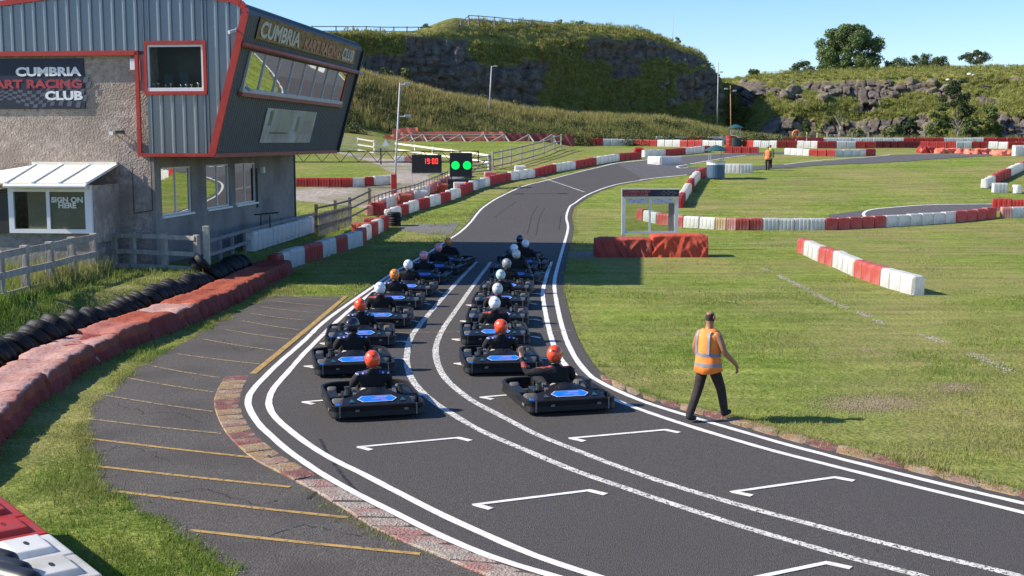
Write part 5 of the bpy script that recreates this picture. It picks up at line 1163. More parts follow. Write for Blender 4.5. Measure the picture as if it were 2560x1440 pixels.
# ------------------------------------------------------------------ fences
M['wood'] = mat('weathered_wood', (.26, .225, .19), (.42, .37, .32), 6, .9, .4, 20, stretch=(1, 1, .3)); M['wood_dark'] = mat('dark_wood', (.10, .08, .065), (.17, .14, .115), 6, .9, .4, 20); M['wood_pale'] = mat('pale_wood', (.42, .37, .28), (.54, .49, .39), 6, .9, .3, 20); M['white_wood'] = mat('cream_wood', (.60, .56, .45), (.70, .66, .55), 5, .8)
M['grey_wood'] = mat('grey_wood', (.17, .165, .17), (.25, .24, .24), 6, .9, .4, 20)
def fence(pts, h, rails, label, m='wood', post=.11, rail_h=.14, dx=0, gate=None, name='rail_fence', cat='fence', world=False, rail_t=.04, skip_post=()):
    """posts at given points (ground pixels), rails between them at fractions of the height"""
    G = [Vector(p) if world else ground(*p) for p in pts]; root = empty(name, G[0], 0, label, cat)
    for i, g in enumerate(G):
        if i in skip_post: continue
        q = g - G[0]; d = (G[min(i + 1, len(G) - 1)] - G[max(i - 1, 0)]).normalized(); a = math.atan2(d.y, d.x)
        mb = MB(); mb.box(-post / 2, post / 2, -post / 2, post / 2, -.25, h * (1.02 + .03 * random.random())); o = mb.build('post', M[m], root, bevel=.008); o.location = q; o.rotation_euler = (random.uniform(-.02, .02), random.uniform(-.02, .02), a)
    for a, b in zip(G, G[1:]):
        nn = Vector(((b - a).y, -(b - a).x, 0)).normalized() * (post / 2 + rail_t / 2 + .002)
        if nn.y > 0: nn = -nn
        for f in rails: MB().bar(a - G[0] + nn + Vector((0, 0, h * f)), b - G[0] + nn + Vector((0, 0, h * f + random.uniform(-.015, .015))), rail_t, rail_h).build('rail', M[m], root)
    return root
fence([(-62, 765), (3, 747), (65, 730), (128, 714), (184, 697), (237, 683), (283, 668)], 1.13, (.94, .5, .06), 'weathered post and rail fence climbing from the left edge to the porch', post=.17, rail_h=.17)
fence([(288, 668), (335, 669), (413, 672), (494, 676)], 1.03, (.94, .48, .06), 'weathered post and rail fence facing the camera before the tower corner', post=.15, rail_h=.13)
fence([(520, 664), (552, 653), (582, 642), (613, 631), (645, 621), (678, 609), (706, 600), (740, 590), (786, 576)], .82, (.93, .42), 'grey rail fence in shade along the foot of the tower', 'grey_wood', .10, .11)
fence([(790, 590), (838, 574), (875, 562), (925, 534)], 1.35, (.92, .62, .32), 'dark stained field fence with tall posts beyond the tower corner', 'wood_dark', .13, .09)
def pickets(pts, h, gap, label):
    G = [ground(*p) for p in pts]; root = empty('picket_fence', G[0], 0, label, 'fence')
    for a, b in zip(G, G[1:]):
        n = max(2, int((b - a).length / gap)); nn = Vector(((b - a).y, -(b - a).x, 0)).normalized() * .05
        for f in (.9, .35): MB().bar(a - G[0] + Vector((0, 0, h * f)), b - G[0] + Vector((0, 0, h * f)), .05, .08).build('rail', M['wood'], root)
        for i in range(n):
            p = a.lerp(b, (i + .5) / n) - G[0] + nn; MB().box(p.x - .025, p.x + .025, p.y - .012, p.y + .012, p.z, p.z + h).build('picket', M['wood'], root)
pickets([(795, 592), (838, 577), (878, 563)], 1.05, .24, 'picket infill of pale slats between the dark posts'); pickets([(930, 533), (985, 513), (1040, 498), (1095, 474), (1120, 462)], .95, .55, 'long low picket fence running back beside the gravel yard')
fence([(1232, 424), (1254, 419), (1276, 414), (1303, 406), (1331, 398), (1359, 389), (1385, 377), (1402, 372)], 1.30, (.93, .55, .18), 'brown post and rail fence climbing the grass right of the start lights', 'wood', .13, .10)
fence([(840, 372), (895, 378), (936, 385)], 1.15, (.93, .5, .1), 'cream rail fence left of the field gate', 'white_wood', .12, .12); fence([(990, 389), (1038, 396), (1082, 403), (1130, 410), (1178, 416), (1222, 424)], 1.1, (.93, .48), 'cream rail fence running right from the field gate behind the gantry', 'white_wood', .12, .13)
def field_gate(a, b, h, label, m):
    A, B = ground(*a), ground(*b); r = empty('field_gate', A, 0, label, 'gate'); D = B - A
    for f in (.12, .32, .52, .74, .98): MB().bar(Vector((0, 0, h * f)), D + Vector((0, 0, h * f)), .05, .07).build('bar', M[m], r)
    for e in (0, 1): MB().bar(D * e + Vector((0, 0, .05)), D * e + Vector((0, 0, h * 1.02)), .08, .08, (1, 0, 0)).build('stile', M[m], r)
    MB().bar(Vector((0, -.05, h * .12)), D + Vector((0, -.05, h * .97)), .04, .06).build('brace', M[m], r); return r
fg = field_gate((938, 388), (984, 389), 1.2, 'cream five-bar field gate with a white warning triangle', 'white_wood')
q = MB(); q.add([(.55, -.1, .75), (1.25, -.1, .75), (.9, -.1, 1.35), (.55, -.12, .75), (1.25, -.12, .75), (.9, -.12, 1.35)], [(0, 1, 2), (5, 4, 3), (0, 3, 4, 1), (1, 4, 5, 2), (2, 5, 3, 0)]); q.build('warning_triangle', M['upvc'], fg)
field_gate((1180, 436), (1226, 430), 1.15, 'grey field gate right behind the start lights', 'grey_wood')
# rails along the cliff top
def top_fence(pxs, h, label, Ys, m='grey_wood'):
    fence([at_y(x, y, Y) for (x, y), Y in zip(pxs, Ys)], h, (.95, .5), label, m, .13, .10, world=True)
top_fence([(780, 90), (840, 90), (883, 90), (915, 90), (951, 91), (985, 91), (1017, 91), (1046, 91), (1078, 91), (1101, 91), (1122, 91), (1136, 90)], 1.15, 'grey rail fence along the level left part of the cliff top', [144 + i * .9 for i in range(12)])
top_fence([(1138, 90), (1152, 76), (1172, 60), (1196, 61), (1236, 64), (1280, 68), (1328, 72), (1390, 77)], 1.1, 'rail fence climbing and crossing the hump of the cliff top', [153, 154, 155, 156, 158, 160, 162, 165])
fence([Vector(on_top(1915 + 30 * k, 194 - 1.0 * min(k, 18), 15)) for k in range(23)], 1.0, (.92, .5), 'thin wire fence of dark stakes along the right skyline', 'wood_dark', .08, .02, rail_t=.02)  if False else None
fence([on_top(1915 + 33 * k, 195 - .9 * min(k, 18), 10) for k in range(20)], 1.05, (.92, .55), 'thin stake fence along the right skyline below the trees', 'wood_dark', .10, .03, world=True, rail_t=.03)
fence([(1985, 360), (2016, 360), (2042, 360), (2068, 360), (2096, 360), (2130, 360), (2170, 360)], 1.25, (.9,), 'short stake fence below the dark rock face beside the life ring', 'wood_pale', .1, .03)

# ------------------------------------------------------------------ red tarp fence on timber A-frames
def tarp_fence():
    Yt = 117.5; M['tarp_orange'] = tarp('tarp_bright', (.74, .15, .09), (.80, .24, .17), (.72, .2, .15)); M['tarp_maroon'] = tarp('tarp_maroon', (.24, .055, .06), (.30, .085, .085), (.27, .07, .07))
    def P(px, py, Y=Yt): return at_y(px, py, Y)
    g0 = P(1200, 356); root = empty('tarp_fence', (g0.x, Yt, 0), 0, 'long red tarp screen on timber A-frames below the grassy bank', 'fence'); O = Vector((g0.x, Yt, 0))
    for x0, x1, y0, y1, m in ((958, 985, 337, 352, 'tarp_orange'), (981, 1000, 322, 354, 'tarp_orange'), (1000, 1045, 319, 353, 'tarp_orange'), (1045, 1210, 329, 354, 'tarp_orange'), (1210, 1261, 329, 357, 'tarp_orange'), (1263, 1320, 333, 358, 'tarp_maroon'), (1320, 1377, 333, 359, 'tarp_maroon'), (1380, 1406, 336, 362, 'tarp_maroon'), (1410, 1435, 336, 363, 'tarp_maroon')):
        a, b = P(x0, y0), P(x1, y1); n = 14; vs = []; fs = []; zb_ = tz((a.x + b.x) / 2, Yt) - .1
        for i in range(n + 1):
            for j in range(7):
                x = a.x + (b.x - a.x) * i / n; z = zb_ + (a.z - zb_) * j / 6 + (.05 * noise.noise((x * 2, 0, 4)) if j == 6 else 0)
                y = Yt + .10 * math.sin(x * 7 + j) * (1 - abs(j / 6 - .5)) + .06 * noise.noise((x * 3, j, 0)); vs.append((x - O.x, y - O.y - .0, z)); vs.append((x - O.x, y - O.y + .02, z))
        for i in range(n):
            for j in range(6):
                k = (i * 7 + j) * 2; q = ((i + 1) * 7 + j) * 2; fs += [(k, q, q + 2, k + 2), (k + 1, k + 3, q + 3, q + 1)]
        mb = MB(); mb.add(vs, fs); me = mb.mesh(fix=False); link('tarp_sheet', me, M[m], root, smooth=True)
    for x in (1026, 1058, 1104, 1152, 1209, 1261, 1322, 1380):
        t = P(x, 335); z0 = tz(t.x, Yt); q = MB(); q.bar(Vector((t.x, Yt - .12, z0 - .2)) - O, Vector((t.x, Yt - .12, t.z)) - O, .16, .16, (1, 0, 0)); q.build('post', M['wood'], root)
        for dx, dy in ((-1.3, -1.7), (.5, -1.0)):
            e = Vector((t.x + dx, Yt + dy, 0)); e.z = tz(e.x, e.y) - .05; q = MB(); q.bar(Vector((t.x, Yt - .22, t.z - .08)) - O, e - O, .09, .12); q.build('brace', M['wood'], root)
    for y in (336, 343):
        q = MB(); a, b = P(1000, y + 1), P(1260, y); q.bar(Vector((a.x, Yt - .18, a.z)) - O, Vector((b.x, Yt - .18, b.z)) - O, .05, .10); q.build('rail', M['wood_pale'], root)
tarp_fence()
for x0, x1, y, h, lab in ((2297, 2330, 382, .55, 'left crumpled red tarp heap at the far right'), (2335, 2402, 383, .4, 'orange-red crumpled tarp heap right of the first heap'), (2415, 2470, 385, .45, 'low crumpled orange tarp heap near the far right edge'), (2485, 2545, 388, .4, 'rightmost crumpled orange tarp heap before the white blocks')):
    a, b = ground(x0, y), ground(x1, y); r = empty('tarp_heap', (a + b) / 2, 0, lab, 'tarp', 'tarp heaps at the far right'); link('cover', cover_mesh((b - a).length, 1.2, h, x0 * .01, .12, 16, wr=.16), M['tarp_orange'] if x0 > 2320 else M['bar_R'], r, smooth=True)
loose_block(2550, 390, 'W', .1, 'white barrier block at the right edge past the tarp heaps', 0, 1.6)

# ------------------------------------------------------------------ start gantry, clock and lights
def gantry():
    Yg = 76.0; P = lambda px, py, dy=0: at_y(px, py, Yg + dy)
    a, b, c, d = P(722, 378), P(1195, 382), P(722, 409), P(1195, 404)
    z1, z0 = P(960, 378).z, P(960, 405).z; x0, x1 = P(690, 390).x, P(1196, 390).x
    root = empty('start_gantry', (x0, Yg, 0), 0, 'black lattice gantry arm reaching right from the tower', 'gantry')
    L = x1 - x0
    for z in (z1, z0):
        for y in (-.18, .18): MB().bar((0, y, z), (L, y, z), .06, .06).build('chord', M['black'], root)
    n = 11
    for i in range(n):
        xa, xb = L * i / n, L * (i + 1) / n; xm = (xa + xb) / 2
        MB().bar((xa, 0, z1), (xm, 0, z0), .035, .035).build('lattice_bar', M['black'], root); MB().bar((xm, 0, z0), (xb, 0, z1), .035, .035).build('lattice_bar', M['black'], root)
        MB().bar((xa, -.18, z1), (xa, .18, z1), .03, .03).build('tie', M['black'], root)
    MB().bar((L, 0, z0 - .05), (L, 0, z1 + .05), .06, .4, (0, 1, 0)).build('end_plate', M['black'], root)
    xk = P(953, 390).x - x0; MB().bar((xk, -.2, z0 - .15), (xk, -.2, z1 + .2), .07, .07, (1, 0, 0)).build('hanger', M['black'], root)
    # clock
    yc = -.45; A, B = P(1029, 387, yc), P(1104, 432, yc); ck = empty('race_clock', (A.x, Yg + yc, 0), 0, 'black race clock box with red digits hanging from the gantry', 'clock')
    w_ = B.x - A.x; MB().box(0, w_, 0, .22, B.z, A.z).build('case', M['black'], ck, bevel=.015); MB().box(-.02, w_ + .02, -.02, .24, B.z - .06, B.z - .005).build('lower_edge', M['steel'], ck)
    me_, nt, bb = nodes_of('led_red'); bb.inputs['Base Color'].default_value = (.3, .01, .01, 1); bb.inputs['Emission Color'].default_value = (1, .05, .035, 1); bb.inputs['Emission Strength'].default_value = 1.6; M['led_red'] = me_
    hh = (A.z - B.z); SEG = {'1': 'bc', '5': 'afgcd', '9': 'abcdfg', '0': 'abcdef'}
    dx, dh = w_ * .105, hh * .30; xx = w_ * .40; zc = B.z + hh * .50
    for ch in '19:00':
        if ch == ':':
            m_ = MB(); m_.box(xx, xx + .03, -.012, -.001, zc + dh * .2, zc + dh * .3); m_.box(xx, xx + .03, -.012, -.001, zc + dh * .65, zc + dh * .75); m_.build('colon', M['led_red'], ck); xx += .09; continue
        m_ = MB(); s = .035; e = dx * .72
        R_ = {'a': (0, e, dh - s, dh), 'd': (0, e, 0, s), 'g': (0, e, dh / 2 - s / 2, dh / 2 + s / 2), 'f': (0, s, dh / 2 + .01, dh - .01), 'b': (e - s, e, dh / 2 + .01, dh - .01), 'e': (0, s, .01, dh / 2 - .01), 'c': (e - s, e, .01, dh / 2 - .01)}
        for k, q in enumerate(SEG[ch]):
            u0, u1, w0, w1 = R_[q]; m_.box(xx + u0, xx + u1, -.012 - .001 * k, -.001, zc + w0, zc + w1)
        m_.build('digit', M['led_red'], ck); xx += dx * 1.12
    for x in (.02, w_ - .02): MB().cyl((x, .1, B.z - .06), (x, .1, tz(A.x, Yg)), .018, .018, 6).build('leg', M['steel'], ck)
    for x in (w_ * .1, w_ * .9): MB().box(x - .04, x + .04, .02, .5, A.z + .002, A.z + .10).build('bracket', M['steel'], ck)
    # start lights
    yc = -.6; A, B = P(1124, 382, yc), P(1180, 442, yc); sl = empty('start_lights', (A.x, Yg + yc, 0), 0, 'black start light panel with two lit green lamps', 'traffic light'); w_ = B.x - A.x
    MB().box(0, w_, 0, .25, B.z, A.z).build('case', M['black'], sl, bevel=.01)
    ml, nt, bb = nodes_of('lamp_green'); bb.inputs['Base Color'].default_value = (.0, .3, .05, 1); bb.inputs['Emission Color'].default_value = (.0, .78, .09, 1); bb.inputs['Emission Strength'].default_value = 1.0
    for f in (.26, .78):
        q = MB(); c_ = (w_ * f, 0, A.z - (A.z - B.z) * .52); rr = w_ * .185
        q.cyl((c_[0], -.02, c_[2]), (c_[0], .0, c_[2]), rr, rr, 24); q.build('lamp', ml, sl)
        q = MB(); pts = [(c_[0] + (rr + .02) * math.cos(t), c_[2] + (rr + .02) * math.sin(t)) for t in [k * math.pi / 12 for k in range(-2, 15)]]
        vs = [(x, y, z) for x, z in pts for y in (-.16, .0)]; q.add(vs, [(2 * i, 2 * i + 2, 2 * i + 3, 2 * i + 1) for i in range(len(pts) - 1)]); q.build('hood', M['black'], sl)
    z2, z3 = P(1150, 448, yc).z, P(1150, 462, yc).z; MB().box(-.12, w_ + .1, -.02, .3, z3, z2).build('lower_box', M['black'], sl)
    for x in (.1, w_ - .1): MB().box(x - .03, x + .03, .08, .14, z2, B.z).build('link_bar', M['black'], sl)
    for x in (.15, w_ - .15): MB().box(x - .03, x + .03, .1, .62, A.z - .16, A.z - .1).build('bracket', M['black'], sl)
    MB().box(w_ * .25, w_ * .7, .0, .2, z2 + .002, z2 + .03).build('ledge', M['steel'], sl)
gantry()
M['cabin_green'] = mat('cabin_green', (.015, .075, .05), (.025, .10, .07), 3, .6)
b = at_y(896, 193, 134); cb = empty('green_cabin', b, 0, 'small dark green cabin on the bank beside the tower roof', 'cabin'); MB().box(-1.1, .55, 0, 1.4, -1.0, 1.35).build('wall', M['cabin_green'], cb); MB().box(-1.2, .65, -.1, 1.5, 1.351, 1.45).build('roof', M['drum_green'], cb)
fence([at_y(872, 205, 129), at_y(884, 200, 129.5), at_y(897, 197, 130), at_y(912, 196, 130.5)], .75, (.95, .45), 'pale curved handrail on the bank beside the tower roof', 'wood_pale', .09, .07, world=True, name='handrail', cat='handrail')
# bicycle-like frame and small props by the tower fence
mb = MB(); p = ground(668, 612); q = empty('equipment_stand', p, 0, 'dark metal stand leaning on the fence at the tower foot', 'stand')
for a, b in (((-.25, 0, .0), (-.2, 0, 1.15)), ((.15, 0, 0), (.12, 0, 1.1)), ((-.45, 0, 1.12), (.45, .05, 1.2)), ((-.2, 0, .5), (.15, 0, .45))): MB().cyl(a, b, .025, .025, 6).build('tube', M['black'], q)
o = MB().box(-.09, .09, -.07, .07, 0, 1.25).build('gate_post', M['wood_pale'], bevel=.01); o.location = ground(518, 668); tag(o, 'short dark gate post with pale top at the tower corner', 'post')
# ------------------------------------------------------------------ karts
M['kart_black'] = mat('kart_plastic', (.006, .0062, .007), (.012, .012, .013), 3, .48, .08, 12, c3=(.014, .014, .0145), s3=2.5, spec=.3)
M['kart_deck'] = mat('kart_cover', (.009, .0095, .011), (.018, .019, .022), 3, .30, .05, 10, spec=.5)
M['kart_edge'] = mat('kart_highlight_scuff', (.10, .10, .10), (.20, .20, .195), 8, .5)
M['sticker_blue'] = mat('sticker_blue', (.010, .16, .66), (.02, .20, .72), 4, .35); M['sticker_white'] = mat('sticker_white', (.62, .68, .78), (.72, .76, .84), 6, .4); M['sticker_teal'] = mat('sticker_teal', (.02, .07, .10), (.03, .10, .13), 5, .4); M['sticker_mauve'] = mat('sticker_mauve', (.20, .22, .60), (.28, .28, .64), 9, .4)
M['kart_grey'] = mat('engine_grey', (.10, .10, .105), (.22, .22, .22), 9, .4, metal=.4); M['seat_black'] = mat('seat_shell', (.02, .02, .022), (.035, .035, .037), 4, .45)
def kart_proto():
    """origin on the ground under the middle of the rear bumper's back face; +y is forward"""
    k = empty('kart', (0, 0, 0))
    # bumper ring: wall following a rounded rectangle
    Wd, Ln = .70, 2.02; out = []
    def arc(cx, cy, r, a0, a1, n=6): return [(cx + r * math.cos(R(a0 + (a1 - a0) * i / n)), cy + r * math.sin(R(a0 + (a1 - a0) * i / n))) for i in range(n + 1)]
    out = arc(Wd - .14, .14, .14, -90, 0) + arc(Wd - .30, Ln - .30, .30, 0, 90) + arc(-Wd + .30, Ln - .30, .30, 90, 180) + arc(-Wd + .14, .14, .14, 180, 270)
    def ins(p, d):
        cx, cy = 0, Ln / 2; return (p[0] - d * (1 if p[0] > 0 else -1) * min(1, abs(p[0]) / .4), p[1] - d * (1 if p[1] > cy else -1) * min(1, abs(p[1] - cy) / .5))
    sec = [(.03, .045), (.0, .075), (.012, .16), (.0, .245), (.022, .258), (.045, .245), (.05, .07)]
    mb = MB(); n = len(out); vs = []
    for p in out:
        for d, z in sec: q = ins(p, d); vs.append((q[0], q[1], z))
    s = len(sec); mb.add(vs, [(i * s + j, ((i + 1) % n) * s + j, ((i + 1) % n) * s + (j + 1) % s, i * s + (j + 1) % s) for i in range(n) for j in range(s)])
    bmp = mb.build('bumper', M['kart_black'], k, smooth=False)
    for sx in (-1, 1):
        MB().box(min(sx * .555, sx * .575), max(sx * .555, sx * .575), -.008, .004, .07, .25).build('corner_highlight', M['kart_edge'], bmp)  # pale strip at each corner: a highlight stripe put into the colour
        MB().box(min(sx * .702, sx * .712), max(sx * .702, sx * .712), .18, .30, .145, .18).build('side_slot', M['kart_edge'], bmp)
    for x in (-.34, .38): MB().box(x, x + .06, -.012, .002, .155, .19).build('slot', M['kart_edge'], bmp)
    MB().box(-.50, .50, -.004, .02, .004, .03).build('skid_strip', M['kart_black'], bmp)
    # floor tray and chassis
    MB().box(-.34, .34, .45, 1.75, .05, .075).build('floor_tray', M['kart_black'], k)
    # rear cover: humped deck behind the seat
    rows = [(.05, .25, .60, .00), (.09, .262, .58, .01), (.28, .318, .54, .02), (.33, .345, .36, .04), (.42, .395, .26, .05), (.52, .405, .18, .03), (.56, .33, .16, .03)]
    mb = MB(); xs = [-1, -.96, -.9, -.6, -.42, -.2, 0, .2, .42, .6, .9, .96, 1]; vs = []
    for y, z, w, hump in rows:
        for x in xs:
            e = abs(x); zz = z - (.10 if e > .98 else (.03 if e > .93 else 0)) + hump * max(0, 1 - (x / .5) ** 2); vs.append((x * w, y + (.0 if e < .9 else .01), zz))
    for x in xs: vs.append((x * .16, .56, .10))
    m_ = len(xs); mb.add(vs, [(i * m_ + j, i * m_ + j + 1, (i + 1) * m_ + j + 1, (i + 1) * m_ + j) for i in range(len(rows)) for j in range(m_ - 1)])
    deck = mb.build('rear_cover', M['kart_deck'], k, smooth=False)
    # sticker on the sloping rear of the deck
    def SP(x, t, off): return (x, .11 + .15 * t, .269 + .0442 * t + .009 + .010 * t + off)
    def decal(poly, off, nm, m):
        q = MB(); q.add([SP(x, t, off) for x, t in poly], [tuple(range(len(poly)))]); return q.build(nm, M[m], deck)
    hexa = lambda e: [(-.28 - e, .5), (-.21 - e * .5, .0 - e * 3), (.21 + e * .5, .0 - e * 3), (.28 + e, .5), (.21 + e * .5, 1.0 + e * 3), (-.21 - e * .5, 1.0 + e * 3)]
    decal(hexa(.016), .010, 'sticker_border', 'sticker_white'); st = decal(hexa(0), .0125, 'sticker', 'sticker_blue')
    for i, (x0, x1, t0, t1, m) in enumerate(((-.02, .15, .62, .82, 'sticker_mauve'), (-.08, .13, .34, .46, 'sticker_mauve'), (.06, .15, .12, .24, 'sticker_mauve'))): decal([(x0, t0), (x1, t0), (x1, t1), (x0, t1)], .0145, 'sticker_print', m)
    for sx in (-1, 1): decal([(sx * .33, .0), (sx * .42, .0), (sx * .38, .6)] if sx > 0 else [(sx * .42, .0), (sx * .33, .0), (sx * .38, .6)], .010, 'sticker_corner', 'sticker_teal')
    # tyres with rims
    def wheel(x, y, r, w):
        q = MB(); q.lathe([(r * .5, -w / 2), (r * .9, -w / 2), (r, -w * .36), (r, w * .36), (r * .9, w / 2), (r * .5, w / 2)], 18); me = q.mesh(); me.transform(Matrix.Rotation(R(90), 4, 'Y')); me.transform(Matrix.Translation((x, y, r))); t = link('tyre', me, M['rubber_grey'], k, smooth=True)
        q = MB(); q.lathe([(0, -w * .30), (r * .5, -w * .42), (r * .5, w * .42), (0, w * .30)], 12); me = q.mesh(); me.transform(Matrix.Rotation(R(90), 4, 'Y')); me.transform(Matrix.Translation((x, y, r))); link('rim', me, M['kart_grey'], t)
    M['rubber_grey'] = M.get('rubber_grey') or mat('kart_tyre', (.075, .072, .068), (.12, .115, .11), 9, .8)
    for sx in (-1, 1): wheel(sx * .53, .50, .14, .20); wheel(sx * .54, 1.55, .13, .14)
    # seat, engines, pods, steering wheel, nose
    mb = MB(); rg = []
    for z, y0, y1, w in ((.08, .70, 1.08, .16), (.16, .64, 1.10, .20), (.30, .58, .98, .21), (.37, .56, .86, .20), (.41, .56, .72, .17)): rg.append([(-w, y0 + .06, z), (-w * .7, y0, z), (w * .7, y0, z), (w, y0 + .06, z), (w, y1, z), (w * .92, y1, z), (w * .9, y0 + .10, z), (-w * .9, y0 + .10, z), (-w * .92, y1, z), (-w, y1, z)])
    mb.loft(rg); mb.build('seat', M['seat_black'], k, smooth=False)
    for sx, x in ((-1, -.36), (1, .36)):
        q = MB(); q.box(x - .10, x + .10, .60, .98, .09, .30); q.cyl((x, .68, .30), (x, .68, .38), .055, .045, 8); q.cyl((x + .03, .86, .3), (x + .03, .86, .36), .04, .04, 8); q.build('engine' if sx > 0 else 'fuel_tank', M['kart_grey'] if 0 else M['kart_deck'], k, bevel=.02)
        q = MB(); q.box(min(sx * .49, sx * .655), max(sx * .49, sx * .655), .78, 1.38, .09, .24); q.build('side_pod', M['kart_black'], k, bevel=.03)
        q = MB(); q.cyl((sx * .40, .52, .33), (sx * .40, .52, .44), .05, .035, 8); q.cyl((sx * .40, .52, .44), (sx * .40, .52, .46), .05, .05, 8); q.build('filler_cap', M['seat_black'], k)
        q = MB(); q.bar((sx * .30, .40, .33), (sx * .30, .62, .40), .05, .05); q.build('bracket', M['kart_grey'], k)
    q = MB(); q.cyl((-.60, .26, .17), (-.50, .26, .17), .075, .06, 12); q.build('hub_cover', M['sticker_blue'], k); q = MB(); q.cyl((-.62, .26, .17), (-.605, .26, .17), .05, .05, 12); q.build('hub_nut', M['kart_grey'], k)
    mb = MB(); vs = []; fs = []; Rr, rr = .145, .016
    for i in range(16):
        for j in range(6):
            t, s_ = 2 * math.pi * i / 16, 2 * math.pi * j / 6; q = Rr + rr * math.cos(s_); v = Vector((q * math.cos(t), rr * math.sin(s_), q * math.sin(t))); v.rotate(Matrix.Rotation(R(35), 3, 'X')); vs.append(v + Vector((0, 1.24, .47))); fs.append((i * 6 + j, ((i + 1) % 16) * 6 + j, ((i + 1) % 16) * 6 + (j + 1) % 6, i * 6 + (j + 1) % 6))
    mb.add(vs, fs); sw = mb.build('steering_wheel', M['seat_black'], k, smooth=True); MB().cyl((0, 1.24, .47), (0, 1.62, .16), .02, .02, 6).build('steering_column', M['kart_grey'], sw)
    q = MB(); q.prism([(1.5, .10), (1.86, .10), (1.86, .26), (1.62, .40), (1.5, .36)], -.20, .20, 'x'); q.build('nose_panel', M['kart_black'], k, bevel=.03)
    return k
KART = kart_proto()

# ------------------------------------------------------------------ people
def skin_mesh(V, E, Rd, root=0, sub=2):
    me = bpy.data.meshes.new('sk'); me.from_pydata(V, E, []); o = bpy.data.objects.new('sk', me); COL.objects.link(o)
    md = o.modifiers.new('s', 'SKIN'); md.branch_smoothing = .6; md.use_smooth_shade = True
    for i, r in enumerate(Rd): me.skin_vertices[0].data[i].radius = r if isinstance(r, tuple) else (r, r)
    me.skin_vertices[0].data[root].use_root = True
    ss = o.modifiers.new('u', 'SUBSURF'); ss.levels = sub; ss.render_levels = sub
    dg = bpy.context.evaluated_depsgraph_get(); out = bpy.data.meshes.new_from_object(o.evaluated_get(dg)); bpy.data.objects.remove(o); return out
class Sk:
    def __init__(s): s.v = []; s.e = []; s.r = []
    def p(s, co, r, frm=None):
        s.v.append(tuple(co)); s.r.append(r); i = len(s.v) - 1
        if frm is not None: s.e.append((frm, i))
        return i
    def hand(s, wrist, co, fdir, side, thumb, sc=1.0, curl=.5, palm=(0, 0, -1)):
        """palm and five fingers; fdir finger direction, side across the palm towards the thumb"""
        co = Vector(co); f = Vector(fdir).normalized(); sd = Vector(side).normalized(); pl = Vector(palm).normalized()
        m = s.p(co + f * .045 * sc, (.040 * sc, .020 * sc), wrist)
        k = s.p(co + f * .085 * sc, (.038 * sc, .016 * sc), m)
        for q, (o_, ln) in enumerate(((.030, .072), (.010, .082), (-.010, .076), (-.030, .060))):
            a = s.p(co + f * (.092 * sc) + sd * o_ * sc, .0095 * sc, k); b = s.p(co + f * (.092 + ln * .5) * sc + sd * o_ * 1.12 * sc + pl * curl * .02 * sc, .0088 * sc, a); s.p(co + f * (.092 + ln * (1 - .35 * curl)) * sc + sd * o_ * 1.15 * sc + pl * curl * .055 * sc, .0075 * sc, b)
        t1 = s.p(co + f * .045 * sc + sd * .050 * sc, .011 * sc, m); s.p(co + f * .085 * sc + sd * .066 * sc + pl * .015 * sc, .009 * sc, t1)
M['suit_black'] = mat('race_suit_black', (.006, .006, .0075), (.012, .012, .0145), 6, .9, .6, 9)
M['suit_red'] = mat('race_suit_red', (.32, .045, .04), (.40, .07, .06), 5, .8, .4, 9); M['suit_blue'] = mat('race_suit_blue', (.025, .035, .16), (.04, .05, .20), 5, .8, .4, 9); M['piping'] = mat('suit_piping', (.55, .57, .62), (.62, .64, .68), 6, .8)
M['skin'] = mat('skin', (.42, .22, .14), (.48, .27, .18), 8, .55); M['skin_tan'] = mat('skin_tanned', (.27, .12, .065), (.34, .16, .09), 8, .5); M['glove'] = mat('glove', (.012, .012, .013), (.02, .02, .02), 6, .7)
def driver_mesh(pose, accent):
    s = Sk(); dx = -.10 if pose == 'wave' else 0.0
    pel = s.p((0, .86, .22), (.17, .13)); sp1 = s.p((dx * .3, .72, .38), (.19, .13), pel); ch = s.p((dx * .7, .67, .52), (.21, .135), sp1); nk = s.p((dx, .68, .645), (.078, .075), ch); s.p((dx, .69, .70), (.06, .06), nk)
    for sx in (-1, 1):
        sh = s.p((dx * .85 + sx * .215, .69, .565), .085, ch)
        if pose == 'wave' and sx < 0:
            el = s.p((dx - .40, .80, .50), .060, sh); wr = s.p((dx - .46, .96, .72), .042, el); s.hand(wr, (dx - .46, .97, .74), (0, .25, 1), (1, .3, 0), 1, 1.0, .3, (0, -1, 0))
        else:
            el = s.p((sx * .285 + dx * .4, .92, .38), .062, sh); wr = s.p((sx * .19, 1.13, .46), .040, el); s.hand(wr, (sx * .185, 1.15, .465), (-sx * .35, 1, .1), (-sx * .4, -.2, .9), sx, .95, .9, (-sx * .5, .2, -.6))
        hp = s.p((sx * .11, .92, .20), .105, pel); kn = s.p((sx * .23, 1.30, .37), .075, hp); an = s.p((sx * .17, 1.62, .19), .05, kn); s.p((sx * .15, 1.76, .20), .045, an)
    me = skin_mesh(s.v, s.e, s.r, 0, 2)
    for m in (M['suit_black'], M['suit_' + accent] if accent != 'black' else M['suit_black'], M['piping'], M['skin'], M['glove']): me.materials.append(m)
    mi = []
    for f in me.polygons:
        c = f.center; k = 0; ax = abs(c.x - dx * .85)
        if c.z > .665 and ax < .09: k = 3
        elif c.y < .88 and ax > .085 and c.z > .60 and accent != 'black': k = 1
        elif c.y < .90 and ax > .10 and .588 < c.z <= .60 and accent == 'blue': k = 2
        if c.y > 1.13 and ax < .33 and c.z > .40 and c.y < 1.32 and ax < .26: k = 4
        if pose == 'wave' and c.x < dx - .36 and c.z > .735: k = 3
        mi.append(k)
    me.polygons.foreach_set('material_index', mi); return me
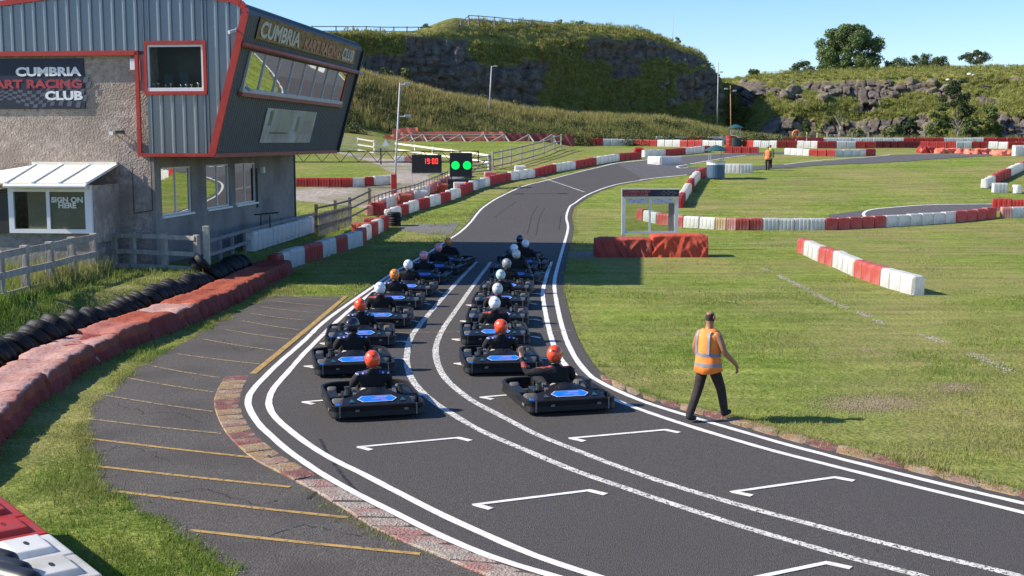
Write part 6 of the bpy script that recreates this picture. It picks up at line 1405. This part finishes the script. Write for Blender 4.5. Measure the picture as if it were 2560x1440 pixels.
DM = {(p, a): driver_mesh(p, a) for p, a in (('sit', 'red'), ('sit', 'blue'), ('sit', 'black'), ('wave', 'red'))}
def helmet_mesh():
    """full-face helmet, opening towards +y"""
    bm = bmesh.new(); bmesh.ops.create_uvsphere(bm, u_segments=28, v_segments=20, radius=1)
    for v in bm.verts:
        x, y, z = v.co; w = 1.0 - .14 * max(0, -z); v.co = Vector((x * .128 * w, y * .155 + (.012 if y > 0 and z < 0 else 0) * (1 - abs(x)), z * (.150 if z > 0 else .155)))
        if y < -.2 and z < -.25: v.co.y *= 1.0 + .10 * z; v.co.z *= .9
        if z < -.85: v.co.z = -.128
    dele = [f for f in bm.faces if f.calc_center_median().z < -.122]; bmesh.ops.delete(bm, geom=dele, context='FACES')
    vis = [f for f in bm.faces if f.calc_center_median().y > .055 and -.045 < f.calc_center_median().z < .062]
    for f in bm.faces: f.smooth = True
    for f in vis: f.material_index = 1
    ret = bmesh.ops.inset_region(bm, faces=vis, thickness=.006, depth=-.008)
    me = bpy.data.meshes.new('helmet'); bm.to_mesh(me); bm.free(); return me
HM = helmet_mesh(); M['visor'] = mat('visor', (.01, .01, .012), None, 1, .08)
def hmat(n, c, c2, **k): return mat('helmet_' + n, c, c2, 9, .22, 0, coat=.5, **k)
HC = {'orange-red': hmat('orange_red', (.78, .075, .016), (.84, .10, .025)), 'orange': hmat('orange', (.74, .20, .025), (.80, .26, .04)), 'white': hmat('white', (.74, .75, .78), (.82, .82, .84)), 'pink': hmat('pink', (.66, .25, .29), (.72, .32, .36)), 'black': hmat('black', (.008, .009, .014), (.02, .02, .03)), 'silver': hmat('silver', (.48, .50, .51), (.62, .63, .64)), 'grey': hmat('grey', (.20, .205, .21), (.32, .325, .33)), 'teal-white': hmat('teal_white', (.55, .66, .64), (.30, .50, .48)), 'dark blue': hmat('dark_blue', (.012, .018, .05), (.03, .04, .09))}
hmesh = {}
for c, m in HC.items():
    q = HM.copy(); q.materials.append(m); q.materials.append(M['visor']); hmesh[c] = q
OR = ['', 'nearest', 'second', 'third', 'fourth', 'fifth', 'sixth', 'seventh', 'eighth', 'ninth', 'tenth']
#        px, py of the rear foot, heading, helmet, suit, pose, head turn
LEFT = [(947, 1053, 14, 'orange-red', 'blue', 'sit', 0), (890, 945, 12, 'black', 'blue', 'sit', -35), (900, 873, 6, 'orange-red', 'blue', 'sit', 12), (946, 824, 2, 'white', 'red', 'sit', -10), (981, 777, 0, 'orange', 'blue', 'sit', -8), (1013, 745, -3, 'white', 'black', 'sit', -20), (1050, 713, -6, 'pink', 'blue', 'sit', -25), (1085, 690, -9, 'pink', 'black', 'sit', -15), (1109, 671, -11, 'orange', 'black', 'sit', -5)]
RGHT = [(1432, 1039, 14, 'orange-red', 'red', 'wave', -25), (1261, 942, 6, 'orange-red', 'blue', 'sit', 30), (1240, 869, 3, 'white', 'red', 'sit', 10), (1243, 822, 0, 'silver', 'red', 'sit', 0), (1249, 777, -2, 'teal-white', 'black', 'sit', 0), (1262, 743, -4, 'grey', 'black', 'sit', 35), (1285, 712, -6, 'silver', 'black', 'sit', -30), (1280, 690, -6, 'white', 'black', 'sit', -30), (1307, 678, -8, 'white', 'black', 'sit', 0), (1292, 660, -9, 'dark blue', 'black', 'sit', 0)]
def helmet_bits():
    q = MB(); n = 24; rings = []
    for z, k in ((-.132, .96), (-.122, 1.03), (-.108, 1.02)): rings.append([Vector((.100 * k * math.cos(t), .125 * k * math.sin(t) - .004, z)) for t in [2 * math.pi * i / n for i in range(n)]])
    q.loft(rings, cap=False); trim = q.mesh(); trim.materials.append(M['visor'])
    q = MB(); q.box(-.022, .022, -.152, -.135, .066, .076); vent = q.mesh(); vent.materials.append(M['visor'])
    q = MB(); q.cyl((-.128, .045, .0), (-.112, .045, 0), .022, .022, 12); q.cyl((.112, .045, .0), (.128, .045, 0), .022, .022, 12); piv = q.mesh(); piv.materials.append(M['visor'])
    return (('trim', trim), ('vent', vent), ('visor_pivot', piv))
HB = helmet_bits()
used = False
for colname, rows in (('left', LEFT), ('right', RGHT)):
    for i, (px, py, hd, hc, suit, pose, turn) in enumerate(rows):
        k = KART if not used else copy_tree(KART); used = True
        g = ground(px, py); g.z += .012; k.location = g; k.rotation_euler = (0, 0, R(hd)); k.scale = (1.07, 1, 1)
        place = '%s kart of the %s grid column' % (OR[i + 1] if i else 'nearest', colname)
        tag(k, 'black rental kart with blue rear sticker, %s' % place, 'kart', 'karts lined up on the grid')
        d = empty('person', g, R(hd), 'driver in %s helmet, in the %s' % (hc, place.replace(' kart of', ' kart in')), 'person', 'kart drivers on the grid')
        link('body', DM[(pose, suit)], None, d)
        h = link('helmet', hmesh[hc], None, d); h.location = ((-.10 if pose == 'wave' else 0), .695, .80); h.rotation_euler = (R(-4), R(random.uniform(-4, 4)), R(turn)); h.scale = (.95, .95, .95)
        for nm_, me_ in HB: link(nm_, me_, None, h)
        s_ = random.uniform(1.04, 1.10); d.scale = (s_, .98, s_)

# ------------------------------------------------------------------ marshals
M['hair'] = mat('hair_dark', (.02, .015, .012), (.05, .035, .028), 12, .8); M['trousers'] = mat('trousers', (.018, .012, .011), (.032, .022, .020), 5, .9, .5, 8); M['shoe'] = mat('shoe', (.008, .008, .009), (.016, .016, .017), 6, .6)
M['hivis'] = mat('hivis_orange', (.80, .19, .025), (.86, .27, .05), 4, .75, .35, 6); M['reflect'] = mat('reflective_tape', (.17, .17, .20), (.23, .23, .26), 6, .5); M['hivis_y'] = mat('hivis_yellow', (.62, .78, .08), (.70, .85, .14), 4, .75)
def walker_mesh(stand=False):
    s = Sk(); st = .0 if stand else 1
    pel = s.p((0, 0, .95), (.155, .115)); w1 = s.p((0, .01, 1.10), (.150, .105), pel); ch = s.p((0, .0, 1.28), (.175, .12), w1); nk = s.p((0, .005, 1.47), (.062, .062), ch); hd0 = s.p((0, .02, 1.55), (.060, .068), nk); hd1 = s.p((0, .025, 1.65), (.074, .092), hd0); s.p((0, .02, 1.725), (.055, .070), hd1)
    for sx in (-1, 1):
        sh = s.p((sx * .200, -.005, 1.385), .066, ch)
        if sx > 0: el = s.p((.275, .05 * st, 1.12), .050, sh); wr = s.p((.31, .25 * st + .03, .91), .034, el); s.hand(wr, (.315, .255 * st + .03, .895), (.12, .25, -1), (-.3, 1, .1), 1, 1.0, .7, (-1, 0, 0))
        else: el = s.p((-.255, -.05 * st, 1.12), .045, sh); wr = s.p((-.26, .06, .90), .030, el); s.hand(wr, (-.26, .065, .885), (0, .15, -1), (.3, 1, .1), -1, 1.0, .7, (1, 0, 0))
        hp = s.p((sx * .095, 0, .87), .108, pel); f = sx * st
        kn = s.p((sx * .10, f * .15 + .04, .50), .080, hp); an = s.p((sx * .085, f * .30 - (.0 if sx > 0 else .02) * st, .10 + (.02 if sx > 0 else 0)), .066, kn); hl = s.p((sx * .085, f * .30 - .03, .055), .050, an)
        if sx > 0 and st: to = s.p((sx * .10, f * .30 + .14, .11), .042, hl)
        else: to = s.p((sx * .10, f * .30 + .15, .045), .042, hl)
    me = skin_mesh(s.v, s.e, s.r, 0, 2)
    for m in (M['trousers'], M['skin_tan'], M['hair'], M['shoe'], M['hivis']): me.materials.append(m)
    mi = []
    for f in me.polygons:
        c = f.center; k = 1
        if c.z < .115: k = 3
        elif c.z < 1.0 and abs(c.x) < .24: k = 0
        elif 1.0 <= c.z < 1.46 and abs(c.x) < .19: k = 4
        if 1.57 < c.z < 1.70 and c.y < .055 and (abs(c.x) > .045 or c.y < -.01) and c.z < 1.685: k = 2
        mi.append(k)
    me.polygons.foreach_set('material_index', mi); return me
def head_parts(root, cap=None):
    for sx in (-1, 1):
        q = MB(); q.lathe([(0, -.012), (.020, -.010), (.024, 0), (.020, .010), (0, .012)], 10); me = q.mesh(); me.transform(Matrix.Diagonal((.7, 1.0, 1.45, 1)) @ Matrix.Rotation(R(90), 4, 'Y')); me.transform(Matrix.Translation((sx * .088, .02, 1.635))); link('ear', me, M['skin_tan'], root, smooth=True)
        q = MB(); q.lathe([(0, -.010), (.010, 0), (0, .010)], 8); me = q.mesh(); me.transform(Matrix.Translation((sx * .032, .113, 1.65))); link('eye', me, M['upvc'], root, smooth=True)
    q = MB(); q.add([(-.015, .108, 1.61), (.015, .108, 1.61), (0, .145, 1.613), (0, .112, 1.66)], [(0, 1, 2), (0, 2, 3), (1, 3, 2), (0, 3, 1)]); q.build('nose', M['skin_tan'], root); q = MB(); q.box(-.022, .022, .103, .112, 1.573, 1.581); q.build('mouth', M['suit_red'], root)
def vest(root, m='hivis', tape='reflect'):
    """sleeveless waistcoat, open armholes"""
    n = 28; rows = [(.78, .240, .200, .0), (.90, .224, .186, 0), (1.02, .212, .170, 0), (1.15, .208, .160, 0), (1.28, .216, .156, .0), (1.36, .206, .146, 0), (1.425, .150, .112, 0), (1.462, .085, .085, 0)]
    def ring(z, a, b, off=0): return [Vector(((a + off) * math.cos(t) * (1 + .035 * math.sin(5 * t + z * 7)), (b + off) * math.sin(t) * (1 + .06 * math.sin(7 * t + z * 5) + .05 * noise.noise((math.cos(t) * 3, math.sin(t) * 3, z * 4))) - .005, z + (.02 * math.sin(2 * t + 1) if z < .85 else 0))) for t in [2 * math.pi * i / n for i in range(n)]]
    q = MB(); q.loft([ring(*r[:3]) for r in rows], cap=False); v = q.build('vest', M[m], root, smooth=True); sd = v.modifiers.new('solid', 'SOLIDIFY'); sd.thickness = .008
    def rad(z): return (lerp_tab([(r[0], r[1]) for r in rows], z), lerp_tab([(r[0], r[2]) for r in rows], z))
    for z in (.90, 1.06):
        q = MB(); q.loft([ring(z + d, *rad(z + d), .004) for d in (-.026, 0, .026)], cap=False); q.build('reflective_band', M[tape], v, smooth=True)
    for sx in (-1, 1):
        for sy in (-1, 1):
            vs = []
            for i in range(9):
                z = 1.07 + .36 * i / 8; a, b = rad(z); x = sx * (.125 if z < 1.38 else .115); yy = sy * b * math.sqrt(max(.05, 1 - (abs(x) / (a + .001)) ** 2)); vs += [(x - .026, yy + sy * .014 - .005, z), (x + .026, yy + sy * .014 - .005, z)]
            q = MB(); q.add(vs, [(2 * i, 2 * i + 1, 2 * i + 3, 2 * i + 2) for i in range(8)]); q.build('reflective_band', M[tape], v)
WM = walker_mesh()
pm = ground(1768, 1053); man = empty('person', pm + Vector((0, 0, .02)), R(-52), 'marshal in orange hi-vis vest and dark trousers walking across the track edge', 'person')
link('body', WM, None, man); vest(man); head_parts(man); man.scale = (1.0, 1.0, 1.0)
SM = walker_mesh(True)
pm = ground(1919, 426); m2 = empty('person', pm, R(150), 'distant marshal in orange vest standing at the far track edge', 'person'); link('body', SM, None, m2); vest(m2); head_parts(m2)
pm = ground(1925, 421); m3 = empty('person', pm, R(20), 'distant helper in yellow jacket standing behind the orange marshal', 'person'); b_ = link('body', SM, None, m3); vest(m3, 'hivis_y'); head_parts(m3)
# ------------------------------------------------------------------ grass blades, pebbles and weeds near the camera
from mathutils.geometry import intersect_point_line
def inside(poly, x, y):
    c = False; n = len(poly); j = n - 1
    for i in range(n):
        xi, yi = poly[i].x, poly[i].y; xj, yj = poly[j].x, poly[j].y
        if (yi > y) != (yj > y) and x < (xj - xi) * (y - yi) / (yj - yi) + xi: c = not c
        j = i
    return c
pR_out = resample(side(pR1, .42), 260); pL_out = resample(gpath(LIN), 160); pLAYr = resample(pLAY, 260)
trackpoly = resample(side(pL1, -.2), 260) + list(reversed(pR_out)); laypoly = resample(pLAY, 200) + list(reversed(resample(gpath(LIN), 120)))
laypoly2 = resample(side(pLAY, -.05), 200) + list(reversed(resample(gpath(LIN), 120)))
kin = gpath([(1502, 950), (1640, 1008), (1850, 1067), (2000, 1110), (2300, 1186), (2560, 1248), (2900, 1330)]); kout = gpath([(1500, 936), (1645, 993), (1856, 1048), (2006, 1090), (2306, 1165), (2560, 1227), (2900, 1306)])
kpoly = list(kin) + list(reversed(kout))
yardpoly = [ground(*p) for p in [(500, 500), (727, 500), (840, 512), (960, 520), (1090, 470), (1060, 426), (985, 433), (860, 452), (727, 470), (500, 458)]]
def free(x, y):
    if inside(trackpoly, x, y) or inside(laypoly2, x, y) or inside(kpoly, x, y) or inside(yardpoly, x, y): return False
    q = (Vector((x, y, 0)) - Vector((N0.x, N0.y, 0))); a, v = q.dot(uv), q.dot(vv)
    if a < .2 and -2.0 < v < LEN: return False
    return True
def field(n, x0, x1, y0, y1, seed, power=1.0):
    g = np.random.default_rng(seed); out = []
    tries = 0
    while len(out) < n and tries < n * 6:
        tries += 1
        y = y0 + (y1 - y0) * g.uniform() ** power; x = g.uniform(x0, x1)
        if abs(x) > .47 * y + 1.2: continue
        if free(x, y): out.append((x, y, tz(x, y)))
    return np.array(out)
def grass_cols(P, dry0=.0):
    k = np.array([.42 + 1.3 * noise.noise((p[0] * .19, p[1] * .15, 3.3)) + dry0 + .9 * noise.noise((p[0] * .8, p[1] * .55, 8.1)) for p in P]); k = np.clip(k, 0, 1)[:, None]
    A = np.array((.088, .145, .020)) * (1 - k) + np.array((.160, .168, .046)) * k; B = np.array((.165, .228, .038)) * (1 - k) + np.array((.26, .245, .088)) * k
    return A, B
def lawn(name, P, n, h, w, spread, seed, dry=0.0, lean=.8):
    A, B = grass_cols(P, dry); hv = h * np.clip(np.array([1 + 1.1 * noise.noise((q[0] * .7, q[1] * .6, 5.5)) for q in P]), .35, 1.9); a, f, c = tuft_arrays(P, n, hv, w, spread, lean, A, B, seed); return link(name, np_mesh(name, a, f, c), M['blade'], GROUND, 'stuff')
lawn('lawn_grass', field(9000, 2, 20, 16, 34, 41, 1.3), 16, .042, .015, .20, 41, .06)
lawn('lawn_grass', field(6500, 0, 30, 32, 62, 42, 1.2), 12, .045, .026, .34, 42, .06)
lawn('lawn_grass', field(5200, -9.2, -2, 10.5, 24, 43, 1.2), 20, .055, .015, .16, 43, -.15)
lawn('lawn_grass', field(3600, -13, -4, 22, 40, 44, 1.0), 16, .07, .022, .22, 44, -.15)
lawn('lawn_grass', field(2500, -14, 3, 38, 66, 45, 1.0), 12, .07, .034, .34, 45, -.1)
P = field(900, -12.4, -9.0, 18, 37, 46); lawn('long_grass', P, 14, .16, .024, .16, 46, -.05, .6)
P = np.array([p for p in field(1200, -16, -11.5, 24, 36.5, 47)]); lawn('long_grass', P, 14, .30, .03, .2, 47, .3, .6)
# ragged fringe where grass creeps over the edges
def fringe(path, n, seed, h=.09, off=.05, dry=0.0):
    g = np.random.default_rng(seed); r = resample(path, 400); idx = g.integers(1, 398, n); P = []
    for i in idx:
        t = (r[i + 1] - r[i - 1]).normalized(); p = r[i] + Vector((t.y, -t.x, 0)) * (g.normal() * .06 + off); P.append((p.x, p.y, tz(p.x, p.y)))
    lawn('edge_grass', np.array(P), 12, h, .016, .08, seed, dry)
fringe(pLAY, 1100, 51, .07, -.05, -.1); fringe(kout, 700, 52, .06, .06, .2); fringe(side(pR1, .34), 700, 53, .06, .05, .2); fringe(side(pL1, -.25)[60:], 500, 54, .06, -.05, .1)
fringe(gpath([(735, 1215), (826, 1272), (944, 1334), (1070, 1396)]), 120, 55, .06, .0, .2)
# loose pale stones along the old line and in the bare patches
M['pebble'] = mat('pebble', (.34, .29, .23), (.46, .41, .34), 6, .9)
def pebbles(name, P, s0, s1, seed, m='pebble'):
    g = np.random.default_rng(seed); n = len(P); base = np.array([(1, 0, 0), (0, 1, 0), (-1, 0, 0), (0, -1, 0), (0, 0, .6), (.0, .0, -.4)]); F_ = np.array([(0, 1, 4), (1, 2, 4), (2, 3, 4), (3, 0, 4), (1, 0, 5), (2, 1, 5), (3, 2, 5), (0, 3, 5)])
    s = g.uniform(s0, s1, n); j = g.uniform(.6, 1.4, (n, 6, 3)); a = g.uniform(0, 6.28, n); V = base[None] * j * s[:, None, None] * np.array((1, 1, .55)); c, sn = np.cos(a)[:, None], np.sin(a)[:, None]
    V = np.stack([V[..., 0] * c - V[..., 1] * sn, V[..., 0] * sn + V[..., 1] * c, V[..., 2]], -1) + P[:, None]
    return link(name, np_mesh(name, V.reshape(-1, 3), (F_[None] + np.arange(n)[:, None, None] * 6).reshape(-1, 3)), M[m], GROUND, 'stuff')
def along(pxs, n, w, seed):
    g = np.random.default_rng(seed); r = resample(gpath(pxs), 300); out = []
    for i in g.integers(1, 298, n):
        p = r[i] + Vector((g.normal() * w, g.normal() * w, 0))
        if noise.noise((p.x * 1.1, p.y * 1.1, 2)) > -.25: out.append((p.x, p.y, tz(p.x, p.y) + .012))
    return np.array(out)
pebbles('chalk_pebbles', along([(1905, 670), (1985, 708), (2080, 755), (2180, 795), (2210, 812)], 1900, .075, 61), .008, .026, 61); pebbles('chalk_pebbles', along([(2305, 838), (2335, 848), (2362, 858)], 260, .07, 62), .008, .02, 62); pebbles('chalk_pebbles', along([(2430, 885), (2470, 905), (2530, 932)], 420, .08, 63), .008, .022, 63)
def patch(cx, cy, rx, ry, n, seed):
    g = np.random.default_rng(seed); out = []
    for _ in range(n):
        p = ground(cx + g.normal() * rx, cy + g.normal() * ry); out.append((p.x, p.y, p.z + .008))
    return np.array(out)
M['soil'] = mat('dry_soil', (.25, .185, .12), (.33, .255, .175), 5, .95)
for cx, cy, rx, ry, n, s in ((2180, 1010, 80, 13, 5000, 71), (2390, 970, 32, 8, 1500, 72), (2540, 600, 50, 10, 1500, 73), (2330, 610, 30, 6, 160, 74), (2290, 1140, 25, 5, 90, 75), (1990, 1040, 60, 6, 140, 76)): pebbles('dry_soil', patch(cx, cy, rx, ry, n, s), .005, .017, s, 'soil')
g_ = np.random.default_rng(80); P = field(160, -9, 20, 11, 40, 80); pebbles('daisies', P + np.array((0, 0, .04)), .006, .012, 81)
e_ = resample(pLAY, 300); P = np.array([(p.x + g_.normal() * .08, p.y + g_.normal() * .08, .02) for p in e_ for _ in range(2)]); pebbles('edge_grit', P, .006, .018, 82, 'soil')
